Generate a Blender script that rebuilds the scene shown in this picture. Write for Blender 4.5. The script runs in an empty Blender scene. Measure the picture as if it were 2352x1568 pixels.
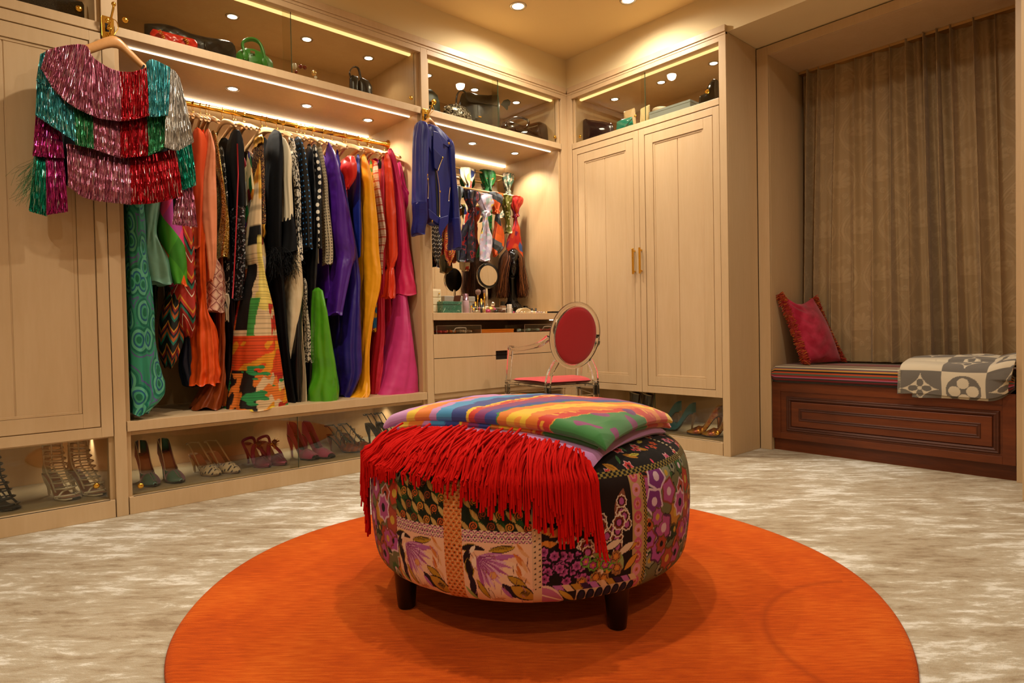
import bpy, bmesh, math, random
import numpy as np
from mathutils import Vector, Matrix
random.seed(7)
rng = np.random.default_rng(7)
SC = bpy.context.scene
COL = SC.collection
PI = math.pi

# ------------------------------------------------------------------ camera
YAW, PITCH, ROLL, FPX, CAMH = math.radians(41.812), math.radians(-1.165), math.radians(-1.110), 1437.4, 0.80
def _axes():
    cy, sy = math.cos(YAW), math.sin(YAW)
    fw = np.array([sy*math.cos(PITCH), cy*math.cos(PITCH), math.sin(PITCH)])
    ri = np.array([cy, -sy, 0.0]); up = np.cross(ri, fw)
    return ri*math.cos(ROLL)+up*math.sin(ROLL), -ri*math.sin(ROLL)+up*math.cos(ROLL), fw
RI, UP, FW = _axes()
cam_d = bpy.data.cameras.new('camera'); cam_d.sensor_width = 36; cam_d.lens = 36*FPX/2352; cam_d.clip_start = .02
cam = bpy.data.objects.new('camera', cam_d); COL.objects.link(cam); SC.camera = cam
cam.matrix_world = Matrix(((RI[0], UP[0], -FW[0], 0), (RI[1], UP[1], -FW[1], 0), (RI[2], UP[2], -FW[2], CAMH), (0, 0, 0, 1)))
# surveyed positions: a point seen at (x, y) of the 2352 x 1568 frame, on a known plane of the room
def ray(x, y): return FW + RI*((x-1176)/FPX) - UP*((y-784)/FPX)
def atY(x, y, Y): d = ray(x, y); return np.array([0, 0, CAMH]) + d*(Y/d[1])
def atX(x, y, X): d = ray(x, y); return np.array([0, 0, CAMH]) + d*(X/d[0])
def atZ(x, y, Z): d = ray(x, y); return np.array([0, 0, CAMH]) + d*((Z-CAMH)/d[2])

# ------------------------------------------------------------------ world, view, light levels
SC.view_settings.view_transform = 'Standard'; SC.view_settings.look = 'None'
SC.view_settings.gamma = 1.0; SC.view_settings.use_curve_mapping = False
SC.view_settings.exposure = 0.46
W = bpy.data.worlds.new('world'); SC.world = W; W.use_nodes = True
W.node_tree.nodes['Background'].inputs[0].default_value = (.02, .015, .01, 1)
W.node_tree.nodes['Background'].inputs[1].default_value = .3
SC.cycles.max_bounces = 7; SC.cycles.diffuse_bounces = 3; SC.cycles.glossy_bounces = 3
SC.cycles.transmission_bounces = 7; SC.cycles.transparent_max_bounces = 12
SC.cycles.sample_clamp_indirect = 4.0; SC.cycles.caustics_reflective = False; SC.cycles.caustics_refractive = False
WARM = (1.0, .89, .71)
P_CEIL, P_BAY, P_UP, P_SHOE = 58.0, 12.0, 1.7, 2.0      # watts: room downlights, open bays, glass tops, shoe bays
E_LED = 3.6                                              # LED strips
# ------------------------------------------------------------------ colour and materials
def lin(c):
    if isinstance(c, str):
        c = c.lstrip('#'); c = [int(c[i:i+2], 16) for i in (0, 2, 4)]
    c = [v/255.0 if max(c) > 1.0 else v for v in c[:3]]
    return tuple(v/12.92 if v <= .04045 else ((v+.055)/1.055)**2.4 for v in c)
MATS = {}
def newmat(name):
    m = bpy.data.materials.new(name); m.use_nodes = True
    nt = m.node_tree; b = nt.nodes['Principled BSDF']; MATS[name] = m
    return m, nt, b
def setp(b, rough=.5, metal=0, spec=.5, **k):
    b.inputs['Roughness'].default_value = rough; b.inputs['Metallic'].default_value = metal
    b.inputs['Specular IOR Level'].default_value = spec
    for n, v in k.items():
        b.inputs[{'trans': 'Transmission Weight', 'ior': 'IOR', 'coat': 'Coat Weight', 'sheen': 'Sheen Weight', 'coatr': 'Coat Roughness',
                  'sub': 'Subsurface Weight', 'alpha': 'Alpha'}[n]].default_value = v
def mat(name, col, rough=.5, metal=0, spec=.5, bump=0, bscale=200, bdist=.001, **k):
    if name in MATS: return MATS[name]
    m, nt, b = newmat(name); setp(b, rough, metal, spec, **k)
    b.inputs['Base Color'].default_value = (*lin(col), 1)
    if bump: addbump(nt, b, bump, bscale, bdist)
    return m
def addbump(nt, b, strength, scale, dist=.001, kind='ShaderNodeTexNoise', coord='Object'):
    tc = nt.nodes.new('ShaderNodeTexCoord'); t = nt.nodes.new(kind); t.inputs['Scale'].default_value = scale
    nt.links.new(tc.outputs[coord], t.inputs['Vector'])
    bp = nt.nodes.new('ShaderNodeBump'); bp.inputs['Strength'].default_value = strength; bp.inputs['Distance'].default_value = dist
    nt.links.new(t.outputs[0], bp.inputs['Height']); nt.links.new(bp.outputs[0], b.inputs['Normal'])
def emit(name, col, s):
    m, nt, b = newmat(name); nt.nodes.remove(b)
    e = nt.nodes.new('ShaderNodeEmission'); e.inputs[0].default_value = (*col, 1); e.inputs[1].default_value = s
    nt.links.new(e.outputs[0], nt.nodes['Material Output'].inputs[0]); return m
def ramp(nt, stops, mode='LINEAR'):
    r = nt.nodes.new('ShaderNodeValToRGB'); r.color_ramp.interpolation = mode
    e = r.color_ramp.elements
    while len(e) < len(stops): e.new(.5)
    for i, (p, c) in enumerate(sorted(stops, key=lambda s: s[0])):
        e[i].position = p; e[i].color = (*lin(c), 1)
    return r
def wood(name, light, dark, rough=.42, scale=(3, 3, .5), n2=22, bump=.06, amt=1.0):
    m, nt, b = newmat(name); setp(b, rough, 0, .45)
    tc = nt.nodes.new('ShaderNodeTexCoord'); mp = nt.nodes.new('ShaderNodeMapping'); mp.inputs['Scale'].default_value = scale
    nt.links.new(tc.outputs['Object'], mp.inputs[0])
    n = nt.nodes.new('ShaderNodeTexNoise'); n.inputs['Scale'].default_value = 2.2; n.inputs['Detail'].default_value = 5; n.inputs['Distortion'].default_value = .6
    f = nt.nodes.new('ShaderNodeTexNoise'); f.inputs['Scale'].default_value = n2; f.inputs['Detail'].default_value = 4
    for t in (n, f): nt.links.new(mp.outputs[0], t.inputs['Vector'])
    mx = nt.nodes.new('ShaderNodeMix'); mx.inputs[0].default_value = .4
    nt.links.new(n.outputs[0], mx.inputs[2]); nt.links.new(f.outputs[0], mx.inputs[3])
    r = ramp(nt, [(.5-.22/amt, dark), (.5+.22/amt, light)]); nt.links.new(mx.outputs[0], r.inputs[0])
    nt.links.new(r.outputs[0], b.inputs['Base Color'])
    bp = nt.nodes.new('ShaderNodeBump'); bp.inputs['Strength'].default_value = bump; bp.inputs['Distance'].default_value = .002
    nt.links.new(f.outputs[0], bp.inputs['Height']); nt.links.new(bp.outputs[0], b.inputs['Normal'])
    return m
def painted(name, rough=.85, metal=0, bump=.15, bscale=900, sheen=0, spec=.3):
    """colour comes from the mesh's own printed pattern (attribute Col)"""
    if name in MATS: return MATS[name]
    m, nt, b = newmat(name); setp(b, rough, metal, spec, sheen=sheen)
    a = nt.nodes.new('ShaderNodeAttribute'); a.attribute_name = 'Col'
    nt.links.new(a.outputs['Color'], b.inputs['Base Color'])
    if bump: addbump(nt, b, bump, bscale)
    return m
def pat(name, kind, stops, scale=(1, 1), rough=.7, metal=0, rot=0, dist=0, dscale=6, rnd=1.0, mode='CONSTANT', bump=0, sheen=0, detail=2, spec=.4, coat=0):
    """woven / printed cloth: pattern in metres along the cloth's UV"""
    if name in MATS: return MATS[name]
    m, nt, b = newmat(name); setp(b, rough, metal, spec, sheen=sheen, coat=coat)
    L = nt.links.new
    tc = nt.nodes.new('ShaderNodeTexCoord'); mp = nt.nodes.new('ShaderNodeMapping')
    mp.inputs['Scale'].default_value = (scale[0], scale[1], 1); mp.inputs['Rotation'].default_value = (0, 0, rot)
    src = tc.outputs['UV']
    if dist:
        dn = nt.nodes.new('ShaderNodeTexNoise'); dn.inputs['Scale'].default_value = dscale; L(src, dn.inputs['Vector'])
        sb = nt.nodes.new('ShaderNodeVectorMath'); sb.operation = 'SUBTRACT'; sb.inputs[1].default_value = (.5, .5, .5); L(dn.outputs['Color'], sb.inputs[0])
        sm = nt.nodes.new('ShaderNodeVectorMath'); sm.operation = 'MULTIPLY_ADD'; sm.inputs[1].default_value = (dist,)*3
        L(sb.outputs[0], sm.inputs[0]); L(src, sm.inputs[2]); src = sm.outputs[0]
    L(src, mp.inputs[0]); v = mp.outputs[0]
    if kind in ('vdist', 'vcell'):
        t = nt.nodes.new('ShaderNodeTexVoronoi'); t.voronoi_dimensions = '2D'; t.inputs['Scale'].default_value = 1; t.inputs['Randomness'].default_value = rnd
        L(v, t.inputs['Vector'])
        if kind == 'vdist': f = t.outputs['Distance']
        else:
            sp = nt.nodes.new('ShaderNodeSeparateColor'); L(t.outputs['Color'], sp.inputs[0]); f = sp.outputs[0]
    elif kind == 'noise':
        t = nt.nodes.new('ShaderNodeTexNoise'); t.inputs['Scale'].default_value = 1; t.inputs['Detail'].default_value = detail; L(v, t.inputs['Vector']); f = t.outputs[0]
    else:
        s = nt.nodes.new('ShaderNodeSeparateXYZ'); L(v, s.inputs[0])
        def mth(op, a, bb=None, **kw):
            q = nt.nodes.new('ShaderNodeMath'); q.operation = op
            for i, z in enumerate((a, bb)):
                if z is None: continue
                if isinstance(z, (int, float)): q.inputs[i].default_value = z
                else: L(z, q.inputs[i])
            return q.outputs[0]
        if kind == 'stripe': f = mth('FRACT', s.outputs[1])
        elif kind == 'zig': f = mth('FRACT', mth('ADD', s.outputs[1], mth('PINGPONG', s.outputs[0], .5)))
        elif kind == 'plaid': f = mth('MULTIPLY', mth('ADD', mth('PINGPONG', s.outputs[0], .5), mth('PINGPONG', s.outputs[1], .5)), 1.0)
        elif kind == 'diamond': f = mth('FRACT', mth('MULTIPLY', mth('ADD', mth('FLOOR', mth('ADD', s.outputs[0], s.outputs[1])), mth('MULTIPLY', mth('FLOOR', mth('SUBTRACT', s.outputs[0], s.outputs[1])), 2.37)), .618))
    r = ramp(nt, stops, mode); L(f, r.inputs[0]); L(r.outputs[0], b.inputs['Base Color'])
    if bump:
        bp = nt.nodes.new('ShaderNodeBump'); bp.inputs['Strength'].default_value = bump; bp.inputs['Distance'].default_value = .003
        L(f, bp.inputs['Height']); L(bp.outputs[0], b.inputs['Normal'])
    return m
def thin_glass(name, tint=(.93, .93, .9), ior=1.45, rough=.0):
    m, nt, b = newmat(name); nt.nodes.remove(b)
    t = nt.nodes.new('ShaderNodeBsdfTransparent'); t.inputs[0].default_value = (*tint, 1)
    g = nt.nodes.new('ShaderNodeBsdfGlossy'); g.inputs['Roughness'].default_value = rough
    lw = nt.nodes.new('ShaderNodeLayerWeight'); lw.inputs[0].default_value = .5
    pw = nt.nodes.new('ShaderNodeMath'); pw.operation = 'POWER'; pw.inputs[1].default_value = 4.5; nt.links.new(lw.outputs['Facing'], pw.inputs[0])
    f = nt.nodes.new('ShaderNodeMath'); f.operation = 'MULTIPLY_ADD'; f.inputs[1].default_value = .9; f.inputs[2].default_value = ((ior-1)/(ior+1))**2; nt.links.new(pw.outputs[0], f.inputs[0])
    mx = nt.nodes.new('ShaderNodeMixShader'); L = nt.links.new
    L(f.outputs[0], mx.inputs[0]); L(t.outputs[0], mx.inputs[1]); L(g.outputs[0], mx.inputs[2]); L(mx.outputs[0], nt.nodes['Material Output'].inputs[0])
    return m

# ------------------------------------------------------------------ mesh building
class M:
    """collects vertices, faces and UVs; .obj() links them as one mesh object"""
    def __init__(s): s.v = []; s.f = []; s.uv = {}; s.col = None; s.n = 0; s.smooth = True
    def add(s, v, f, uv=None, col=None):
        o = s.n; v = np.asarray(v, float).reshape(-1, 3); s.v.append(v); s.n += len(v)
        if isinstance(f, np.ndarray): f = f.tolist()
        s.f += [[i+o for i in q] for q in f] if o else list(f)
        if uv is not None: s.uv[o] = np.asarray(uv, float)
        if col is not None:
            if s.col is None: s.col = {}
            s.col[o] = np.asarray(col, float)
        return s
    def box(s, a, b):
        (x0, y0, z0), (x1, y1, z1) = [min(p, q) for p, q in zip(a, b)], [max(p, q) for p, q in zip(a, b)]
        v = [(x0, y0, z0), (x1, y0, z0), (x1, y1, z0), (x0, y1, z0), (x0, y0, z1), (x1, y0, z1), (x1, y1, z1), (x0, y1, z1)]
        return s.add(v, [(3, 2, 1, 0), (4, 5, 6, 7), (0, 1, 5, 4), (1, 2, 6, 5), (2, 3, 7, 6), (3, 0, 4, 7)])
    def grid(s, P, cu=False, cv=False, uv=None, col=None):
        """P[i, j] points; cu / cv close the first / second direction"""
        nu, nv = P.shape[:2]; I = np.arange(nu*nv).reshape(nu, nv)
        A = np.concatenate([I, I[:1]], 0) if cu else I
        A = np.concatenate([A, A[:, :1]], 1) if cv else A
        q = np.stack([A[:-1, :-1], A[1:, :-1], A[1:, 1:], A[:-1, 1:]], -1).reshape(-1, 4)
        return s.add(P.reshape(-1, 3), q, None if uv is None else uv.reshape(-1, 2), None if col is None else col.reshape(-1, 3))
    def tube(s, pts, r, n=8, caps=True, flat=None):
        P = np.asarray(pts, float); k = len(P); r = np.full(k, r) if np.isscalar(r) else np.asarray(r, float)
        T = np.gradient(P, axis=0); T /= np.linalg.norm(T, axis=1)[:, None]+1e-12
        a = np.array([0, 0, 1.0]) if abs(T[0][2]) < .9 else np.array([1.0, 0, 0])
        N = np.cross(T[0], a); N /= np.linalg.norm(N); out = []; th = np.arange(n)*2*PI/n
        for i in range(k):
            N = N-T[i]*(N@T[i]); N /= np.linalg.norm(N)+1e-12; B = np.cross(T[i], N)
            f2 = 1 if flat is None else flat
            out.append(P[i]+r[i]*(np.cos(th)[:, None]*N+f2*np.sin(th)[:, None]*B))
        G = np.array(out); o = s.n
        s.grid(G, cv=True)
        if caps: s.f += [[o+i for i in range(n)][::-1], [o+(k-1)*n+i for i in range(n)]]
        return s
    def lathe(s, prof, n=24, c=(0, 0, 0), caps=True, ax='z'):
        th = np.arange(n)*2*PI/n; P = np.array([[(r*math.cos(t), r*math.sin(t), z) for t in th] for r, z in prof])
        if ax == 'y': P = P[..., [0, 2, 1]]*np.array([1, 1, 1])
        if ax == 'x': P = P[..., [2, 0, 1]]
        P = P+np.array(c); o = s.n; k = len(prof); s.grid(P, cv=True)
        if caps: s.f += [[o+i for i in range(n)][::-1], [o+(k-1)*n+i for i in range(n)]]
        return s
    def ball(s, c, r, n=12, m=8):
        r = np.array(r if hasattr(r, '__len__') else (r, r, r)); th = np.arange(n)*2*PI/n; ph = np.linspace(-PI/2, PI/2, m+1)[1:-1]
        P = np.array([[(math.cos(p)*math.cos(t), math.cos(p)*math.sin(t), math.sin(p)) for t in th] for p in ph])*r+np.array(c)
        o = s.n; s.grid(P, cv=True); k = len(ph); s.add([np.array(c)-[0, 0, r[2]], np.array(c)+[0, 0, r[2]]], [])
        b, t = o+k*n, o+k*n+1
        s.f += [[b, o+(i+1) % n, o+i] for i in range(n)]+[[t, o+(k-1)*n+i, o+(k-1)*n+(i+1) % n] for i in range(n)]
        return s
    def prism(s, poly, h0, h1, ax='z'):
        """extrude a 2-D outline; ax names the extrusion axis"""
        n = len(poly); mk = {'z': lambda p, h: (p[0], p[1], h), 'y': lambda p, h: (p[0], h, p[1]), 'x': lambda p, h: (h, p[0], p[1])}[ax]
        v = [mk(p, h0) for p in poly]+[mk(p, h1) for p in poly]
        return s.add(v, [list(range(n))[::-1], list(range(n, 2*n))]+[[i, (i+1) % n, n+(i+1) % n, n+i] for i in range(n)])
    def ribbon(s, pts, wdir, w):
        P = np.asarray(pts, float); d = np.asarray(wdir, float)*w/2
        return s.grid(np.stack([P-d, P+d], 1))
    def xf(s, mtx):
        A = np.array(mtx); s.v = [v@A[:3, :3].T+A[:3, 3] for v in s.v]; return s
    def obj(s, name, m, parent=None, world=False, smooth=True, bevel=0, sub=0, solid=0, label=None, kind=None, fix=False):
        V = np.concatenate(s.v) if s.v else np.zeros((0, 3))
        if world and parent is not None:
            p = parent
            while p is not None: V = V-np.array(p.location); p = p.parent
        me = bpy.data.meshes.new(name); me.from_pydata(V.tolist(), [], s.f)
        if s.uv:
            U = np.zeros((s.n, 2))
            for o, a in s.uv.items(): U[o:o+len(a)] = a
            lay = me.uv_layers.new(name='UVMap'); li = np.zeros(len(me.loops), np.int32); me.loops.foreach_get('vertex_index', li)
            lay.data.foreach_set('uv', U[li].astype(np.float32).ravel())
        if s.col:
            C = np.ones((s.n, 4), np.float32)
            for o, a in s.col.items(): C[o:o+len(a), :3] = a
            ca = me.color_attributes.new('Col', 'FLOAT_COLOR', 'POINT'); ca.data.foreach_set('color', C.ravel())
        if fix or not smooth:
            bm = bmesh.new(); bm.from_mesh(me); bmesh.ops.recalc_face_normals(bm, faces=bm.faces); bm.to_mesh(me); bm.free()
        me.polygons.foreach_set('use_smooth', [bool(smooth)]*len(me.polygons))
        if isinstance(m, str): m = MATS[m]
        me.materials.append(m); me.update()
        o = bpy.data.objects.new(name, me); COL.objects.link(o); o.parent = parent
        if bevel: b = o.modifiers.new('edge', 'BEVEL'); b.width = bevel; b.segments = 2; b.limit_method = 'ANGLE'
        if solid: q = o.modifiers.new('thick', 'SOLIDIFY'); q.thickness = solid; q.offset = 0
        if sub: u = o.modifiers.new('round', 'SUBSURF'); u.levels = sub; u.render_levels = sub
        if label: o['label'] = label
        if kind: o['kind'] = kind
        return o
def tag(o, label, cat, group=None, kind=None):
    o['label'] = label; o['category'] = cat
    if group: o['group'] = group
    if kind: o['kind'] = kind
    return o
def thing(name, label, cat, loc=(0, 0, 0), rz=0, group=None):
    o = bpy.data.objects.new(name, None); COL.objects.link(o); o.empty_display_size = .05
    o.location = loc; o.rotation_euler = (0, 0, rz)
    return tag(o, label, cat, group)
def struct(o, label, cat='structure'):
    o['label'] = label; o['kind'] = 'structure'; return o
def copy_tree(o, parent=None):
    c = o.copy(); COL.objects.link(c); c.parent = parent
    for ch in list(o.children): copy_tree(ch, c)
    return c
def curve(pts, n=24):
    """smooth path through points (Catmull-Rom)"""
    P = np.asarray(pts, float); P = np.concatenate([[2*P[0]-P[1]], P, [2*P[-1]-P[-2]]]); out = []
    k = len(P)-3
    for t in np.linspace(0, k-1e-9, n):
        i = int(t); f = t-i; a, b, c, d = P[i:i+4]
        out.append(.5*((2*b)+(c-a)*f+(2*a-5*b+4*c-d)*f*f+(3*b-a-3*c+d)*f**3))
    return np.array(out)
def wnoise(shape, u, v, seed=0, oct=3):
    """cheap smooth value noise from sines"""
    r = np.random.default_rng(seed); o = 0; amp = 1; fr = 1
    for _ in range(oct):
        for _ in range(3):
            a = r.uniform(0, 2*PI); p = r.uniform(0, 2*PI); k = r.uniform(.6, 1.4)*fr
            o = o+amp*np.sin(k*(u*math.cos(a)+v*math.sin(a))*2*PI+p)/3
        amp *= .5; fr *= 2
    return o
# common materials
wood('maple', '#d3b58e', '#c8a87f', rough=.40, scale=(4, 4, .45), n2=16, bump=.03)
wood('maple_inside', '#ceae84', '#c2a074', rough=.42, scale=(4, 4, .45), n2=16, bump=.03)
wood('mahogany', '#7a3a16', '#4c1f0a', rough=.38, scale=(3, .6, 5), n2=14, bump=.05)
wood('hanger_wood', '#d9a066', '#c88a4e', rough=.35, scale=(3, 3, 3), bump=.02)
wood('hanger_pale', '#e3c08e', '#d7ae7a', rough=.4, scale=(3, 3, 3), bump=.02)
mat('brass', '#d9a441', .22, 1); mat('brass_pale', '#e3c187', .3, 1); mat('gold', '#e6b64c', .2, 1); mat('chrome', '#d8d4cc', .08, 1); mat('silver', '#c9c6c0', .25, 1)
mat('wall_paint', '#ecd6a8', .75, bump=.05, bscale=500); mat('ceiling_paint', '#e9cd94', .8, bump=.05, bscale=400)
mat('black', '#0b0a0a', .5); mat('black_gloss', '#080707', .12, spec=.6); mat('black_leather', '#0d0c0c', .3, bump=.3, bscale=160)
mat('white', '#e9e4da', .5); mat('cream', '#e6d6b4', .5)
thin_glass('pane', (.93, .92, .87), 1.45); thin_glass('acrylic', (.96, .95, .94), 1.4)
mat('mirror', '#f2efe8', .0, 1)
emit('led', (1.0, .80, .52), E_LED); emit('lens', (1.0, .9, .74), 26.0)
def downlight(name, label, p, power, r=.03, size=2.3, blend=.55, group=None):
    """recessed spotlight: trim ring, glowing lens and its lamp"""
    t = thing(name, label, 'spotlight', p, 0, group)
    M().lathe([(r*.78, -.001), (r*.86, -.004), (r*1.12, -.004), (r*1.2, 0), (r*.78, 0)], 24, caps=False).obj('trim_ring', 'silver', t)
    M().lathe([(r*.78, -.002), (r*.5, -.0035), (.0005, -.004)], 24).obj('lens', 'lens', t)
    L = bpy.data.lights.new('lamp', 'SPOT'); L.energy = power; L.color = WARM; L.spot_size = size; L.spot_blend = blend; L.shadow_soft_size = r*.7
    o = bpy.data.objects.new('lamp', L); COL.objects.link(o); o.parent = t; o.location = (0, 0, -.012)
    return t
# ================================================================== ROOM SHELL
YA, XB, ZC = 3.23, 3.485, 2.815            # cabinet front planes of the two walls, ceiling height
# carpet
m, nt, b = newmat('carpet'); setp(b, .95, 0, .15, sheen=.15); L = nt.links.new
tc = nt.nodes.new('ShaderNodeTexCoord'); mp = nt.nodes.new('ShaderNodeMapping'); mp.vector_type = 'TEXTURE'; mp.inputs['Rotation'].default_value = (0, 0, math.radians(-44)); mp.inputs['Scale'].default_value = (1/3.6, 1/12.5, 1)
L(tc.outputs['Object'], mp.inputs[0])
n1 = nt.nodes.new('ShaderNodeTexNoise'); n1.inputs['Scale'].default_value = 1.5; n1.inputs['Detail'].default_value = 10; n1.inputs['Roughness'].default_value = .76; n1.inputs['Distortion'].default_value = .25
n2 = nt.nodes.new('ShaderNodeTexNoise'); n2.inputs['Scale'].default_value = 1.9; n2.inputs['Detail'].default_value = 4
n3 = nt.nodes.new('ShaderNodeTexNoise'); n3.inputs['Scale'].default_value = 320; n3.inputs['Detail'].default_value = 2
L(mp.outputs[0], n1.inputs['Vector']); L(tc.outputs['Object'], n2.inputs['Vector']); L(tc.outputs['Object'], n3.inputs['Vector'])
mx = nt.nodes.new('ShaderNodeMix'); mx.inputs[0].default_value = .33; L(n1.outputs[0], mx.inputs[2]); L(n2.outputs[0], mx.inputs[3])
r = ramp(nt, [(.40, '#a08a6e'), (.46, '#bba98e'), (.525, '#cabda6'), (.56, '#ece5d8'), (.62, '#fcf9f2')]); L(mx.outputs[0], r.inputs[0])
ml = nt.nodes.new('ShaderNodeMix'); ml.data_type = 'RGBA'; ml.blend_type = 'MULTIPLY'; ml.inputs[0].default_value = .22
L(r.outputs[0], ml.inputs[6]); L(n3.outputs[0], ml.inputs[7]); L(ml.outputs[2], b.inputs['Base Color'])
bp = nt.nodes.new('ShaderNodeBump'); bp.inputs['Strength'].default_value = .5; bp.inputs['Distance'].default_value = .006
L(n3.outputs[0], bp.inputs['Height']); L(bp.outputs[0], b.inputs['Normal'])

X0, X1, Y0, Y1 = -2.3, 4.45, -2.3, 3.92
struct(M().box((X0, Y0, -.05), (X1, Y1, 0)).obj('floor', 'carpet', smooth=False), 'beige and ivory distressed carpet')
struct(M().box((X0, Y0, ZC), (X1, Y1, ZC+.05)).obj('ceiling', 'ceiling_paint', smooth=False), 'warm ochre painted ceiling')
struct(M().box((X0, Y1, 0), (X1, Y1+.05, ZC)).box((X0, YA+.02, 2.55), (X1, Y1, ZC)).obj('wall_back', 'wall_paint', smooth=False), 'cream wall above the long run of wardrobes')
struct(M().box((X1, Y0, 0), (X1+.05, Y1, ZC)).box((XB+.02, Y0, 2.55), (X1, Y1, ZC)).obj('wall_right', 'wall_paint', smooth=False), 'cream bulkhead wall over the tall cupboard and window seat')
struct(M().box((X0-.05, Y0, 0), (X0, Y1, ZC)).obj('wall_left', 'wall_paint', smooth=False), 'cream side wall behind the viewpoint')
struct(M().box((X0, Y0-.05, 0), (X1, Y0, ZC)).obj('wall_front', 'wall_paint', smooth=False), 'cream wall behind the viewpoint')

# ================================================================== BUILT-IN CABINETS
def fA(u, d, z): return (u, YA+d, z)          # long wall: u = x
def fB(u, d, z): return (XB+d, -u, z)         # right wall: u = -y
def fbox(m, F, u0, u1, d0, d1, z0, z1): return m.box(F(u0, d0, z0), F(u1, d1, z1))
def fring(m, F, u0, u1, z0, z1, w, d0, d1):
    fbox(m, F, u0, u0+w, d0, d1, z0, z1); fbox(m, F, u1-w, u1, d0, d1, z0, z1)
    fbox(m, F, u0+w, u1-w, d0, d1, z0, z0+w); fbox(m, F, u0+w, u1-w, d0, d1, z1-w, z1); return m
DEP = .64
def part(unit, name, F, *q, mt='maple', bevel=.0015, label=None):
    return fbox(M(), F, *q).obj(name, mt, unit, True, False, bevel, label=label)
def carcass(unit, F, u0, u1, zs=(0, 2.53), sides=(1, 1)):
    for k, u in enumerate((u0, u1-.02)):
        if sides[k]: part(unit, 'side_panel', F, u, u+.02, .02, DEP, zs[0], zs[1], mt='maple_inside')
    part(unit, 'back_panel', F, u0+.02, u1-.02, DEP-.012, DEP, zs[0], zs[1], mt='maple_inside', bevel=0)
def glass_bay(unit, F, u0, u1, z0, z1, split, d=.03, knobs=(), tex='pane'):
    """two sliding panes, one behind the other, with round pulls"""
    a = fbox(M(), F, u0, split+.02, d, d+.006, z0, z1).obj('glass_pane', tex, unit, True, False)
    c = fbox(M(), F, split-.02, u1, d+.012, d+.018, z0, z1).obj('glass_pane', tex, unit, True, False)
    for k, (u, z) in enumerate(knobs):
        p = a if u < split else c; q = M(); e = d if u < split else d+.012
        g = []
        for rr, dd in ((.0001, -.016), (.007, -.016), (.0125, -.012), (.0125, -.007), (.006, -.003), (.006, 0.0)):
            g.append([F(u+rr*math.cos(t), e+dd, z+rr*math.sin(t)) for t in np.arange(16)*2*PI/16])
        q.grid(np.array(g), cv=True).obj('knob', 'gold', p, True, fix=True)
    # polished pane edge
    fbox(M(), F, split+.0195, split+.021, d-.0005, d+.0065, z0, z1).obj('pane_edge', 'glass_edge', a, True, False)
mat('glass_edge', '#3b4a34', .2); mat('shelf_felt', '#a08d6c', .95); mat('gap_shade', '#140b06', .9)  # last one: near-black colour standing in for shade inside slots and gaps
def panel_door(unit, F, u0, u1, z0, z1, handle=None, hpull=None):
    """frame-and-panel door: flat edge, bead, frame, two recessed boards"""
    bd, fw = .048, .062
    m = M(); fbox(m, F, u0, u1, .012, .022, z0, z1)
    fring(m, F, u0, u1, z0, z1, bd-.004, 0, .012)
    fring(m, F, u0+bd, u1-bd, z0+bd, z1-bd, fw, .002, .012)
    fring(m, F, u0+bd+fw+.001, u1-bd-fw-.001, z0+bd+fw+.001, z1-bd-fw-.001, .012, .0065, .012)
    dr = m.obj('door', 'maple', unit, True, False, .0012)
    i0, i1, j0, j1 = u0+bd+fw+.004, u1-bd-fw-.004, z0+bd+fw+.004, z1-bd-fw-.004
    mid = (i0+i1)/2
    fbox(M(), F, i0, mid-.0025, .009, .0125, j0, j1).obj('plank', 'maple', dr, True, False, .0012)
    fbox(M(), F, mid+.0025, i1, .009, .0125, j0, j1).obj('plank', 'maple', dr, True, False, .0012)
    if handle is not None:
        hm = M(); hz0, hz1 = 1.155, 1.33
        fbox(hm, F, handle-.006, handle+.006, -.03, -.018, hz0, hz1)
        for zz in (hz0+.012, hz1-.024): fbox(hm, F, handle-.005, handle+.005, -.02, 0, zz, zz+.012)
        hm.obj('handle', 'gold', dr, True, False, .002, label='slim brass bar handle')
    return dr
def shoe_bay(unit, F, u0, u1, split, knobs):
    part(unit, 'kick_board', F, u0+.004, u1-.004, 0, .018, 0, .078)
    part(unit, 'shoe_shelf', F, u0+.02, u1-.02, .002, DEP-.012, .062, .078)
    part(unit, 'shelf_liner', F, u0+.02, u1-.02, .05, DEP-.014, .078, .082, mt='shelf_felt', bevel=0)
    glass_bay(unit, F, u0+.02, u1-.02, .079, .352, split, knobs=knobs)
    part(unit, 'bay_ceiling', F, u0+.02, u1-.02, .03, DEP-.012, .352, .368, mt='maple_inside')
def top_bay(unit, F, u0, u1, split, knobs, led0=None):
    part(unit, 'shelf', F, u0+.004, u1-.004, 0, DEP-.012, 2.128, 2.169)
    part(unit, 'rail', F, u0, u1, 0, .02, 2.502, 2.532)
    part(unit, 'top_panel', F, u0+.02, u1-.02, .02, DEP-.012, 2.505, 2.53, mt='maple_inside')
    part(unit, 'led_channel', F, u0+.03, u1-.03, .062, .082, 2.494, 2.5049, mt='led_amber', bevel=0, label='glowing LED strip')
    part(unit, 'led_channel', F, u0+.03, u1-.03, DEP-.03, DEP-.02, 2.1691, 2.176, mt='led_soft', bevel=0, label='soft LED strip at the back of the shelf')
    glass_bay(unit, F, u0+.02, u1-.02, 2.1695, 2.502, split, knobs=knobs)
emit('led_amber', (1.0,.66,.26), 1.3)
emit('led_soft', (1.0,.7,.32), E_LED*.3)
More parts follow.
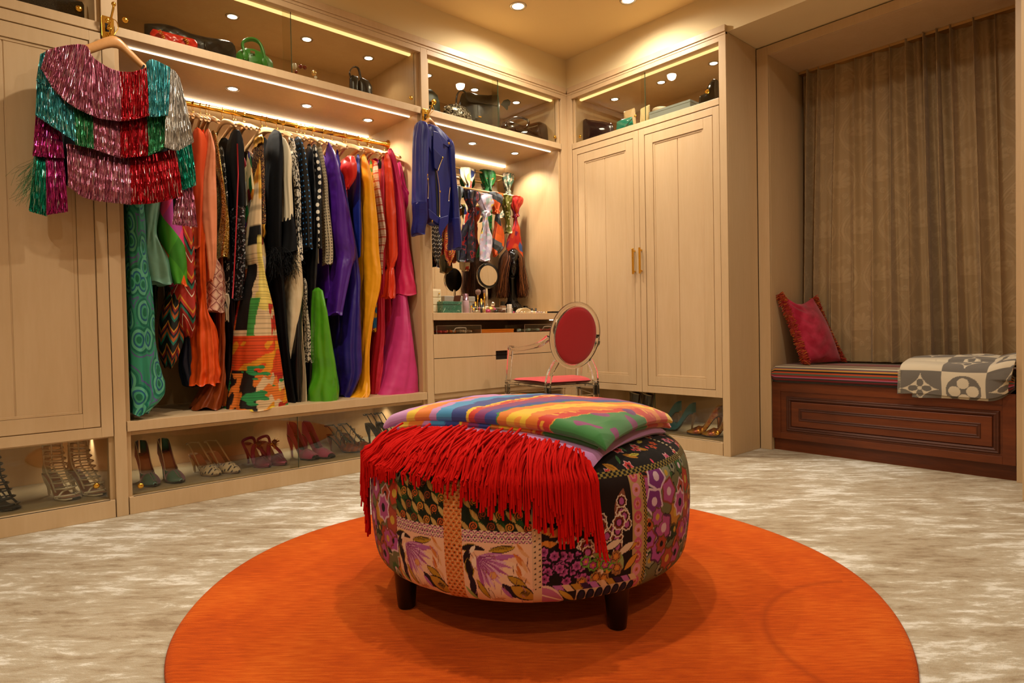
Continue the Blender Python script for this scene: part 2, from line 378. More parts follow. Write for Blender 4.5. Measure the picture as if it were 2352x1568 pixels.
# --- unit 1: tall cupboard at the far left of the long wall
U1, P1, U2, P2, U3, U3E = -.83, .523, .569, 2.183, 2.232, 3.425
c1 = thing('wardrobe_cabinet', 'tall pale wood cupboard with panelled doors behind the tinsel jacket', 'cabinet', (-.15, YA, 0))
carcass(c1, fA, U1, P1); top_bay(c1, fA, U1, P1, -.155, [(.448, 2.217)])
panel_door(c1, fA, -.153, P1-.003, .36, 2.122); panel_door(c1, fA, U1+.003, -.157, .36, 2.122)
part(c1, 'bottom_rail', fA, U1+.02, P1-.02, .024, .05, .352, .40)
shoe_bay(c1, fA, U1, P1, -.155, [(.455, .147)])
# --- unit 2: hanging bay
c2 = thing('hanging_wardrobe', 'wide open hanging wardrobe bay with a brass clothes rail', 'wardrobe', (1.376, YA, 0))
carcass(c2, fA, U2, P2); top_bay(c2, fA, U2, P2, 1.366, [(.619, 2.217), (2.13, 2.221)])
part(c2, 'led_channel', fA, U2+.03, P2-.03,   .088, .096, 2.1225, 2.1279, mt='led', bevel=0, label='glowing LED strip')
part(c2, 'led_channel', fA, U2+.03, P2-.03, DEP-.04, DEP-.02, 2.112, 2.1279, mt='led', bevel=0, label='glowing LED strip along the back')
part(c2, 'bottom_shelf', fA, U2+.004, P2-.004, 0, DEP-.012, .373, .418)
shoe_bay(c2, fA, U2, P2, 1.346, [(.622, .118)])
rd = M(); rd.tube([(U2+.02, 3.6, 2.02), (P2-.02, 3.6, 2.02)], .0135, 16); rod = rd.obj('clothes_rail', 'gold', c2, True, label='polished brass clothes rail')
for x in (U2+.02, P2-.024): M().lathe([(.0001, 0), (.028, 0), (.03, .002), (.03, .006), (.016, .010), (.016, .024), (.0001, .024)] if x < 1 else [(.0001, .004), (.03, .004), (.03, 0), (.018, -.004), (.016, -.022), (.0001, -.022)], 20, (x, 3.6, 2.02), ax='x').obj('rail_flange', 'gold', rod, True, fix=True)
# --- unit 3: vanity bay
c3 = thing('vanity_cabinet', 'built-in vanity bay with drawers under a scarf-hung mirror', 'vanity', (2.83, YA, 0))
carcass(c3, fA, U3, U3E); top_bay(c3, fA, U3, U3E, 2.812, [(3.387, 2.221)])
part(c3, 'led_channel', fA, U3+.03, U3E-.03,   .088, .096, 2.1225, 2.1279, mt='led', bevel=0, label='glowing LED strip')
part(c3, 'led_channel', fA, U3+.03, U3E-.03, DEP-.04, DEP-.02, 2.112, 2.1279, mt='led', bevel=0, label='glowing LED strip along the back')
part(c3, 'slot_floor', fA, U3+.02, U3E-.02, .03, DEP-.012, .758, .770, mt='maple_inside')
part(c3, 'led_channel', fA, U3E-.11, U3E-.025, .05, .056, .857, .8629, mt='led', bevel=0, label='glowing LED strip under the worktop')
def drawer(unit, z0, z1, notch):
    m = M(); n0, n1 = 2.741, 2.853
    if notch: fbox(m, fA, U3+.003, n0, 0, .02, z0, z1); fbox(m, fA, n1, U3E-.003, 0, .02, z0, z1); fbox(m, fA, n0, n1, 0, .02, *( (z0+.028, z1) if notch < 0 else (z0, z1-.028)))
    else: fbox(m, fA, U3+.003, U3E-.003, 0, .02, z0, z1)
    o = m.obj('drawer', 'maple', unit, True, False, .0012)
    fbox(M(), fA, n0+.001, n1-.001, .014, .05, *((z0+.001, z0+.027) if notch < 0 else (z1-.027, z1-.001))).obj('finger_pull', 'gap_shade', o, True, False, label='recessed finger pull with its shade painted dark')
drawer(c3, .624, .774, -1); drawer(c3, .402, .620, 1)
part(c3, 'drawer_gap_shade', fA, U3+.02, U3E-.02, .018, .03, .38, .77, mt='gap_shade', bevel=0)  # near-black board behind the drawers, painted shade for the gaps between them
part(c3, 'bottom_rail', fA, U3+.004, U3E-.004, .012, .04, .368, .400)
shoe_bay(c3, fA, U3, U3E, 2.83, [(2.29, .118)])
wt = M().box((U3+.003, YA, .863), (U3E-.003, YA+DEP-.013, .909)).obj('worktop', 'maple', None, False, False, .002); tag(wt, 'pale wood vanity worktop covered with make-up', 'worktop')
mr = thing('wall_mirror', 'tall frameless mirror on the back of the vanity behind the scarves', 'mirror', (2.77, 3.85, .91))
M().box((U3+.025, 3.848, .9095), (3.315, 3.855, 1.985)).obj('mirror_glass', 'mirror', mr, True, False)
M().box((3.315, 3.846, .9095), (3.321, 3.856, 1.985)).box((U3+.025, 3.846, 1.985), (3.321, 3.856, 1.991)).obj('mirror_edge', 'brass_pale', mr, True, False)
def scarf_rail(name, label, x0, x1, y, z):
    t = thing(name, label, 'rail', ((x0+x1)/2, y, z))
    M().tube([(x0, y, z), (x1, y, z)], .009, 12).obj('bar', 'brass_pale', t, True)
    for e in (x0, x1): M().ball((e, y, z), .013).obj('finial', 'gold', t, True)
    for e in (x0+.05, x1-.05): M().tube([(e, y, z), (e, 3.865, z)], .006, 10).obj('bracket', 'brass_pale', t, True)
scarf_rail('scarf_rail', 'upper brass scarf rail close to the vanity mirror', U3+.05, 3.38, 3.72, 1.997)
scarf_rail('scarf_rail', 'lower brass scarf rail standing out in front of the mirror', U3+.05, 3.33, 3.60, 1.822)
# --- unit 4: tall two-door cupboard on the right wall
B0, B1 = -3.185, -1.935      # u = -y
c4 = thing('wardrobe_cabinet', 'tall pale wood cupboard with two panelled doors behind the clear chair', 'cabinet', (XB, 2.56, 0))
part(c4, 'side_panel', fB, B1-.03, B1, .02, .371, 0, 2.548); part(c4, 'side_panel', fB, B0, B0+.02, .02, DEP, 0, 2.53, mt='maple_inside')
part(c4, 'inner_panel', fB, B1-.055, B1-.031, .02, DEP, 0, 2.53, mt='maple_inside')
part(c4, 'back_panel', fB, B0+.02, B1-.055, DEP-.012, DEP, 0, 2.53, mt='maple_inside', bevel=0)
part(c4, 'stile', fB, B1-.047, B1, 0, .02, 0, 2.548)
top_bay(c4, fB, B0, B1-.045, -2.562, [(-3.12, 2.213)])
panel_door(c4, fB, B0+.006, -2.5805, .354, 2.122, handle=-2.622); panel_door(c4, fB, -2.5775, -1.984, .354, 2.122, handle=-2.566)
part(c4, 'bottom_rail', fB, B0+.02, B1-.047, .024, .05, .352, .40)
shoe_bay(c4, fB, B0, B1-.047, -2.52, [(-2.04, .13)])
# --- stiles, corner posts and crown
def trim(n, label, m, mt='maple'): return struct(m.obj('trim_%d' % n, mt, None, False, False, .0015), label)
trim(1, 'pale wood post between the cupboard and the hanging bay', fbox(M(), fA, P1, U2, 0, .05, 0, 2.548))
trim(2, 'pale wood post between the hanging bay and the vanity', fbox(M(), fA, P2, U3, 0, .05, 0, 2.548))
trim(3, 'pale wood corner post at the end of the vanity', fbox(M(), fA, U3E, 3.484, 0, .02, 0, 2.548))
trim(4, 'pale wood corner post beside the tall cupboard', M().box((XB, 3.186, 0), (XB+.02, YA+.02, 2.548)))
cr = M(); fbox(cr, fA, U1, XB+.02, -.002, .02, 2.533, 2.549); fbox(cr, fA, U1, XB-.012, -.008, .02, 2.549, 2.588)
trim(5, 'pale wood crown rail along the long wall', cr)
cr = M(); fbox(cr, fB, -(YA+.02), -1.935, -.002, .02, 2.533, 2.549); fbox(cr, fB, -(YA-.012), -1.935, -.008, .02, 2.549, 2.588)
trim(6, 'pale wood crown rail over the tall cupboard', cr)
# --- window-seat alcove
al = M(); al.box((3.862, 1.862, 0), (3.885, 1.9345, 2.542)).box((3.862, .56, 0), (3.885, .634, 2.542)).box((3.862, .634, 2.487), (3.885, 1.862, 2.542))
trim(7, 'pale wood face frame around the window seat', al)
al = M(); al.box((3.886, 1.862, 0), (4.40, 1.885, 2.51)).box((3.886, .611, 0), (4.40, .634, 2.51)).box((3.886, .634, 2.487), (4.40, 1.862, 2.51))
trim(8, 'pale wood lining of the window seat recess', al)
trim(9, 'pale wood end panel of the cupboard beyond the window seat', M().box((XB, -.9, 0), (XB+.02, .552, 2.548)).box((XB+.02, .532, 0), (3.861, .552, 2.548)).box((3.862, .50, 0), (3.885, .559, 2.548)))
w = thing('window_1', 'curtained window behind the seat', 'window', (4.42, 1.25, .5)); w['kind'] = 'structure'; del w['category']
mat('night_glass', '#070605', .05)
M().box((4.432, .70, .55), (4.444, 1.80, 2.40)).obj('window_pane', 'night_glass', w, True, False)
fr = M()
for q in ((.66, .70), (1.80, 1.84), (1.23, 1.27)): fr.box((4.415, q[0], .51), (4.449, q[1], 2.44))
fr.box((4.415, .66, .51), (4.449, 1.84, .55)).box((4.415, .66, 2.40), (4.449, 1.84, 2.44)); fr.obj('window_frame', 'maple', w, True, False)

# ================================================================== LAMPS
nm = ['leftmost', 'middle', 'rightmost']
for k, x in enumerate((1.170, 1.585, 1.985)):
    downlight('recessed_spotlight', 'recessed spotlight above the clothes rail, %s of three' % nm[k], (x, 3.535, 2.1278), P_BAY, .03, group='hanging bay spotlights')
    downlight('recessed_spotlight', 'recessed spotlight inside the glass cupboard over the hanging bay, %s of three' % nm[k], (x, 3.51, 2.5048), P_UP, .03, group='glass cupboard spotlights')
for k, x in enumerate((2.42, 2.82, 3.22)):
    downlight('recessed_spotlight', 'recessed spotlight inside the glass cupboard over the vanity, %s of three' % nm[k], (x, 3.50, 2.5048), P_UP, .03, group='vanity glass cupboard spotlights')
for k, x in enumerate((2.805, 3.215)):
    downlight('recessed_spotlight', 'recessed spotlight over the scarves in the vanity, %s of two' % ('left', 'right')[k], (x, 3.52, 2.1278), P_BAY*1.25, .03, group='vanity spotlights')
for k, y in enumerate((2.986, 2.573, 2.168)):
    downlight('recessed_spotlight', 'recessed spotlight inside the glass cupboard over the tall doors, %s of three' % nm[k], (3.75, y, 2.5048), P_UP, .03, group='tall cupboard spotlights')
downlight('recessed_spotlight', 'recessed spotlight over the dark bag in the far left glass cupboard', (.30, 3.5, 2.5048), P_UP*.5, .03)
SH = [('over the white caged sandals', (.462, 3.70)), ('over the green iridescent pumps', (.80, 3.70)), ('over the pink suede pumps', (1.48, 3.70)), ('over the zebra slingbacks', (2.09, 3.70)),
      ('over the shoes below the vanity', (3.10, 3.70)), ('at the vanity end of the long shoe shelf', (2.45, 3.70)), ('over the black ankle boots', (3.90, 3.02)), ('over the teal pumps', (3.90, 2.30)), ('over the black strappy boot', (.0, 3.70))]
for s, (x, y) in SH:
    downlight('shoe_spotlight', 'tiny spotlight '+s, (x, y, .3518), P_SHOE, .012, 1.9, .8, group='shoe shelf spotlights')
CE = [('near the corner', 2.695, 2.895), ('in front of the tall cupboard', 3.17, 2.406), ('over the ottoman', 1.35, 1.45), ('left of the viewpoint', -.6, 1.7), ('behind the viewpoint', .3, -.6), ('towards the window seat', 2.78, .95), ('in front of the clothes rail', .95, 2.65), ('at the far end of the room', -1.2, -1.2)]
for s, x, y in CE:
    downlight('ceiling_downlight', 'round ceiling downlight '+s, (x, y, ZC-.0003), P_CEIL, .045, 2.95, 1.0, group='room ceiling downlights')
# ================================================================== printed-pattern painting helpers (colours over u, v)
def C(h): return np.array(lin(h))
class Paint:
    def __init__(s, u, v, bg): s.u, s.v = u, v; s.c = np.tile(C(bg), (*u.shape, 1)).astype(float)
    def put(s, m, col, a=1.0):
        c = C(col) if isinstance(col, str) else col; s.c[m] = s.c[m]*(1-a)+c*a; return s
    def near(s, x, y, r): return (np.abs(s.u-x) < r) & (np.abs(s.v-y) < r)
    def ell(s, x, y, a, b, col, rot=0, al=1.0):
        m = s.near(x, y, max(a, b)); du, dv = s.u[m]-x, s.v[m]-y; c, q = math.cos(rot), math.sin(rot)
        k = ((du*c+dv*q)/a)**2+((-du*q+dv*c)/b)**2 < 1; i = np.nonzero(m); s.put(tuple(j[k] for j in i), col, al); return s
    def flower(s, x, y, r, n, col, rim=None, eye=None, depth=.25, ph=0):
        m = s.near(x, y, r*1.1); i = np.nonzero(m); du, dv = s.u[m]-x, s.v[m]-y; d = np.hypot(du, dv); t = np.arctan2(dv, du)
        R = r*(1-depth*np.abs(np.sin(n*t/2+ph)))
        if rim: s.put(tuple(j[d < R] for j in i), rim); s.put(tuple(j[d < R*.82] for j in i), col)
        else: s.put(tuple(j[d < R] for j in i), col)
        if eye: s.put(tuple(j[d < r*.28] for j in i), eye)
        return s
    def spiral(s, x, y, r, col, bg=None, w=.3):
        m = s.near(x, y, r); i = np.nonzero(m); du, dv = s.u[m]-x, s.v[m]-y; d = np.hypot(du, dv)/r; t = np.arctan2(dv, du)/(2*PI)
        k = (np.mod(d*1.9-t, 1) < .5) & (d < 1); s.put(tuple(j[k] for j in i), col); return s
    def leaf(s, x, y, a, b, rot, col, rim=None, vein=None):
        m = s.near(x, y, a*1.15); i = np.nonzero(m); du, dv = s.u[m]-x, s.v[m]-y; c, q = math.cos(rot), math.sin(rot)
        p, w = (du*c+dv*q)/a, (-du*q+dv*c)/b; e = 1-p*p
        if rim: s.put(tuple(j[(np.abs(w) < e*1.25+.05) & (np.abs(p) < 1.03)] for j in i), rim)
        s.put(tuple(j[np.abs(w) < e] for j in i), col)
        if vein: s.put(tuple(j[(np.abs(w) < .09) & (np.abs(p) < .9)] for j in i), vein)
        return s
    def poly(s, pts, col):
        x, y = zip(*pts); m = (s.u > min(x)) & (s.u < max(x)) & (s.v > min(y)) & (s.v < max(y)); i = np.nonzero(m)
        U, V = s.u[m], s.v[m]; ins = np.zeros(len(U), bool); n = len(pts)
        for k in range(n):
            (x1, y1), (x2, y2) = pts[k], pts[(k+1) % n]
            if y1 != y2: ins ^= ((y1 > V) != (y2 > V)) & (U < (x2-x1)*(V-y1)/(y2-y1)+x1)
        s.put(tuple(j[ins] for j in i), col); return s
    def scales(s, u0, u1, v0, v1, sz, cols, bg):
        m = (s.u >= u0) & (s.u < u1) & (s.v >= v0) & (s.v < v1); i = np.nonzero(m); U, V = (s.u[m]-u0)/sz, (s.v[m]-v0)/(sz*.62)
        row = np.floor(V); fu = np.mod(U+.5*np.mod(row, 2), 1)-.5; fv = V-row
        d = np.hypot(fu, (fv-.05)*.62)*2; s.put(i, bg)
        for k, (r, c) in enumerate(cols): s.put(tuple(j[d < r] for j in i), c)
        return s

# ================================================================== RUG
m, nt, b = newmat('rug_wool'); setp(b, .95, 0, .08, sheen=.04); L = nt.links.new
tc = nt.nodes.new('ShaderNodeTexCoord'); mp = nt.nodes.new('ShaderNodeMapping'); mp.vector_type = 'TEXTURE'; mp.inputs['Rotation'].default_value = (0, 0, math.radians(-43)); mp.inputs['Scale'].default_value = (1/16, 1/140, 1); L(tc.outputs['Object'], mp.inputs[0])
n1 = nt.nodes.new('ShaderNodeTexNoise'); n1.inputs['Scale'].default_value = 1; n1.inputs['Detail'].default_value = 4; L(mp.outputs[0], n1.inputs[0])
n2 = nt.nodes.new('ShaderNodeTexNoise'); n2.inputs['Scale'].default_value = 3; n2.inputs['Detail'].default_value = 3; L(tc.outputs['Object'], n2.inputs[0])
mx = nt.nodes.new('ShaderNodeMix'); mx.inputs[0].default_value = .45; L(n1.outputs[0], mx.inputs[2]); L(n2.outputs[0], mx.inputs[3])
r = ramp(nt, [(.34, '#b0420c'), (.5, '#c8520f'), (.66, '#d8661b')]); L(mx.outputs[0], r.inputs[0])
# swept arc where the pile lies the other way
sp = nt.nodes.new('ShaderNodeVectorMath'); sp.operation = 'SUBTRACT'; sp.inputs[1].default_value = (1.7556-1.338, .4546-1.412, .0145); L(tc.outputs['Object'], sp.inputs[0])
def mth(op, a, b_):
    n_ = nt.nodes.new('ShaderNodeMath'); n_.operation = op; n_.use_clamp = op == 'MINIMUM'
    for i_, z_ in enumerate((a, b_)):
        if isinstance(z_, (int, float)): n_.inputs[i_].default_value = z_
        else: L(z_, n_.inputs[i_])
    return n_.outputs[0]
ln_ = nt.nodes.new('ShaderNodeVectorMath'); ln_.operation = 'LENGTH'; L(sp.outputs[0], ln_.inputs[0]); sx_ = nt.nodes.new('ShaderNodeSeparateXYZ'); L(sp.outputs[0], sx_.inputs[0])
ring_ = mth('SUBTRACT', 1.0, mth('DIVIDE', mth('ABSOLUTE', mth('SUBTRACT', ln_.outputs['Value'], .376), 0), .016)); ring_ = mth('MINIMUM', mth('MAXIMUM', ring_, 0), 1)
half_ = mth('GREATER_THAN', mth('SUBTRACT', sx_.outputs[1], mth('MULTIPLY', sx_.outputs[0], .55)), .16)
mk = nt.nodes.new('ShaderNodeMix'); mk.data_type = 'RGBA'; L(mth('MULTIPLY', mth('MULTIPLY', ring_, half_), .4), mk.inputs[0]); L(r.outputs[0], mk.inputs[6]); mk.inputs[7].default_value = (*lin('#8a3008'), 1); L(mk.outputs[2], b.inputs['Base Color'])
n3 = nt.nodes.new('ShaderNodeTexNoise'); n3.inputs['Scale'].default_value = 420; L(tc.outputs['Object'], n3.inputs[0])
bp = nt.nodes.new('ShaderNodeBump'); bp.inputs['Strength'].default_value = .6; bp.inputs['Distance'].default_value = .004; L(n3.outputs[0], bp.inputs['Height']); L(bp.outputs[0], b.inputs['Normal'])
rg = M(); th = np.linspace(0, 2*PI, 240, endpoint=False); RC = (1.338, 1.412)
Rr = 1.008+.006*np.sin(3*th+1)+.004*np.sin(7*th)
prof = [(1.0, .0005), (1.004, .006), (1.0, .011), (.985, .014), (.9, .0145), (.5, .0145), (.001, .0145)]
P = np.array([[(Rr[i]*k*math.cos(t), Rr[i]*k*math.sin(t), z) for i, t in enumerate(th)] for k, z in prof])
rgo = rg.grid(P, cv=True).obj('round_rug', 'rug_wool', None, fix=True); rgo.location = (*RC, 0); tag(rgo, 'large round burnt orange wool rug', 'rug')

# ================================================================== OTTOMAN
OC = np.array([1.357, 1.448]); OR = .478
# angle of the print's vertical seams as seen in the room
def oang(px, py=1230):
    d = ray(px, py); a = d[:2]@d[:2]; bb = -2*d[:2]@OC; k = OC@OC-(OR+.012)**2
    t = (-bb-math.sqrt(max(0, bb*bb-4*a*k)))/(2*a); q = t*d[:2]-OC; return math.atan2(q[1], q[0])
TH0 = oang(1222)          # reference: angle increases towards the right of the photo
nth, nz = 1500, 300
pr = [(.30, .121), (.40, .118), (.440, .120), (.460, .128), (.472, .142), (.480, .164), (.487, .21), (.4915, .26), (.493, .31), (.491, .36), (.486, .395), (.477, .42), (.462, .441), (.436, .459), (.39, .474), (.32, .486), (.24, .494), (.15, .499), (.06, .501), (.001, .501)]
pc = curve([(r_, z_, 0) for r_, z_ in pr], 1200); sa = np.concatenate([[0], np.cumsum(np.hypot(*np.diff(pc[:, :2], axis=0).T))]); iw = np.cumsum(np.interp(sa, [0, .15, .19, .50, .56, .75, sa[-1]], [.15, .3, 1, 1, .8, .45, .2])); iw = (iw-iw[0])/(iw[-1]-iw[0]); pc = np.stack([np.interp(np.linspace(0, 1, nz), iw, pc[:, i]) for i in range(3)], -1); s_arc = np.concatenate([[0], np.cumsum(np.hypot(*np.diff(pc[:, :2], axis=0).T))])
th = TH0+np.concatenate([np.linspace(-PI, -1.62, 130, endpoint=False), np.linspace(-1.62, 1.62, nth-260, endpoint=False), np.linspace(1.62, PI, 130, endpoint=False)])
P = np.stack([np.cos(th)[None]*pc[:, :1], np.sin(th)[None]*pc[:, :1], np.repeat(pc[:, 1:2], nth, 1)], -1)
U = np.repeat(((th-TH0)*.49)[None], nz, 0); V = np.repeat(pc[:, 1:2], nth, 1); S = np.repeat(s_arc[:, None], nth, 1)
side = S < s_arc[np.argmin(np.abs(pc[:, 1]-.425)+(np.arange(nz) > nz*.75))]
pt = Paint(U, V, '#caa98a'); rr = np.random.default_rng(3)
def uu(px): return (oang(px)-TH0)*.49
edges = [uu(q) for q in (886, 914, 1020, 1062, 1222, 1243, 1452, 1482)]
def bird_panel(u0, u1):
    """green scroll band, pink scale band, then a pale ground with a fan-petalled flower and leaves"""
    w = u1-u0; f = lambda a, b_: (u0+a*w, b_); q = np.random.default_rng(int(abs(u0)*1e4))
    pt.poly([f(0, .11), f(1, .11), f(1, .30), f(0, .30)], '#e8b696')
    pt.poly([f(0, .30), f(1, .30), f(1, .5), f(0, .5)], '#161d0c')
    for k in range(9): pt.leaf(*f(q.uniform(.1, 1), q.uniform(.31, .43)), .03, .008, -.7, '#24441c')
    for k in range(20): pt.leaf(*f((k % 4)*.26+.13*((k//4) % 2)+.06, .318+.030*(k//4)), w*.11, .0062, -.85, ['#b58c48', '#c09a58'][k % 2])
    for k in range(20): pt.spiral(*f((k % 4)*.26+.18+.13*((k//4) % 2), .322+.030*(k//4)), .0115, ['#c8571c', '#8a3a18', '#cf7a24'][k % 3])
    pt.scales(u0, u1, .282, .313, .017, [(.98, '#2a1118'), (.84, '#c76a92'), (.55, '#e9c8ae'), (.34, '#2a1118')], '#e6c3ab')
    for a, v, l_, b_, r_, c_ in ((.10, .268, .024, .008, .2, '#1e1012'), (.06, .245, .022, .009, 1.2, '#241216'), (.09, .215, .026, .010, 1.7, '#1e1012'), (.12, .185, .024, .007, 2.0, '#2a1420'), (.22, .268, .022, .006, -.15, '#2a1418')): pt.leaf(*f(a, v), l_, b_, r_, c_, '#a88122' if c_ == '#1e1012' else None)
    pt.leaf(*f(.15, .264), .013, .005, .9, '#ead2bd'); pt.leaf(*f(.17, .232), .016, .007, 1.4, '#edd0ba')
    pt.leaf(*f(.62, .205), .052, .034, .2, '#eac3a6'); pt.leaf(*f(.45, .17), .05, .028, .9, '#e8bda0')
    for k in range(15):       # fan of petals
        a = .18-1.55*k/14; l_ = .036+.012*math.sin(k*1.9)**2; cx, cy = u0+.20*w+l_*math.cos(a), .246+l_*math.sin(a); pt.leaf(cx, cy, l_, .0052, a, ['#b566a4', '#cf95bd', '#a8508f', '#d9a9c8'][k % 4])
    for k in range(9): a = .1-1.4*k/8; pt.leaf(u0+.20*w+.03*math.cos(a), .246+.03*math.sin(a), .028, .0012, a, '#8a3a74')
    pt.flower(*f(.44, .203), .011, 6, '#d89a5e', '#c9784a', None, .2)
    pt.leaf(*f(.58, .268), .034, .0075, .18, '#b98d1d', '#2b1417')
    for k in range(14): pt.leaf(u0+.58*w-.028+.004*k, .2665+.0007*k, .0065, .0008, 1.3, '#2b1417')
    pt.leaf(*f(.62, .250), .034, .006, .12, '#b061a6')
    for k in range(8): pt.leaf(*f(.84+.05*math.sin(k*2), .27-.011*k), .018, .004, 2.2+.3*math.sin(k), ['#cf7d3a', '#dca06c', '#c96a2a'][k % 3])
    pt.leaf(*f(.13, .160), .03, .008, 1.75, '#2a1420'); pt.leaf(*f(.28, .163), .032, .006, 2.1, '#b5871f', '#2a1518'); pt.leaf(*f(.40, .15), .02, .005, 1.9, '#dcb7a0', '#7a4a3a')
    pt.leaf(*f(.78, .188), .028, .008, 2.6, '#b5871f', '#2a1518'); pt.leaf(*f(.66, .164), .026, .011, 2.3, '#2a1424'); pt.leaf(*f(.63, .158), .022, .005, 2.3, '#b061a6')
    pt.leaf(*f(.86, .158), .036, .015, 2.6, '#b98526', '#2a1a12')
    for k in range(9): pt.leaf(*f(.84+.012*k, .162-.001*k), .010, .0009, .9, '#3a2412')
    for k in range(26): pt.leaf(*f(q.uniform(.1, .98), q.uniform(.132, .26)), q.uniform(.006, .016), .0010, q.uniform(1.2, 2.6), ['#6a3430', '#9c5a48', '#b0708c'][k % 3])
    pt.leaf(*f(.10, .145), .028, .005, 2.2, '#8fa05a'); pt.leaf(*f(.5, .138), .02, .004, .2, '#c98a6a')
def flower_field(u0, u1, v0, v1, n, cols, rims, rmin, rmax, seed):
    q = np.random.default_rng(seed)
    for k in range(n):
        x, y, r_ = q.uniform(u0, u1), q.uniform(v0, v1), q.uniform(rmin, rmax)
        pt.flower(x, y, r_, q.integers(5, 9), cols[q.integers(len(cols))], rims[q.integers(len(rims))], ['#1a0c10', '#caa23a', '#d9b7c9'][q.integers(3)], .22, q.uniform(0, 3))
W_ = edges[4]-edges[2]; base = edges[0]
# the print repeats around the back as the front shows it
for off in (-1.9, -.95, 1.55, .78, 0):
    e = [q+off for q in edges]
    if off == 0 or True:
        pt.poly([(e[6], .11), (e[6]+.37, .11), (e[6]+.37, .43), (e[6], .43)], '#6e6a48')
        flower_field(e[7], e[6]+.36, .14, .43, 46, ['#2c4a22', '#3c5f2e', '#8d8a70', '#27381c', '#b7552a'], ['#1c2413', '#50663a', '#b7a88c'], .016, .03, 5)
        flower_field(e[7]+.01, e[6]+.36, .15, .42, 30, ['#ad4f9e', '#7c2f7c', '#b3391f', '#c2842a', '#a8452f', '#b14f8f'], ['#5a2249', '#8c3a2a', '#d9b7c9', '#6a4a1a'], .026, .044, 6)
        # pink rosettes strip with black and gold tape
        pt.poly([(e[6], .11), (e[7]-.004, .11), (e[7]-.004, .43), (e[6], .43)], '#b98f5e')
        for k in range(9):
            y = .15+.034*k; pt.ell((e[6]+e[7])/2-.004, y, .0135, .0165, ['#c9587c', '#d98aa0', '#c24a66'][k % 3]); pt.flower((e[6]+e[7])/2-.004, y, .009, 6, '#cc6a4a', '#d99ab0', '#8a3a2a')
        tp = (U > e[7]-.006) & (U < e[7]+.006) & (V < .42); pt.put(tp & (np.mod(np.floor(U/.004)+np.floor(V/.005), 2) == 0), '#14120f'); pt.put(tp & (np.mod(np.floor(U/.004)+np.floor(V/.005), 2) == 1), '#b9913c')
    # dark poppy panel
    pt.poly([(e[5], .11), (e[6], .11), (e[6], .43), (e[5], .43)], '#20100c')
    w = e[6]-e[5]; q = np.random.default_rng(11)
    pt.poly([(e[5], .34), (e[5]+.3*w, .43), (e[5], .43)], '#c88f70'); pt.leaf(e[5]+.85*w, .36, .04, .015, 1.2, '#8a4f3a')
    for k in range(26):
        x, y = e[5]+q.uniform(.42, .98)*w, q.uniform(.25, .385); pt.flower(x, y, q.uniform(.017, .022), 9, '#7b3016', '#e9d3bd', None, .16, k); pt.flower(x, y, .0115, 7, '#2a0f0c', None, None, .1); pt.ell(x, y, .0075, .0085, '#b04f8e')
    for k in range(9): pt.leaf(e[5]+q.uniform(.02, .4)*w, q.uniform(.27, .40), .03, .010, q.uniform(-.4, .8), ['#d07d2c', '#d9b89a', '#c46a2a'][k % 3], '#20100c')
    for k in range(12): pt.leaf(e[5]+q.uniform(.6, .99)*w, q.uniform(.2, .27), .028, .009, q.uniform(0, 3), ['#9aa060', '#d08a2a', '#e0c4a8'][k % 3], '#20100c')
    for k in range(34):
        x, y = e[5]+q.uniform(.0, .5)*w, q.uniform(.175, .262); pt.flower(x, y, q.uniform(.014, .02), 7, '#1c0b12', None, None, .1, k); pt.flower(x, y, .0135, 7, '#b34f90', None, '#1c0b12', .25, k); pt.flower(x, y, .008, 5, '#8c2f6c', None, '#1c0b12', .3, k)
    for k in range(15):
        x, y = e[5]+q.uniform(.4, .85)*w, q.uniform(.175, .235); pt.flower(x, y, .017, 7, ['#6f9a38', '#a06a3a'][k % 2], None, None, .2, k); pt.flower(x, y, .0125, 6, ['#b5487e', '#c5782e'][k % 2], '#2a0f14', '#d98a2a', .25, k)
    for k in range(12):     # striped ribbon and dark scallops along the hem
        x = e[5]-.02+k*w*.095; pt.poly([(x, .176), (x+w*.08, .176), (x+w*.14, .158), (x+w*.06, .158)], ['#b9862a', '#3a1a3c', '#b768b0', '#d9b18a'][k % 4])
    pt.poly([(e[5]+.36*w, .11), (e[6], .11), (e[6], .160), (e[5]+.36*w, .160)], '#c9a88c')
    for k in range(7): pt.ell(e[5]+(.42+.1*k)*w, .140, w*.048, .019, '#1c1524'); pt.ell(e[5]+(.42+.1*k)*w, .140, w*.025, .014, '#2c2238')
    pt.leaf(e[5]+.04*w, .148, .05, .022, -.35, '#b9648c', '#e0b8a8', '#e7cdb8'); pt.leaf(e[5]+.26*w, .146, .03, .007, -.7, '#c39a34', '#2a1420')
    bird_panel(e[1], e[2]); bird_panel(e[3], e[4])
    pt.scales(e[0], e[1], .11, .44, .0150, [(.99, '#e2b27c'), (.88, '#cf6420'), (.34, '#4a1f10')], '#d08a48'); pt.scales(e[2], e[3], .11, .44, .0150, [(.99, '#e2b27c'), (.88, '#cf6420'), (.34, '#4a1f10')], '#d08a48')
    pt.poly([(e[4], .12), (e[5], .12), (e[5], .44), (e[4], .44)], '#d8ae8a')
    for k in range(40): x, y = e[4]+(.25+.5*(k % 2))*(e[5]-e[4]), .165+.0068*k; pt.poly([(x-.003, y), (x+.003, y), (x+.0026, y+.005)], '#1f1512')
    pt.poly([(e[0]-.05, .13), (e[0]-.012, .13), (e[0]-.012, .44), (e[0]-.05, .44)], '#5a2a3c'); flower_field(e[0]-.05, e[0]-.014, .14, .42, 18, ['#c98aa0', '#d88a5a', '#4a5a34', '#2a1a1a'], ['#e0c8b0', '#2a1518'], .01, .018, 9)
    pt.poly([(e[0]-.012, .13), (e[0], .13), (e[0], .44), (e[0]-.012, .44)], '#dcb795')
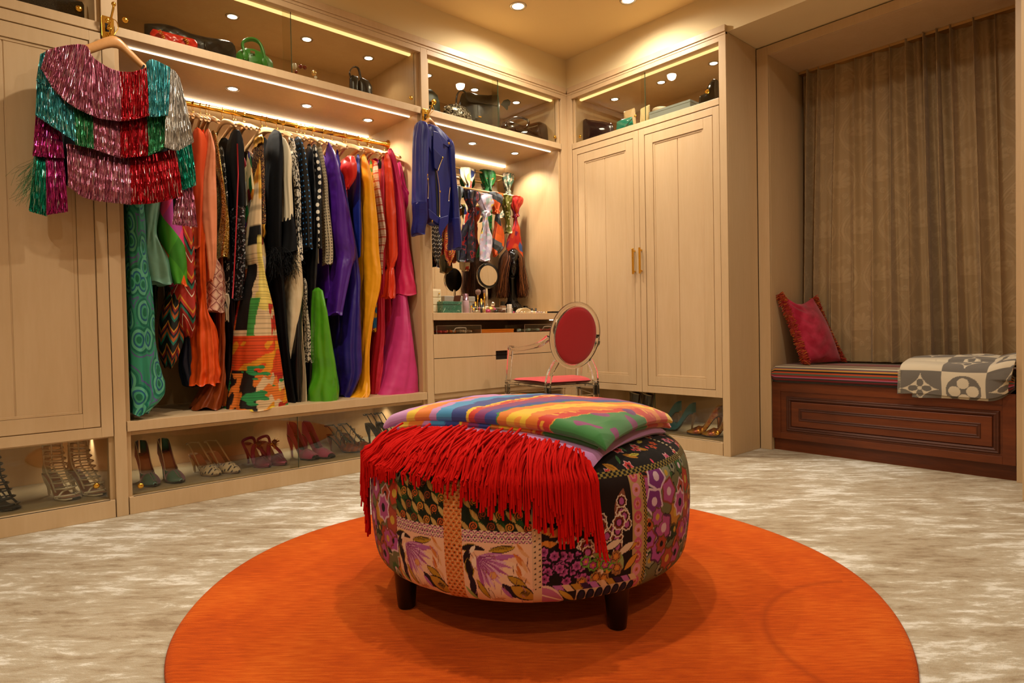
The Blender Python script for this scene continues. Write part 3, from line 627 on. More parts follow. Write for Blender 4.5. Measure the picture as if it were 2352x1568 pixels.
# top: black ground with scattered flowers, laid out in plan
TX, TY = P[..., 0], P[..., 1]
top = Paint(np.where(side, 9, TX), np.where(side, 9, TY), '#150d0b'); q = np.random.default_rng(21)
for k in range(420):
    a, r_ = q.uniform(0, 2*PI), .49*math.sqrt(q.uniform(.02, 1)); x, y = r_*math.cos(a), r_*math.sin(a); c = q.integers(7)
    if c < 2: top.flower(x, y, q.uniform(.013, .022), 6, ['#b8486a', '#c23a3a'][c], '#d9a0a4', '#3a1016', .35, k)
    elif c == 2: top.leaf(x, y, .022, .008, a+1, '#b5791f', None, '#6a3a10')
    elif c == 3: top.leaf(x, y, .02, .006, a*2, '#b9a63a', None, '#2a2410')
    elif c == 4: top.leaf(x, y, .018, .005, a*3, '#3f6a3c')
    elif c == 5: top.flower(x, y, .014, 5, '#b5451a', None, '#3a1208', .4, k)
    else: top.ell(x, y, .006, .004, '#d0405a', a)
rad = np.hypot(TX, TY)
ckr = (~side) & (np.abs(S-S[~side].min()) < .017); ck = np.mod(np.floor(U/.008)+np.floor(S/.008), 2) == 0
colr = np.where(side[..., None], pt.c, top.c); colr[ckr & ck] = C('#8c7434'); colr[ckr & ~ck] = C('#15120f')
ps = np.mod(U, .62); pk = (~side) & (np.abs(ps-.55) < .007); colr[pk & (np.mod(np.floor(S/.006), 2) == 0)] = C('#b9a67c')
lum = colr.mean(-1, keepdims=True); colr = colr*.9+lum*.02
ot = thing('ottoman', 'round patchwork print ottoman on tapered black legs', 'ottoman', (*OC, 0))
P[..., 2] += .0012*wnoise(None, U*6, V*6, 2)
M().grid(P, cv=True, col=colr).obj('cushion', painted('ottoman_velvet', .85, sheen=.03, spec=.2, bump=.25, bscale=1100), ot)
M().lathe([(.30, .123), (.43, .1205), (.43, .114), (.001, .114)], 48).obj('base_board', 'black', ot)
a0 = math.atan2(1.53-OC[1], .935-OC[0])
for k in range(4):
    a = a0+k*PI/2; M().lathe([(.022, .0148), (.0245, .018), (.035, .13), (.035, .14)], 24, (.42*math.cos(a), .42*math.sin(a), 0)).obj('leg', 'leg_black', ot)  if mat('leg_black', '#0a0807', .28, spec=.5) else 0

# ================================================================== FOLDED THROW ON THE OTTOMAN
def throw_design(u, v):
    """u along the fringed edge 0..1, v across 0..1: flowing knitted bands on lilac"""
    c = Paint(u, v, '#c487bd'); w = wnoise(None, u*3, v*3, 5, 3)*.012+wnoise(None, u*24, v*24, 8, 2)*.006
    e_ = np.clip((u-.2)/.8, 0, 1); t = u-.38*v*e_*e_*(3-2*e_)+w        # band coordinate
    for a, b_, col in [(.127, .165, '#e6bb2e'), (.165, .245, '#e0781c'), (.29, .36, '#3f8fc0'), (.36, .425, '#2f3f86'), (.425, .44, '#e6bb2e'), (.44, .475, '#c9331f'), (.475, .525, '#86306a'), (.525, .565, '#34408c'), (.565, .573, '#3f8a3e'),
                       (.573, .615, '#dd7a20'), (.615, .685, '#e6bb2e'), (.685, .73, '#dd7a20'), (.73, .785, '#c8301f'), (.785, .8, '#d9902a'), (.79, 2, '#3c7a3e')]:
        k = (t > a) & (t < b_)
        if b_ < .25: k &= v < .72-(.25-t)*3.0
        c.put(k, col)
    c.put((t > .79) & (wnoise(None, u*5, v*5, 13, 2) > .52), '#86306a')
    c.put((np.abs(t-.455) < .006) & (wnoise(None, u*20, v*3, 4, 2) > .1), '#f0b060'); c.put((np.abs(t-.655) < .012) & (wnoise(None, u*9, v*9, 6, 2) > .35), '#e8902a'); c.put((np.abs(t-.74) < .01) & (wnoise(None, u*14, v*14, 9, 2) > .3), '#e6a02e')
    q_ = v+.05*np.sin(u*11)+.02*np.sin(u*31)      # loop of red and yellow along the back
    k = (t < .31) & (u > .12+.2*(q_ > .97)); c.put(k & (q_ > .84), '#e6bb2e'); c.put(k & (q_ > .87) & (u > .17), '#cf3420'); c.put(k & (q_ > .93) & (u > .2), '#e6bb2e'); c.put(k & (q_ > .955) & (u > .22), '#c487bd'); c.put(k & (q_ > .97) & (u > .27) & (u < .36), '#34408c')
    e = ((u-.085-.12*(v-.70))/.036)**2+((v-.70)/.17)**2 < 1; c.put(e, '#454a92'); e = ((u-.085-.12*(v-.70))/.012)**2+((v-.74)/.09)**2 < 1; c.put(e, '#c487bd')
    c.put((u > .93) & (t > .3) & (t < .62) & (wnoise(None, u*5, v*5, 23, 2) < .5), '#e6bb2e'); c.put((u > .9) & (v > .78) & (wnoise(None, u*7, v*7, 17) > .1), '#cf3420'); c.put((u > .9) & (np.hypot((u-.955)/.025, (v-.47)/.04) < 1), '#6a2a6a')
    return c.c
painted('knit', .95, bump=.35, bscale=700, sheen=.4)
def patch(cs, nu, nv, zf, col, mb, thick=.012):
    """soft folded slab over four plan corners cs (left, front, right, back)"""
    u, v = np.meshgrid(np.linspace(0, 1, nu), np.linspace(0, 1, nv), indexing='ij')
    A, B, Cc, D = [np.array(q, float) for q in cs]
    pl = ((1-u)*(1-v))[..., None]*A+(u*(1-v))[..., None]*B+(u*v)[..., None]*Cc+((1-u)*v)[..., None]*D
    z = zf(pl[..., 0], pl[..., 1], u, v); return u, v, np.concatenate([pl, z[..., None]], -1)
def ottz(x, y):
    r_ = np.hypot(x-OC[0], y-OC[1]); return np.interp(r_, [q[0] for q in pr[::-1][:-6]][:14], [q[1] for q in pr[::-1][:-6]][:14])
def topz(x, y):
    r_ = np.hypot(x-OC[0], y-OC[1]); rs = np.array([0, .06, .15, .24, .32, .39, .436, .462, .477, .486, .50]); zs = np.array([.501, .501, .499, .494, .486, .474, .459, .441, .42, .395, .36])
    return np.interp(r_, rs, zs)
def clothz(x, y):
    r_ = np.hypot(x-OC[0], y-OC[1]); return np.maximum(topz(x, y), .450-np.clip(r_-.45, 0, 1)*.9)
def rolled(cs, nu, nv, h0, h, col, name, parent, mtl, roll=.5, lift=None):
    """closed pillow-edged slab: rounded edges all around, draped on the ottoman"""
    u, v, Pb = patch(cs, nu, nv, lambda x, y, a, b_: clothz(x, y)+h0, None, None)
    ed = np.minimum(np.minimum(u, 1-u)*.62, np.minimum(v, 1-v)*.56); e = np.clip(ed/(h*.75), 0, 1); rd = np.sqrt(np.clip(1-(1-e)**2, 0, 1))
    wob = wnoise(None, u*2, v*2, 31)*.004
    ext = 0 if lift is None else lift(u, v)
    T = Pb.copy(); T[..., 2] += h*.5*(1+rd)+wob*rd+ext*e; Bm = Pb.copy(); Bm[..., 2] += h*.5*(1-rd)+ext*e*.0
    m_ = M(); m_.grid(T, col=col(u, v, 0)); m_.grid(Bm[::-1], col=col(u[::-1], v[::-1], 1))
    return m_.obj(name, mtl, parent)
bl = thing('folded_throw', 'folded multicolour knitted throw with long red fringe on the ottoman', 'throw', (*OC, .5))
def dome(px, py, h):
    zz = np.linspace(.62, .36, 400); pp = np.array([atZ(px, py, z) for z in zz]); g = zz-(clothz(pp[:, 0], pp[:, 1])+h); g[np.hypot(pp[:, 0]-OC[0], pp[:, 1]-OC[1]) > .515] = 9
    n_ = np.nonzero(g < 0)[0]; k = n_[0] if len(n_) else int(np.argmin(g)); return pp[k, :2]
def quad(l, f, r_): l, f, r_ = dome(*l), dome(*f), dome(*r_); return [l, f, r_, l+(r_-f)*1.0]
cLi = lambda q: np.array(q)-OC
bo = bl
def tocol(f): return lambda u, v, s: f(u, v)
def lilac(u, v, s): return np.tile(C('#bd7fb6'), (*u.shape, 1))
class _Off:  # world-space helper: rolled() works in world plan coordinates
    pass
lower = rolled(quad((852, 1003, .014), (1360, 1076, .016), (1530, 987, .02)), 90, 90, .002, .022, lilac, 'lower_fold', bl, MATS['knit'])
mid = rolled(quad((905, 985, .03), (1372, 1030, .03), (1542, 975, .035)), 150, 110, .018, .026, lambda u, v, s: throw_design(u*.9+.1, np.clip(v*.9, 0, 1)), 'middle_fold', bl, MATS['knit'], lift=lambda u, v: .012*np.clip((u-.6)/.4, 0, 1)*v)
upper = rolled(quad((880, 986, .045), (1392, 1040, .05), (1545, 950, .055)), 420, 330, .034, .040, lambda u, v, s: throw_design(u, v), 'upper_fold', bl, MATS['knit'], lift=lambda u, v: .010*np.sin(v*PI)*u)
for o in (lower, mid, upper): o.matrix_parent_inverse = Matrix.Translation((-OC[0], -OC[1], -.5))
# red yarn fringe along the front-left edge
mat('red_yarn', '#c4120c', .95, spec=.1, bump=.2, bscale=600)
E0, E1 = np.array(dome(848, 1006, .012)), np.array(dome(1356, 1072, .012))
fr = M(); q = np.random.default_rng(4); nrm = np.array([-(E1-E0)[1], (E1-E0)[0]]); nrm /= np.linalg.norm(nrm)
if nrm@(E0-OC) < 0: nrm = -nrm
def rim_path(p, d, L_, sway, lift_):
    """yarn leaves the edge, lies on the cushion's shoulder, then hangs free"""
    pts = []; x = np.array(p, float); s_ = 0; r0 = np.hypot(*(x-OC)); z = topz(*x)+.012+lift_; pts.append((*x, z)); step = L_/11; dirp = d/np.linalg.norm(d)
    for k in range(11):
        r_ = np.hypot(*(x-OC)); sl = np.interp(r_, [.3, .42, .46, .48, .492, .50], [.08, .3, .7, 1.2, 3, 30])
        out = (x-OC)/r_; dh = .75*dirp+.45*out if r_ < .47 else out*.9+.35*dirp; dh /= np.linalg.norm(dh)
        c_ = 1/math.sqrt(1+sl*sl); x = x+dh*step*c_+sway*step*.25*(k/11)*np.array([E1[0]-E0[0], E1[1]-E0[1]])/.75
        z = z-step*sl*c_
        r2 = np.hypot(*(x-OC)); zt = topz(*x)+.008+lift_
        if r2 < .49 and z < zt: z = zt
        if r2 < .502 and z < .44: x = OC+(x-OC)*(.503+lift_*.5)/r2
        pts.append((*x, z))
    return np.array(pts)
ED = (E1-E0)/np.linalg.norm(E1-E0)
gb = q.normal(0, 1, 200)
for k in range(1000):
    t = (k+q.uniform(-.4, .4))/1000; cl = math.sin(k*.14)+.6*math.sin(k*.047)+.4*math.sin(k*.31)
    p = E0+(E1-E0)*t; L_ = np.interp(t, [0, .06, .2, .5, .75, 1], [.20, .18, .172, .215, .235, .20])*q.uniform(.84, 1.14)*(1+.10*math.sin(k*.07))
    bend = q.normal(0, .09)+.16*cl+.20*gb[k//8]; al = .30*math.sin(PI*min(1, t*1.1)); d = nrm+ED*(al+bend)
    pp = rim_path(p, d, L_, bend*1.1, abs(q.normal(0, .011)))
    fr.tube(curve(pp, 14), np.linspace(.0034, .0027, 14)*q.uniform(.85, 1.2), 5, caps=False)
fro = fr.obj('fringe', 'red_yarn', bl, kind='stuff', label='long red yarn fringe'); fro.matrix_parent_inverse = Matrix.Translation((-OC[0], -OC[1], -.5))
# ================================================================== CLEAR CHAIR
m, nt, b = newmat('clear_acrylic'); setp(b, .0, 0, .5, trans=1.0, ior=1.33); b.inputs['Base Color'].default_value = (.97, .955, .94, 1)
mat('red_felt_shaded', '#a81018', .9, sheen=.3, bump=.15, bscale=700); mat('red_seat', '#cf3a3e', .85, sheen=.3, bump=.15, bscale=700)  # back pad faces away from the lamps; that shade is put into its red
ch = thing('clear_armchair', 'transparent acrylic armchair with oval back and red pads', 'chair', (2.905, 2.615, 0), math.radians(-19.5))
ch.location = (2.82+.334*.2, 2.61+.943*.2, 0)
yb, yf, wb, wf, zs = -.20, .20, .165, .262, .445
def bar(pts, w, d, name, mt='clear_acrylic', par=ch, n=None, bevel=.004):
    """rectangular bar swept along a path, w across x, d across the path in y-z"""
    P = curve(pts, n or max(2, len(pts)*4)) if len(pts) > 2 else np.array(pts, float); T = np.gradient(P, axis=0); T /= np.linalg.norm(T, axis=1)[:, None]; out = []
    for p, t in zip(P, T):
        a = np.array([1.0, 0, 0]); a = a-t*(a@t); a /= np.linalg.norm(a); c_ = np.cross(t, a)
        out.append([p+a*w/2*i+c_*d/2*j for i, j in ((-1, -1), (1, -1), (1, 1), (-1, 1))])
    G = np.array(out); m_ = M(); m_.grid(G, cv=True); k = len(P); m_.f += [[3, 2, 1, 0], [(k-1)*4+i for i in range(4)]]
    return m_.obj(name, mt, par, smooth=False, bevel=bevel)
for s in (-1, 1):
    bar([(s*wb, yb, zs+.02), (s*wb*1.02, yb-.02, .25), (s*wb*1.05, yb-.075, .001)], .032, .036, 'leg')
    bar([(s*wf, yf, zs+.02), (s*wf, yf+.004, .25), (s*wf*.99, yf+.012, .001)], .034, .036, 'leg')
    bar([(s*wf, yf-.01, zs+.018), (s*wf, yf-.035, .56), (s*(wf+.012), yf-.09, .675)], .030, .030, 'arm_post')
    bar([(s*(wf+.012), yf-.075, .680), (s*(wf-.0), yf-.2, .672), (s*(wf-.06), yb+.04, .70), (s*.162, yb-.028, .745)], .034, .026, 'arm')
    bar([(s*wb, yb, zs+.018), (s*.15, yb-.012, .53), (s*.112, yb-.022, .60)], .034, .03, 'back_post')
    pts = [(s*wb, yb, zs-.035), (s*wf, yf, zs-.035)]; P0, P1 = np.array(pts)
    m_ = M(); d_ = (P1-P0)/np.linalg.norm(P1-P0); n_ = np.array([-d_[1], d_[0], 0])*.009
    v = [P0-n_+[0, 0, -.03], P1-n_+[0, 0, -.03], P1+n_+[0, 0, -.03], P0+n_+[0, 0, -.03]]; v += [q+[0, 0, .06] for q in v]
    m_.add(v, [(3, 2, 1, 0), (4, 5, 6, 7), (0, 1, 5, 4), (1, 2, 6, 5), (2, 3, 7, 6), (3, 0, 4, 7)]); m_.obj('apron', 'clear_acrylic', ch, smooth=False, bevel=.003)
for y, wd in ((yb, wb), (yf, wf)): M().box((-wd, y-.009, zs-.065), (wd, y+.009, zs-.005)).obj('apron', 'clear_acrylic', ch, smooth=False, bevel=.003)
M().prism([(-wb-.012, yb-.015), (wb+.012, yb-.015), (wf+.012, yf+.015), (-wf-.012, yf+.015)], zs-.004, zs+.010).obj('seat', 'clear_acrylic', ch, smooth=False, bevel=.003)
# oval back, leaning away from the seat
tilt = .19; oc = np.array([0, yb-.05, .752])
def oval(a, b_, prof, name, mt, n=64):
    t = np.arange(n)*2*PI/n; G = []
    for e, dn in prof:
        x, z = (a+e)*np.cos(t), (b_+e)*np.sin(t); G.append(np.stack([x+oc[0], oc[1]-z*math.sin(tilt)-dn*math.cos(tilt), oc[2]+z*math.cos(tilt)-dn*math.sin(tilt)], -1))
    m_ = M(); m_.grid(np.array(G), cv=True); k = len(prof); o_ = (k-1)*n
    if prof[0] != prof[-1]: m_.f += [[i for i in range(n)][::-1], [o_+i for i in range(n)]]
    return m_.obj(name, mt, ch, fix=True)
oval(.168, .205, [(-.030, -.006), (-.024, -.012), (-.003, -.012), (0, -.008), (0, .010), (-.003, .014), (-.024, .014), (-.030, .010), (-.030, -.006)], 'back_frame', 'clear_acrylic')
oval(.143, .181, [(-.004, -.006), (0, -.003), (0, .004), (-.004, .007)], 'backrest', 'clear_acrylic')
oval(.137, .174, [(-.008, .008), (0, .010), (.002, .014), (-.004, .020), (-.03, .024), (-.135, .026)], 'back_pad', 'red_felt_shaded')
oval(.137, .174, [(-.135, -.022), (-.03, -.021), (-.004, -.018), (.001, -.012), (-.006, -.0075)], 'back_pad', 'red_felt_shaded')
u, v = np.meshgrid(np.linspace(0, 1, 26), np.linspace(0, 1, 26), indexing='ij')
hw = (wb-.012)*(1-v)+(wf-.025)*v; X = (u*2-1)*hw; Yy = (yb+.03)*(1-v)+(yf-.01)*v
ed = np.clip(np.minimum(np.minimum(u, 1-u), np.minimum(v, 1-v))/.09, 0, 1); h = np.sqrt(1-(1-ed)**2)
m_ = M(); m_.grid(np.stack([X, Yy, zs+.011+.013+.013*h+.004*np.sin(v*4)], -1)); m_.grid(np.stack([X, Yy, zs+.0105+.013-.013*h], -1)[::-1]); m_.obj('seat_pad', 'red_seat', ch)

# ================================================================== WINDOW SEAT
bn = thing('window_bench', 'dark mahogany window bench with moulded front panel', 'bench', (4.1, 1.248, 0))
M().box((3.90, .637, 0.0), (3.915, 1.859, .080)).obj('toe_kick', 'mahogany', bn, True, False)
fb = M(); fb.box((3.876, .637, .078), (3.90, 1.859, .425)); fb.box((3.87, .637, .078), (3.876, .69, .425)).box((3.87, 1.806, .078), (3.876, 1.859, .425)).box((3.87, .69, .078), (3.876, 1.806, .118)).box((3.87, .69, .375), (3.876, 1.806, .425)); fb.obj('front_panel', 'mahogany', bn, True, False, .0015)
def mould(y0, y1, z0, z1, w, name):
    m_ = M(); n = 4
    for (a, b_) in (((y0, z0), (y1, z0)), ((y1, z0), (y1, z1)), ((y1, z1), (y0, z1)), ((y0, z1), (y0, z0))): pass
    prof = [(0, 3.876), (.002, 3.868), (.006, 3.864), (.012, 3.867), (.018, 3.864), (w-.004, 3.870), (w, 3.876)]
    G = [[(xx, y0+e, z0+e), (xx, y1-e, z0+e), (xx, y1-e, z1-e), (xx, y0+e, z1-e)] for e, xx in prof]
    m_.grid(np.array(G), cv=True).obj(name, 'mahogany_dark', bn, True, False, fix=True)
wood('mahogany_dark', '#5a2a10', '#371507', rough=.62, scale=(3, .6, 5), n2=14, bump=.05)
mould(.700, 1.770, .130, .345, .030, 'moulding'); mould(.775, 1.695, .196, .279, .028, 'moulding')
M().box((3.868, .731, .161), (3.876, 1.739, .314)).obj('raised_panel', 'mahogany', bn, True, False, .003)
M().box((3.87, .637, .425), (4.40, 1.859, .432)).box((3.915, .637, 0), (4.40, .66, .425)).box((3.915, 1.84, 0), (4.40, 1.859, .425)).obj('box', 'mahogany', bn, True, False)
# striped cushion: stripes run along the bench
ny, npf = 60, 150
prof = [(4.33, .434), (3.90, .434), (3.868, .436), (3.858, .444), (3.855, .46), (3.855, .505), (3.858, .519), (3.868, .529), (3.89, .534), (4.05, .538), (4.33, .536)]
pc2 = curve([(a, z, 0) for a, z in prof], npf); sl = np.concatenate([[0], np.cumsum(np.hypot(*np.diff(pc2[:, :2], axis=0).T))])
yy = np.linspace(.64, 1.856, ny); ed = np.clip(np.minimum(yy-.64, 1.856-yy)/.02, 0, 1); sq = .55+.45*np.sqrt(1-(1-ed)**2)
G = np.stack([np.repeat(pc2[:, :1], ny, 1), np.repeat(yy[None], npf, 0), .485+(pc2[:, 1:2]-.485)*sq[None]], -1)
cols = ['#1a241c', '#5a6b52', '#c9a06a', '#8f2f22', '#b8481f', '#c08a3c', '#20201c', '#4a5f50', '#7c2440', '#b25a78', '#c9b59a', '#6a1414', '#8e1f20', '#3a1a14', '#b9a58c', '#7a7468', '#2a2c28', '#93808a', '#b08a86', '#6f3a4e', '#38302c', '#a86a7c']
q = np.random.default_rng(8); cuts = np.cumsum(q.uniform(.004, .011, 260)); idx = np.searchsorted(cuts, sl); seqc = q.integers(0, len(cols), 400)
seqc[:] = [(3*i+seqc[i]) % len(cols) if i > 30 else i % len(cols) for i in range(400)]
cc = np.array([C(cols[seqc[i]]) for i in idx]); cu = thing('bench_cushion', 'long striped bench cushion on the window seat', 'cushion', (4.1, 1.248, .43))
cm = M().grid(G, col=np.repeat(cc[:, None], ny, 1)); n_ = npf*ny
cm.f += [[i*ny for i in range(npf)], [i*ny+ny-1 for i in range(npf)][::-1]]
cm.obj('cover', painted('stripe_weave', .9, bump=.2, bscale=800, sheen=.2), cu, True)
# curtain: gathered damask
nc, nzc = 480, 400
s = np.linspace(0, 1, nc); zz = np.linspace(.545, 2.482, nzc)
q = np.random.default_rng(12)
ph = np.cumsum(np.interp(np.linspace(0, 13, nc), np.arange(14), q.uniform(.55, 1.5, 14))); ph = ph/ph[-1]*2*PI*13
S_, Z_ = np.meshgrid(s, zz, indexing='ij'); hgt = (Z_-.545)/1.94
dr = .035*np.sin(S_*5+1)*(1-hgt)
PH = np.interp(np.clip(S_+dr, 0, 1), s, ph)
ampv = .050*(.75+.35*np.sin(S_*9+2))*(1-.12*hgt); fold = ampv*(np.sin(PH)+.33*np.sin(2*PH+1.1+1.2*hgt)+.15*np.sin(3.7*PH+2*hgt))
Xc = 4.335+fold+.006*np.sin(PH*2.3+Z_*3); Yc = 1.853-S_*1.212+.016*np.cos(PH+.4)*np.minimum(1, np.minimum(S_, 1-S_)*20)
al_ = np.concatenate([[0], np.cumsum(np.hypot(np.diff(Xc[:, 200]), np.diff(Yc[:, 200])))]); AU = np.repeat(al_[:, None], nzc, 1)
# ogee damask motif: acanthus fans, rosettes and outlined ogees
pu, pv = .34, .62
def motif(U, V):
    row = np.floor(V/pv*2); fu = np.mod(U/pu+.5*np.mod(row, 2), 1)-.5; fv = np.mod(V/pv*2, 1)-.5
    x, y = fu*pu, fv*pv/2; rr_, tt = np.hypot(x, y), np.arctan2(x, y); g = np.zeros_like(x)
    ray_ = np.abs(np.sin(tt*6.5)); g = np.where((rr_ < .085*(.65+.35*ray_)) & (rr_ > .012) & (y > -.03), .5+.5*ray_, g)
    og = np.abs(x)-(.148-.10*np.abs(fv*2)**1.6); g = np.where(np.abs(og) < .007, 1, g); g = np.where(np.abs(og+.02) < .0035, .8, g); g = np.where(np.abs(og-.018) < .003, .6, g)
    for cx, cy in ((.045, -.085), (-.045, -.085), (0, -.115), (.09, .02), (-.09, .02), (.06, .11), (-.06, .11)):
        d = np.hypot(x-cx, y-cy); g = np.where((d < .022) & (np.mod(d/.011, 1) < .55), 1, g)
    sp = np.sin((rr_*60-tt*3)); g = np.where((rr_ > .085) & (rr_ < .15) & (sp > .72) & (g == 0), .55, g)
    return g
g = motif(AU, Z_); colc = C('#a98c64')*(1-g[..., None])+C('#b59870')*g[..., None]
cr_ = thing('curtain', 'taupe damask curtain hanging in soft folds behind the window seat', 'curtain', (4.33, 1.25, .54))
M().grid(np.stack([Xc-.0016*g, Yc, Z_], -1), col=colc).obj('drape', painted('damask', .62, bump=.1, bscale=900, sheen=.2), cr_, True, solid=.002)
tr = M().box((4.30, .64, 2.470), (4.37, 1.858, 2.4865)); tr.obj('track', 'brass_pale', cr_, True, False)
# pink velvet cushion with brush fringe
pk = thing('fringed_pillow', 'pink velvet pillow with coral brush fringe leaning in the corner', 'pillow', (4.08, 1.68, .535))
a_, b_, c_, d_ = [np.array(q) for q in ((3.93, 1.838, .985), (3.955, 1.690, .548), (4.255, 1.590, .551), (4.245, 1.758, .965))]   # near top, near bottom, far bottom, far top
n = 64; u, v = np.meshgrid(np.linspace(0, 1, n), np.linspace(0, 1, n), indexing='ij')
B4 = ((1-u)*(1-v))[..., None]*b_+(u*(1-v))[..., None]*c_+(u*v)[..., None]*d_+((1-u)*v)[..., None]*a_
nn = np.cross(c_-b_, a_-b_); nn /= np.linalg.norm(nn)
if nn[1] > 0: nn = -nn
pf = (np.sin(PI*u)*np.sin(PI*v))**.42; inset = .10*np.sin(PI*v)*(.5-u)*np.abs(2*u-1)+0
top_sag = .055*np.sin(PI*u)*np.clip((v-.6)/.4, 0, 1)
wr = .006*np.sin(30*v+8*u+4*np.sin(6*u))*np.exp(-((u-.25)/.25)**2)*(pf > .05)+.004*np.sin(18*u-14*v)*np.clip(v-.6, 0, 1)
side_ = (c_-b_)/np.linalg.norm(c_-b_)
F1 = B4+nn*(.088*pf+wr)[..., None]+side_*(inset*.35)[..., None]-np.array([0, 0, 1])*top_sag[..., None]
F2 = B4-nn*(.060*pf)[..., None]+side_*(inset*.35)[..., None]-np.array([0, 0, 1])*top_sag[..., None]
m, nt, b = newmat('pink_velvet'); setp(b, .85, 0, .15, sheen=.25); tcx = nt.nodes.new('ShaderNodeTexCoord'); nz_ = nt.nodes.new('ShaderNodeTexNoise'); nz_.inputs['Scale'].default_value = 14; nz_.inputs['Detail'].default_value = 4
nt.links.new(tcx.outputs['Object'], nz_.inputs[0]); r = ramp(nt, [(.35, '#98152f'), (.65, '#bd3350')]); nt.links.new(nz_.outputs[0], r.inputs[0]); nt.links.new(r.outputs[0], b.inputs['Base Color'])
pm = M().grid(F1).grid(F2[::-1]); pm.obj('cover', 'pink_velvet', pk, True)
frm = M(); q = np.random.default_rng(2); colf = []; mat('coral_fringe', '#c4502c', .8, sheen=.3); painted('fringe_thread', .75, bump=0)
for path in (F1[0], F1[-1]):
    P = path; dn = side_*(-1 if path is F1[0] else 1)
    for k in range(2600):
        t = q.uniform(0, n-1.001); i = int(t); p = P[i]*(1-(t-i))+P[i+1]*(t-i); a = q.uniform(-1.6, 1.6)
        d = dn*math.cos(a)+nn*math.sin(a)+np.array([0, 0, q.normal(0, .3)]); d /= np.linalg.norm(d); l_ = q.uniform(.024, .040)
        w_ = np.cross(d, q.normal(size=3)); w_ /= np.linalg.norm(w_); e = p+d*l_
        cc_ = C(['#b23a24', '#c4552e', '#9c2a20', '#c9742e', '#b8433a'][q.integers(5)])
        frm.add([p-w_*.0014, p+w_*.0014, e+w_*.0020, e-w_*.0020], [(0, 1, 2, 3)], col=np.tile(cc_, (4, 1)))
frm.obj('brush_fringe', 'fringe_thread', pk, True, kind='stuff', label='bushy coral brush fringe')
# grey and cream monogram blanket over the seat edge
def sd_quatre(x, y, r):   # rounded four-petal flower
    return np.minimum.reduce([np.hypot(x-r*.62, y), np.hypot(x+r*.62, y), np.hypot(x, y-r*.62), np.hypot(x, y+r*.62)])-r*.42
def star4(x, y, r): return np.sqrt(np.abs(x)/r)+np.sqrt(np.abs(y)/r)-1.0
def petals(x, y, r):
    t = np.arctan2(y, x); d = np.hypot(x, y); return d-r*np.abs(np.cos(2*t))**.8
def mono(s_, t_, T=.196, r0=.045):
    """s along the seat from the left hem, t up from the front hem"""
    G_, W_c = C('#6e675f'), C('#d3c4aa'); i = np.floor(s_/T).astype(int); j = np.floor((t_+T-.128)/T).astype(int)
    x = np.mod(s_, T)-T/2; y = np.mod(t_+T-.128, T)-T/2; grey = np.mod(i+j, 2) == 0
    col = np.where(grey[..., None], G_, W_c); fg = np.where(grey[..., None], W_c, G_)
    kind = np.mod(i+2*j, 3)
    st = grey; k = st & (np.abs(x)**.62+np.abs(y)**.62 < (.088)**.62); col = np.where(k[..., None], fg, col)
    k = st & (petals(x, y, .052) < 0); col = np.where(k[..., None], G_, col); k = st & (np.hypot(x, y) < .010); col = np.where(k[..., None], W_c, col)
    ci = (~grey) & (i == 1); k = ci & (np.hypot(x, y) < .080); col = np.where(k[..., None], G_, col); k = ci & (sd_quatre(x, y, .066) < 0); col = np.where(k[..., None], W_c, col); k = ci & (np.hypot(x, y) < .014); col = np.where(k[..., None], G_, col)
    lt = (~grey) & (i == 2); 
    def stroke(ax, ay, bx, by, w): 
        px, py, vx, vy = x-ax, y-ay, bx-ax, by-ay; h_ = np.clip((px*vx+py*vy)/(vx*vx+vy*vy), 0, 1); return np.hypot(px-h_*vx, py-h_*vy) < w
    L1 = stroke(-.05, .06, -.065, -.05, .010) | stroke(-.065, -.05, .0, -.055, .010) | stroke(-.005, .05, .03, -.03, .012) | stroke(.03, -.03, .06, .055, .007) | stroke(-.02, .055, .012, .055, .005) | stroke(.045, .058, .07, .058, .005)
    k = lt & L1; col = np.where(k[..., None], G_, col)
    return col
mb_ = thing('monogram_blanket', 'grey and cream wool blanket with monogram flowers draped over the bench', 'blanket', (4.0, .9, .53))
def drape(y0, y1, prof, s0, name, ns=150, nt_=170, seed=0, T0=0.0, bulge=.0):
    p = curve([(a, z, 0) for a, z in prof], nt_); tl = np.concatenate([[0], np.cumsum(np.hypot(*np.diff(p[:, :2], axis=0).T))])
    ss = np.linspace(0, y0-y1, ns); Sg, Tg = np.meshgrid(ss, tl, indexing='ij'); f = Sg/(y0-y1)
    wob = wnoise(None, Sg*3, Tg*3, seed, 2)
    Xg = np.repeat(p[None, :, 0], ns, 0)+.004*wob; Zg = np.repeat(p[None, :, 1], ns, 0)+.005*wob
    # right-hand end turns under in a roll
    k = np.clip((f-.80)/.20, 0, 1); front = Tg < tl[-1]*.42; Zg += np.where(Zg < .53, .045*k**2, .030*np.sin(k*PI/2)); Xg += .03*k**2*np.where(Zg < .5, 1, .2)
    Zg += .02*np.sin(f*PI*1.0)*(Xg > 3.95)*bulge
    Yg = y0-Sg+.006*wnoise(None, Sg*2, Tg*5, seed+3, 1)-.010*np.clip((Zg-.5)/.1, 0, 1)
    m_ = M().grid(np.stack([Xg, Yg, Zg], -1), col=mono(Sg+s0, Tg+T0)); return m_.obj(name, painted('blanket_wool', .95, bump=.35, bscale=520, sheen=.4), mb_, True, solid=.007)
drape(1.137, .648, [(3.839, .408), (3.836, .45), (3.838, .51), (3.848, .548), (3.875, .567), (3.93, .577), (4.02, .588), (4.10, .597), (4.14, .592), (4.15, .575)], 0, 'top_layer', bulge=.6)
drape(1.075, .665, [(3.848, .392), (3.846, .45), (3.848, .515), (3.858, .540), (3.89, .549), (4.10, .553)], .06, 'under_layer', 90, 60, 4, T0=-.03)
st_ = M()
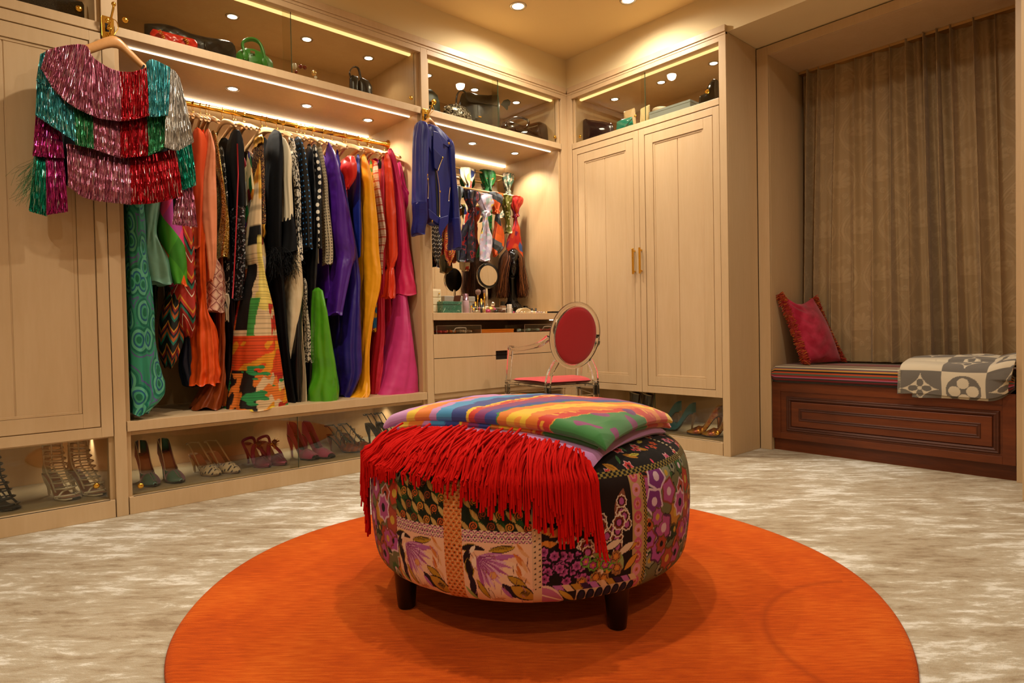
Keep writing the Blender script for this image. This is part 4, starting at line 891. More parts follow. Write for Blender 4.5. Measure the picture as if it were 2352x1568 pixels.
for k in range(30):
    z = .413+.0048*k if k < 27 else .54; st_.tube([(3.832, 1.139, z), (3.832, 1.125, z+.0008)], .0009, 5)
st_.obj('whip_stitch', 'cream', mb_, True, kind='stuff', label='cream whip stitches along the hem')
# ================================================================== CLOTHES ON THE RAIL
def cloth_tube(rows, yf, bm=.09, folds=5, amp=.10, seed=0, nth=64, nz=90, name='sleeve', mt=None, par=None, zfun=None, back=0.0, tk=None, col=None, cap=True, label=None):
    """hanging cloth: rows are (frame y, left, right) of its visible outline on the plane Y = yf"""
    ctr, hw = [], []
    for py, l, r_ in rows:
        p = atY((l+r_)/2, py, yf+back); dep = (p-np.array([0, 0, CAMH]))@FW; d = ray((l+r_)/2, py); ph = math.atan2(d[0], d[1]); w = (r_-l)/2*dep/FPX
        bb = min(bm, .85*w/max(.15, math.sin(ph))); aa = math.sqrt(max(1e-6, w*w-(bb*math.sin(ph))**2))/math.cos(ph)
        ctr.append(p); hw.append((aa, bb))
    ctr = np.array(ctr); hw = np.array(hw); t = np.linspace(0, 1, len(rows)); 
    tt = np.linspace(0, 1, nz); CC = curve(ctr, nz); HH = np.maximum(.003, curve(np.c_[hw, np.zeros(len(hw))], nz)[:, :2])
    th = np.arange(nth)*2*PI/nth; T, Z = np.meshgrid(th, tt, indexing='xy'); r_ = np.random.default_rng(seed)
    ph = r_.uniform(0, 6, 4); g = .25+.75*Z
    fold = 1+amp*g*(np.sin(folds*T+ph[0]+1.2*Z)+.55*np.sin((folds*2-1)*T+ph[1]-1.6*Z)+.3*np.sin((folds*3+1)*T+ph[2]))
    ln = abs(ctr[0][2]-ctr[-1][2])+.05; cr = .026*amp*wnoise(None, T*.55+Z*.8, Z*ln*4.2, seed+5, 3)*np.clip(Z/.08, 0, 1)+.0035*np.sin((folds+4)*T+5*wnoise(None, T*.2, Z*ln*1.5, seed, 1))*g
    wob = .003*np.sin(9*Z+ph[3])*g
    top = np.clip(Z/.05, 0, 1)**.5
    X = CC[:, 0][:, None]+HH[:, 0][:, None]*np.cos(T)*fold*(.35+.65*top)+wob+cr*np.cos(T); Y = CC[:, 1][:, None]+HH[:, 1][:, None]*np.sin(T)*fold*(.35+.65*top)+cr*np.sin(T)
    Zz = CC[:, 2][:, None]+0*T
    Zz[-1] += .008*np.sin(folds*th+ph[1]); Zz[0] += .004
    per = np.cumsum(np.hypot(np.diff(X[nz//2], append=X[nz//2][0]), np.diff(Y[nz//2], append=Y[nz//2][0])))
    UV = np.stack([np.repeat(per[None], nz, 0), Zz], -1); m_ = M()
    m_.grid(np.stack([X, Y, Zz], -1), cv=True, uv=UV, col=None if col is None else col(UV[..., 0], Zz, T))
    if cap: m_.f += [[i for i in range(nth)][::-1], [(nz-1)*nth+i for i in range(nth)]]
    return m_.obj(name, mt, par, True, label=label), CC, HH
def flat_body(x, yf, zt, zb, mt, par, tk=.013, seed=0, yb=3.80):
    """the rest of the garment behind its visible edge: a thin folded body across the rail"""
    nz, nth = 24, 28; zz = np.linspace(zt, zb, nz); th = np.arange(nth)*2*PI/nth; T, Z = np.meshgrid(th, zz, indexing='xy')
    sh = np.clip((zt-Z)/.09, 0, 1)**.6; c0 = (yf+.035+yb)/2; b0 = (yb-yf-.035)/2; w = b0*(.22+.78*sh)
    r_ = np.random.default_rng(seed+50); X = x+tk*np.cos(T)*(1+.4*(zt-Z))*(1+.2*np.sin(4*T+r_.uniform(0, 6)))+.002*np.sin(Z*9); Y = c0+(3.6-c0)*(1-sh)+w*np.sin(T)
    m_ = M().grid(np.stack([X, Y, Z], -1), cv=True, uv=np.stack([Y*1.0, Z], -1)); m_.f += [[i for i in range(nth)][::-1], [(nz-1)*nth+i for i in range(nth)]]
    return m_.obj('body', mt, par, True)
def make_hanger(mt):
    t = thing('hanger', 'pale wooden hanger hooked over the brass clothes rail', 'hanger', (0, 0, 0), group='wooden hangers on the clothes rail')
    P = curve([(0, -.215, -.135), (0, -.14, -.102), (0, -.06, -.075), (0, 0, -.064), (0, .06, -.075), (0, .14, -.102), (0, .215, -.135)], 26)
    hh = np.interp(np.abs(P[:, 1]), [0, .06, .15, .20, .215], [.017, .015, .012, .013, .009]); ww = np.interp(np.abs(P[:, 1]), [0, .14, .2, .215], [.006, .008, .012, .008])
    G = [[p+np.array([w*math.cos(a), 0, h*math.sin(a)]) for a in np.arange(10)*2*PI/10] for p, h, w in zip(P, hh, ww)]
    m_ = M().grid(np.array(G), cv=True); m_.f += [[i for i in range(10)][::-1], [25*10+i for i in range(10)]]; m_.obj('shoulders', mt, t)
    a = np.linspace(-.5*PI*.2, PI*1.12, 16); hk = [(0, 0, -.052), (0, 0, -.034), (0, .012, -.022)]+[(0, .0165*math.cos(q), .0165*math.sin(q)) for q in a]
    M().tube(curve(hk, 40), .0018, 7).obj('hook', 'gold', t); return t
HG = [make_hanger('hanger_pale'), make_hanger('hanger_wood')]; hg_used = [0, 0]
def hang(x, k=0, rz=0, z=2.0195, lab=None):
    k = k % 2; o = HG[k] if not hg_used[k] else copy_tree(HG[k]); hg_used[k] = 1
    o['label'] = ('honey' if k else 'pale')+' wooden hanger carrying the '+' '.join(lab.replace('long ', '', 1).split()[:9])
    o.location = (x, 3.6, z); o.rotation_euler = (0, 0, rz); return o
GN = [0]
def garment(name, label, cat, rows, mt, yf=3.40, bm=.09, folds=5, amp=.10, hanger=1, body=True, zb=None, part_='sleeve', back=0.0, col=None, nz=90, nth=64, tk=.013):
    GN[0] += 1; p0 = atY((rows[0][1]+rows[0][2])/2, rows[0][0], yf); x = p0[0]
    t = thing(name, label, cat, (x, 3.6, 1.9), group='clothes on the rail')
    o, CC, HH = cloth_tube(rows, yf, bm, folds, amp, GN[0], name=part_, mt=mt, par=t, back=back, col=col, nz=nz, nth=nth)
    if body: flat_body(x+.004, yf, min(1.905, max(p0[2], 1.80)), zb if zb else max(.425, CC[-1][2]+.02), mt, t, tk, GN[0])
    if hanger: hang(x+.002, hanger-1, random.uniform(-.12, .12), lab=label)
    t['gx'] = x; return t
def more(t, rows, mt, yf=3.40, name='skirt', bm=.1, folds=5, amp=.1, seed=1, **k): return cloth_tube(rows, yf, bm, folds, amp, seed+GN[0]*3, name=name, mt=mt, par=t, **k)[0]
K = '#0c0b0c'
pat('teal_swirl', 'vdist', [(0, '#0f6a50'), (.14, '#3f9a78'), (.22, '#1a5a7a'), (.30, '#57a888'), (.42, '#0d6a58'), (.52, '#2d8a6c'), (.62, '#5a5a92'), (.68, '#2f8f72')], (13, 8.5), rough=.5, dist=.05, dscale=5)
mat('mint_leather', '#6fa792', .45, bump=.6, bscale=12, bdist=.02)
pat('diamond_print', 'diamond', [(0, '#3f8f1e'), (.3, '#d2366a'), (.5, '#e0581c'), (.66, '#2f7a1a'), (.84, '#a83a86')], (8, 5.5), rough=.42)
pat('zigzag_red', 'zig', [(0, '#a8261a'), (.40, '#e8d8c0'), (.44, '#8f1f18'), (.62, '#1d6a58'), (.72, '#15110f'), (.80, '#b0301c'), (.92, '#c9851f')], (9, 6), rough=.6)
pat('zigzag_dark', 'zig', [(0, '#14110f'), (.25, '#1d6a58'), (.38, '#a8521a'), (.55, '#1a1a2a'), (.68, '#8f1f18'), (.8, '#c98a2a'), (.88, '#14110f')], (12, 9), rough=.6)
pat('bw_stripe', 'stripe', [(0, '#12100f'), (.5, '#dccdb0')], (1, 34), rough=.6, rot=.25)
pat('orange_knit', 'stripe', [(0, '#c23a0c'), (.5, '#e0541a'), (1, '#c23a0c')], (1, 150), rough=.8, rot=PI/2, mode='LINEAR', bump=.5)
mat('orange_silk', '#e2500f', .45, bump=.55, bscale=9, bdist=.02); mat('peach_satin', '#d9825a', .3, spec=.6, bump=.55, bscale=9, bdist=.02); mat('navy', '#0c1430', .6, bump=.55, bscale=9, bdist=.02); mat('copper_silk', '#8a3c14', .38, bump=.55, bscale=9, bdist=.02); mat('olive_sequin', '#2c3a10', .4, .6, bump=.8, bscale=400)
pat('plaid_pink', 'plaid', [(0, '#d9b296'), (.25, '#c99a84'), (.38, '#8f5148'), (.5, '#d4a88e'), (.62, '#c0907a'), (.8, '#9a5c50')], (16, 16), rough=.7)
pat('gold_sequin', 'vcell', [(0, '#5a3a12'), (.25, '#b98a34'), (.6, '#e0bc6a'), (.88, '#fff2c8')], (330, 330), rough=.25, metal=1, bump=1.0)
pat('letter_black', 'noise', [(0, K), (.56, '#d9cdb8'), (.6, K)], (26, 26), rough=.6)
pat('embroidery', 'noise', [(0, K), (.56, '#6d2020'), (.585, '#aebcc0'), (.64, K), (.72, '#a82030')], (55, 70), rough=.6, detail=3)
mat('black_wool', '#08080a', .8, spec=.2); mat('black_silk', '#09090b', .35, bump=.55, bscale=9, bdist=.02)
pat('tweed', 'vcell', [(0, '#1c0f08'), (.4, '#4a2a14'), (.66, '#7a4a1e'), (.84, '#b08a4a'), (.95, '#7a1f14')], (210, 260), rough=.8, bump=.9)
mat('gold_trim', '#c99a3c', .3, .9, bump=1.0, bscale=260)
pat('silk_print', 'vcell', [(0, '#d9c08a'), (.25, '#1f5a2a'), (.45, '#7a1a1a'), (.6, '#e0d4c0'), (.75, '#3a2a6a'), (.9, '#c97a2a')], (22, 14), rough=.35, dist=.05)
mat('ivory', '#d9c9a8', .6); mat('ivory_silk', '#d6c29c', .4, bump=.55, bscale=9, bdist=.02)
pat('ink_print', 'noise', [(0, '#0f0d0d'), (.47, '#e2d8c6'), (.60, '#0f0d0d')], (60, 40), rough=.5, detail=4)
pat('blue_dots', 'vdist', [(0, '#3f86c9'), (.16, K)], (34, 34), rough=.5, rnd=.15)
pat('white_dots', 'vdist', [(0, '#e6ddca'), (.28, K)], (25, 25), rough=.5, rnd=.25)
pat('sheer_dots', 'vdist', [(0, '#2a221a'), (.2, '#b9a888')], (58, 58), rough=.6, rnd=.1)
pat('scribble', 'noise', [(0, '#d9cbb0'), (.46, '#17120f'), (.53, '#d9cbb0')], (45, 45), rough=.6, detail=3)
mat('green_satin', '#4c9a1c', .25, spec=.7, bump=.55, bscale=9, bdist=.02); mat('purple_satin', '#4a1a86', .32, spec=.6, bump=.55, bscale=9, bdist=.02); mat('indigo_silk', '#2a1a72', .38, bump=.55, bscale=9, bdist=.02); mat('red_silk', '#d8281a', .4, bump=.55, bscale=9, bdist=.02); mat('cobalt', '#12288a', .5, bump=.55, bscale=9, bdist=.02); mat('yellow_silk', '#f0a010', .45, bump=.55, bscale=9, bdist=.02)
mat('coral_silk', '#e0401f', .32, spec=.6, bump=.55, bscale=9, bdist=.02); mat('hot_pink', '#d62a5e', .42, bump=.55, bscale=9, bdist=.02); mat('magenta_silk', '#c2246a', .4, bump=.55, bscale=9, bdist=.02); mat('crimson', '#c01c3a', .45, bump=.55, bscale=9, bdist=.02); mat('fuchsia', '#cf3a80', .42, bump=.55, bscale=9, bdist=.02)
pat('floral_sliver', 'vcell', [(0, '#d8a020'), (.25, '#a82a5a'), (.45, '#2a6a9a'), (.6, '#c84a1a'), (.8, '#5a8a2a')], (40, 30), rough=.5, dist=.05)
pat('pink_stripe', 'stripe', [(0, '#e0c6b0'), (.35, '#c8685c'), (.55, '#e0c6b0'), (.75, '#b8564e'), (.8, '#e6d2bc')], (1, 22), rough=.5, rot=.35)
pat('violet_floral', 'vcell', [(0, K), (.35, '#8a2a9a'), (.6, '#d9c0d0'), (.75, '#c8347a'), (.9, K)], (36, 30), rough=.5, dist=.06)
HD = [(320, 300, 325), (400, 290, 322)]
garment('printed_dress', 'long teal dress with swirling green and blue rings at the rail end', 'dress', [(330, 300, 322), (470, 282, 325), (560, 284, 330), (700, 288, 345), (800, 288, 350), (870, 290, 362), (908, 291, 362), (947, 292, 332)], 'teal_swirl', 3.34, .12, 4, .13, nz=110)
garment('leather_jacket', 'mint green jacket sleeve beside the teal swirl dress', 'jacket', [(340, 345, 362), (440, 330, 362), (482, 317, 363), (540, 323, 356), (585, 321, 376), (652, 332, 392)], 'mint_leather', 3.37, .09, 3, .09, zb=1.2)
garment('silk_blouse', 'green blouse with pink and orange diamond print', 'blouse', [(340, 382, 396), (440, 364, 402), (500, 358, 416), (560, 365, 426), (612, 381, 433), (656, 392, 430)], 'diamond_print', 3.385, .08, 3, .08, 2, zb=1.2)
garment('sequin_blouse', 'dark olive sequined top behind the mint jacket', 'top', [(340, 392, 402), (600, 350, 366), (730, 340, 357)], 'olive_sequin', 3.50, .05, 3, .06, zb=1.1)
t = garment('zigzag_dress', 'red and green zigzag dress with pointed scarf hem', 'dress', [(340, 408, 418), (520, 403, 440), (600, 398, 445), (690, 393, 447), (735, 405, 445), (772, 424, 440)], 'zigzag_red', 3.41, .09, 4, .10)
more(t, [(660, 385, 415), (700, 376, 416), (770, 366, 416), (815, 368, 405), (842, 380, 396)], 'zigzag_dark', 3.45, 'scarf_panel')
garment('striped_blouse', 'black and cream striped top behind the zigzag dress', 'top', [(340, 424, 434), (490, 422, 440), (560, 416, 448), (640, 424, 448), (730, 430, 448)], 'bw_stripe', 3.45, .06, 3, .06, zb=1.0)
garment('pleated_skirt', 'dark navy pleated skirt hanging low behind the orange dress', 'skirt', [(700, 425, 450), (790, 418, 455), (840, 416, 464), (884, 428, 470)], 'navy', 3.50, .07, 6, .14, 0, False, part_='pleats')
garment('knit_top', 'orange ribbed knit top with short sleeves', 'top', [(296, 444, 458), (330, 440, 474), (400, 440, 476), (480, 444, 472), (570, 440, 466)], 'orange_knit', 3.41, .07, 3, .05, 2, zb=1.25)
garment('pleated_dress', 'long orange pleated dress with frayed hem', 'dress', [(300, 462, 472), (560, 442, 470), (700, 441, 472), (760, 443, 494), (830, 446, 498), (881, 440, 500)], 'orange_silk', 3.42, .11, 7, .13, nz=90)
garment('satin_blouse', 'peach satin blouse with long narrow sleeve', 'blouse', [(298, 470, 482), (350, 468, 492), (420, 462, 497), (520, 458, 497), (600, 462, 494), (646, 468, 488)], 'peach_satin', 3.37, .07, 3, .07, zb=1.25)
garment('plaid_shirt', 'pale pink plaid shirt hem below the peach blouse', 'shirt', [(330, 486, 496), (560, 458, 490), (620, 455, 512), (680, 456, 515), (716, 455, 514)], 'plaid_pink', 3.43, .09, 4, .07, 0)
garment('silk_dress', 'long copper brown silk dress brushing the shelf', 'dress', [(335, 492, 500), (600, 488, 510), (715, 492, 515), (800, 488, 514), (880, 470, 514), (934, 442, 514)], 'copper_silk', 3.45, .11, 5, .12, 2, nz=90)
garment('sequin_jacket', 'gold sequin jacket sleeve', 'jacket', [(302, 482, 495), (360, 488, 505), (430, 493, 515), (520, 495, 524), (596, 494, 526)], 'gold_sequin', 3.40, .08, 2, .04, zb=1.25)
t = garment('lettered_dress', 'narrow black dress with cream lettering and striped cuff', 'dress', [(338, 500, 512), (400, 504, 518), (500, 508, 524), (600, 512, 526), (700, 513, 525)], 'letter_black', 3.43, .06, 2, .04)
more(t, [(675, 512, 525), (700, 511, 526), (736, 513, 523)], 'ivory', 3.42, 'cuff', .05, 2, .03)
al = M()
for a, b_ in (((514, 708), (518, 692)), ((518, 692), (522, 708)), ((516, 702), (520, 702))): al.tube([atY(*a, 3.362), atY(*b_, 3.362)], .0022, 6)
al.obj('letter', 'black', t, True, label='black letter A on the cuff')
t = garment('track_jacket', 'black jacket with red piping and floral embroidery', 'jacket', [(300, 530, 548), (340, 522, 558), (420, 525, 560), (480, 530, 562)], 'black_wool', 3.41, .08, 3, .05, zb=1.1)
more(t, [(470, 530, 562), (540, 533, 562), (620, 535, 562), (688, 531, 557)], 'embroidery', 3.412, 'embroidered_sleeve', .08, 3, .05)
pp = M().tube([atY(q[0], q[1], 3.325) for q in ((545, 330), (547, 400), (544, 480), (541, 560), (537, 640), (534, 685))], .0035, 6); mat('red_pipe', '#b01c28', .5); pp.obj('piping', 'red_pipe', t, True, label='thin red piping')
garment('print_dress', 'dark brown dress hanging between the painted and copper dresses', 'dress', [(340, 548, 556), (700, 515, 540), (800, 516, 545), (925, 515, 545)], mat('aubergine', '#1e0a0c', .5), 3.50, .08, 5, .1)
garment('print_blouse', 'silk top with green, cream and red print', 'top', [(350, 566, 574), (450, 568, 586), (540, 578, 602), (610, 576, 608), (655, 592, 606)], 'silk_print', 3.42, .07, 3, .08, 2, zb=1.2)
t = garment('tweed_jacket', 'brown tweed jacket with chunky gold braid at neck and cuff', 'jacket', [(330, 583, 604), (380, 580, 606), (440, 580, 607), (500, 582, 608), (524, 582, 608)], 'tweed', 3.40, .08, 2, .03, zb=1.25)
more(t, [(313, 586, 602), (322, 583, 604), (336, 583, 605)], 'gold_trim', 3.395, 'collar_braid', .08, 2, .05); more(t, [(518, 581, 608), (530, 580, 609), (548, 582, 607)], 'gold_trim', 3.395, 'cuff_braid', .08, 2, .05)
# painted dress: watercolour strokes on fine pleats
def painted_dress(u, z, T):
    c = Paint(u*3.0, z, '#d9b98c'); w = wnoise(None, u*9, z*5, 3, 3)*.03; s_ = .62*np.mod(T-PI*.97, 2*PI)/PI+w; zz = z+w*.6; h = (z-z.min())/(z.max()-z.min())
    c.put(h > .86, '#c9781c'); c.put((h > .8) & (s_ > .2), '#d9a03a'); c.put((np.abs(h-.66) < .035) & (s_ < .34), '#12100f'); c.put((h < .55) & (h > .3) & (s_ < .16), '#15110f')
    c.put((np.abs(h-.52-.2*w) < .14) & (s_ > .22) & (s_ < .5), '#d9c060'); c.put((np.abs(h-.42) < .12) & (s_ > .5), '#cf5a14'); c.put((h < .4) & (s_ > .42) & (wnoise(None, u*8, z*6, 9, 2) > -.2), '#b8281a')
    c.put((h < .42) & (h > .26) & (np.abs(s_-.2) < .05), '#3f8a3a'); c.put((h < .28) & (h > .14), '#d9481a'); c.put((h < .26) & (wnoise(None, u*6, z*9, 5, 2) > .25), '#e0901f'); c.put((h < .15) & (s_ < .25), '#1c120f'); c.put((h < .14) & (wnoise(None, u*9, z*9, 15, 2) > .15), '#e0782a'); c.put((h < .17) & (wnoise(None, u*7, z*12, 25, 2) > .5), '#2f8a4a'); c.put((h < .2) & (wnoise(None, u*11, z*11, 33, 2) > .75), '#e8c83a')
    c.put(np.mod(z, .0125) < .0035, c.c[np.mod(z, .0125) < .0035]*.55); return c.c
garment('painted_dress', 'long cream pleated dress with bold painted orange and black strokes', 'dress', [(345, 592, 600), (560, 562, 600), (625, 560, 606), (700, 548, 622), (780, 540, 631), (850, 535, 640), (900, 526, 647), (934, 520, 651)], painted('dress_paint', .6, bump=0), 3.37, .15, 4, .05, 2, col=painted_dress, nz=260, nth=150, part_='skirt')
garment('black_coat', 'long plain black coat in the middle of the rail', 'coat', [(300, 622, 638), (330, 612, 648), (430, 610, 648), (560, 612, 645), (700, 622, 655), (800, 634, 664), (930, 652, 682)], 'black_wool', 3.42, .10, 4, .08, nz=90)
t = garment('feather_jacket', 'ivory and black jacket with black feather cuff', 'jacket', [(316, 640, 652), (360, 640, 668), (430, 641, 670), (508, 642, 672)], 'ivory', 3.39, .08, 2, .03, 2, zb=1.2)
more(t, [(478, 658, 673), (500, 644, 674), (540, 642, 678), (580, 640, 684)], 'black_wool', 3.388, 'lower_sleeve', .085, 2, .04)
fe = M(); q = np.random.default_rng(5)
for k in range(900):
    p = atY(q.uniform(622, 680), q.uniform(565, 620), q.uniform(3.32, 3.42)); d = np.array([q.normal(0, .55), q.normal(-.3, .5), q.normal(-.8, .5)]); d /= np.linalg.norm(d); l_ = q.uniform(.03, .075)
    pts = curve([p, p+d*l_*.5+[0, 0, .004], p+d*l_+[0, 0, -.012]], 5); w_ = np.cross(d, q.normal(size=3)); w_ /= np.linalg.norm(w_); fe.ribbon(pts, w_, .0022)
fe.obj('feather_cuff', 'black_wool', t, True, kind='stuff', label='fluffy black feather cuff')
t = garment('swirl_trousers', 'long ivory and black panelled dress under the feather cuff', 'dress', [(560, 660, 685), (620, 652, 692), (680, 650, 693), (760, 650, 680), (860, 652, 663)], 'ivory_silk', 3.42, .10, 3, .06, 0, False, part_='ivory_panel')
more(t, [(640, 684, 697), (740, 664, 692), (850, 655, 690), (928, 674, 692)], 'black_silk', 3.40, 'black_panel', .09, 3, .05); more(t, [(690, 685, 693), (800, 686, 697), (926, 689, 706)], 'ivory_silk', 3.40, 'ivory_panel', .07, 2, .04)
garment('ink_blouse', 'white blouse with dense black ink print', 'blouse', [(313, 660, 673), (360, 668, 682), (440, 676, 690), (520, 678, 690), (598, 678, 695)], 'ink_print', 3.42, .07, 3, .06, zb=1.2)
garment('dotted_blouse', 'black blouse with small bright blue dots', 'blouse', [(316, 674, 690), (360, 680, 702), (450, 685, 712), (540, 690, 716), (572, 690, 718)], 'blue_dots', 3.42, .08, 3, .05, zb=1.2)
garment('black_dress', 'long plain black dress between the dotted blouses', 'dress', [(333, 702, 716), (420, 705, 725), (560, 705, 730), (700, 698, 722), (905, 695, 714)], 'black_silk', 3.44, .09, 4, .08, 2)
garment('polka_dress', 'black dress with large white polka dots', 'dress', [(333, 716, 727), (400, 715, 738), (480, 713, 738), (570, 715, 737)], 'white_dots', 3.42, .08, 3, .05, zb=1.1)
garment('scribble_trousers', 'cream trousers with black scribble print showing low on the rail', 'trousers', [(640, 692, 703), (740, 694, 709), (830, 697, 717)], 'scribble', 3.43, .05, 3, .05, 0, False, part_='leg')
garment('sheer_blouse', 'sheer beige blouse with small black dots and buttoned cuff', 'blouse', [(328, 725, 736), (400, 735, 749), (480, 738, 756), (560, 740, 763), (606, 741, 763)], 'sheer_dots', 3.42, .07, 3, .06, zb=1.2)
garment('satin_skirt', 'glossy bright green satin skirt pooling on the shelf', 'skirt', [(662, 716, 738), (684, 714, 744), (720, 712, 751), (790, 712, 763), (850, 716, 772), (890, 709, 778), (921, 710, 778)], 'green_satin', 3.36, .10, 4, .07, 0, False, part_='skirt', nz=90)
t = garment('satin_blouse', 'purple satin blouse with long draped sleeve', 'blouse', [(328, 750, 758), (370, 748, 775), (450, 752, 792), (540, 758, 812), (590, 765, 816), (625, 760, 806), (722, 748, 785)], 'purple_satin', 3.40, .10, 3, .09, 2, zb=1.0)
garment('indigo_gown', 'long indigo gown reaching the shelf beside the green skirt', 'gown', [(345, 770, 778), (600, 788, 822), (700, 780, 826), (800, 772, 828), (860, 775, 827), (909, 778, 806)], 'indigo_silk', 3.42, .11, 4, .08, nz=90)
garment('red_top', 'red silk top with gathered cap sleeve', 'top', [(360, 788, 812), (385, 777, 819), (412, 783, 816), (434, 792, 802)], 'red_silk', 3.39, .09, 4, .09, zb=1.3)
garment('cobalt_top', 'narrow cobalt blue top', 'top', [(356, 818, 826), (420, 812, 828), (500, 810, 828), (592, 812, 828)], 'cobalt', 3.42, .06, 2, .04, zb=1.1)
garment('yellow_gown', 'long golden yellow gown trailing onto the shelf', 'gown', [(356, 828, 842), (420, 828, 856), (500, 830, 866), (580, 830, 869), (650, 828, 873), (720, 826, 858), (800, 826, 848), (868, 822, 848), (898, 806, 848), (914, 787, 845)], 'yellow_silk', 3.38, .10, 4, .10, nz=110)
garment('floral_dress', 'dress in a bright mixed floral print beside the yellow gown', 'dress', [(366, 846, 855), (480, 852, 862), (620, 858, 866), (760, 850, 862)], 'floral_sliver', 3.45, .05, 3, .05, 2)
garment('striped_blouse', 'white blouse with slanting pink stripes', 'blouse', [(373, 857, 868), (420, 858, 872), (480, 862, 881), (540, 866, 887), (582, 869, 880), (628, 873, 879)], 'pink_stripe', 3.40, .07, 3, .06, zb=1.2)
garment('floral_blouse', 'black and violet floral dress half hidden by the coral sleeve', 'dress', [(368, 866, 876), (430, 872, 882), (600, 868, 882), (800, 858, 872)], 'violet_floral', 3.46, .06, 3, .06, 2)
garment('crimson_gown', 'long crimson gown behind the coral sleeve', 'gown', [(360, 876, 884), (600, 870, 884), (700, 866, 882), (800, 857, 882), (906, 846, 870)], 'crimson', 3.42, .09, 3, .06)
t = garment('coral_blouse', 'coral orange blouse with gathered ruffled cuff', 'blouse', [(352, 880, 895), (420, 882, 905), (500, 885, 910), (580, 885, 912), (606, 887, 906), (618, 889, 903)], 'coral_silk', 3.38, .08, 3, .08, 2, zb=1.2)
more(t, [(614, 888, 904), (632, 882, 906), (684, 875, 905)], 'coral_silk', 3.378, 'ruffle', .08, 7, .16)
t = garment('pink_gown', 'floor-length hot pink gown with wide flared sleeve', 'gown', [(343, 886, 904), (420, 897, 920), (500, 902, 932), (580, 906, 941), (640, 902, 950), (678, 900, 956)], 'hot_pink', 3.39, .10, 3, .06, zb=.6)
more(t, [(640, 905, 932), (690, 898, 936), (780, 882, 946), (850, 868, 953), (885, 858, 956), (911, 848, 960)], 'fuchsia', 3.40, 'skirt', .14, 4, .07, nz=90)
garment('puff_sleeve_dress', 'magenta dress with gathered puff sleeve at the right end of the rail', 'dress', [(372, 912, 922), (426, 915, 932), (458, 918, 947), (500, 924, 947), (528, 918, 934)], 'magenta_silk', 3.42, .10, 6, .10, 2, zb=.9)
# ================================================================== JACKET OF METALLIC FRINGE ON THE LEFT POST
def hookplate(name, label, x, z):
    t = thing(name, label, 'hook', (x, YA, z))
    M().prism([(-.020, -.05), (.020, -.05), (.024, -.04), (.024, .04), (.020, .05), (-.020, .05), (-.024, .04), (-.024, -.04)], -.008, 0, 'y').obj('plate', 'gold', t, smooth=False, bevel=.002)
    for dz in (-.034, .034): M().ball((0, -.008, dz), (.008, .004, .008)).obj('screw', 'gold', t)
    M().box((-.010, -.0095, -.018), (.010, -.0078, .018)).obj('slot', 'gap_shade', t, smooth=False)
    M().tube(curve([(0, -.006, -.005), (.004, -.03, .012), (.012, -.062, .06), (.014, -.066, .078)], 14), [.006]*4+[.0045]*10, 10).ball((.0145, -.067, .084), .0095).obj('arm', 'gold', t)
    M().tube(curve([(0, -.006, -.028), (.002, -.03, -.036), (.004, -.042, -.022)], 10), .0045, 8).ball((.004, -.043, -.018), .008).obj('lower_arm', 'gold', t); return t
hookplate('wall_hook', 'brass swing hook on the post holding the tinsel jacket', .546, 2.150)
hookplate('wall_hook', 'brass swing hook on the post holding the blue leather jacket', 2.207, 2.110)
def big_hanger(name, label, pts, hookpts, mt='hanger_wood', w=.011, hs=(.017, .026)):
    t = thing(name, label, 'hanger', tuple(pts[len(pts)//2]))
    P = curve(pts, 30); k = np.abs(np.linspace(-1, 1, 30)); hh = hs[0]+(hs[1]-hs[0])*(1-k)**1.5
    G = [[p+np.array([0, w*math.cos(a), h*math.sin(a)]) for a in np.arange(12)*2*PI/12] for p, h in zip(P, hh)]
    m_ = M().grid(np.array(G), cv=True); m_.f += [[i for i in range(12)], [29*12+i for i in range(12)][::-1]]; m_.obj('shoulders', mt, t, True, fix=True)
    M().tube(curve(hookpts, 30), .0017, 7).obj('hook', 'gold', t, True); return t
YJ = 3.13
big_hanger('coat_hanger', 'wide wooden hanger carrying the tinsel jacket', [atY(120, 128, YJ), atY(160, 122, YJ), atY(200, 114, YJ), atY(262, 96, YJ), atY(300, 125, YJ), atY(335, 158, YJ), atY(370, 175, YJ)],
           [atY(262, 92, YJ), atY(262, 80, YJ), atY(271, 66, 3.145), atY(268, 50, 3.16), atY(258, 44, 3.165), atY(251, 52, 3.165)])
fj = thing('fringe_jacket', 'cropped jacket of metallic tinsel fringe in pink, red, teal and silver', 'jacket', (.56, 3.12, 1.3))
mat('jacket_lining', '#120c10', .8)
def px_loft(rows, y0, dep, name, mt, par, nth=36, nz=30, label=None):
    """rounded cloth volume: rows (frame y, left, right) on plane y0, depth half-thickness dep"""
    A = np.array([atY(l, p, y0) for p, l, r_ in rows]); B = np.array([atY(r_, p, y0) for p, l, r_ in rows])
    c_ = curve((A+B)/2, nz); h = curve(np.c_[np.abs(B[:, 0]-A[:, 0])/2, np.array([dep if np.isscalar(dep) else dep[i] for i in range(len(rows))]), np.zeros(len(rows))], nz)
    th = np.arange(nth)*2*PI/nth; G = np.array([[(c[0]+q[0]*math.cos(t), c[1]+q[1]*math.sin(t), c[2]) for t in th] for c, q in zip(c_, h)])
    m_ = M().grid(G, cv=True, uv=np.stack(np.meshgrid(np.arange(nth)*.01, c_[:, 2]), -1)); m_.f += [[i for i in range(nth)][::-1], [(nz-1)*nth+i for i in range(nth)]]
    return m_.obj(name, mt, par, True, label=label)
px_loft([(180, 150, 370), (230, 130, 400), (300, 125, 400), (380, 140, 400), (440, 150, 405)], YJ, .045, 'body', 'jacket_lining', fj)
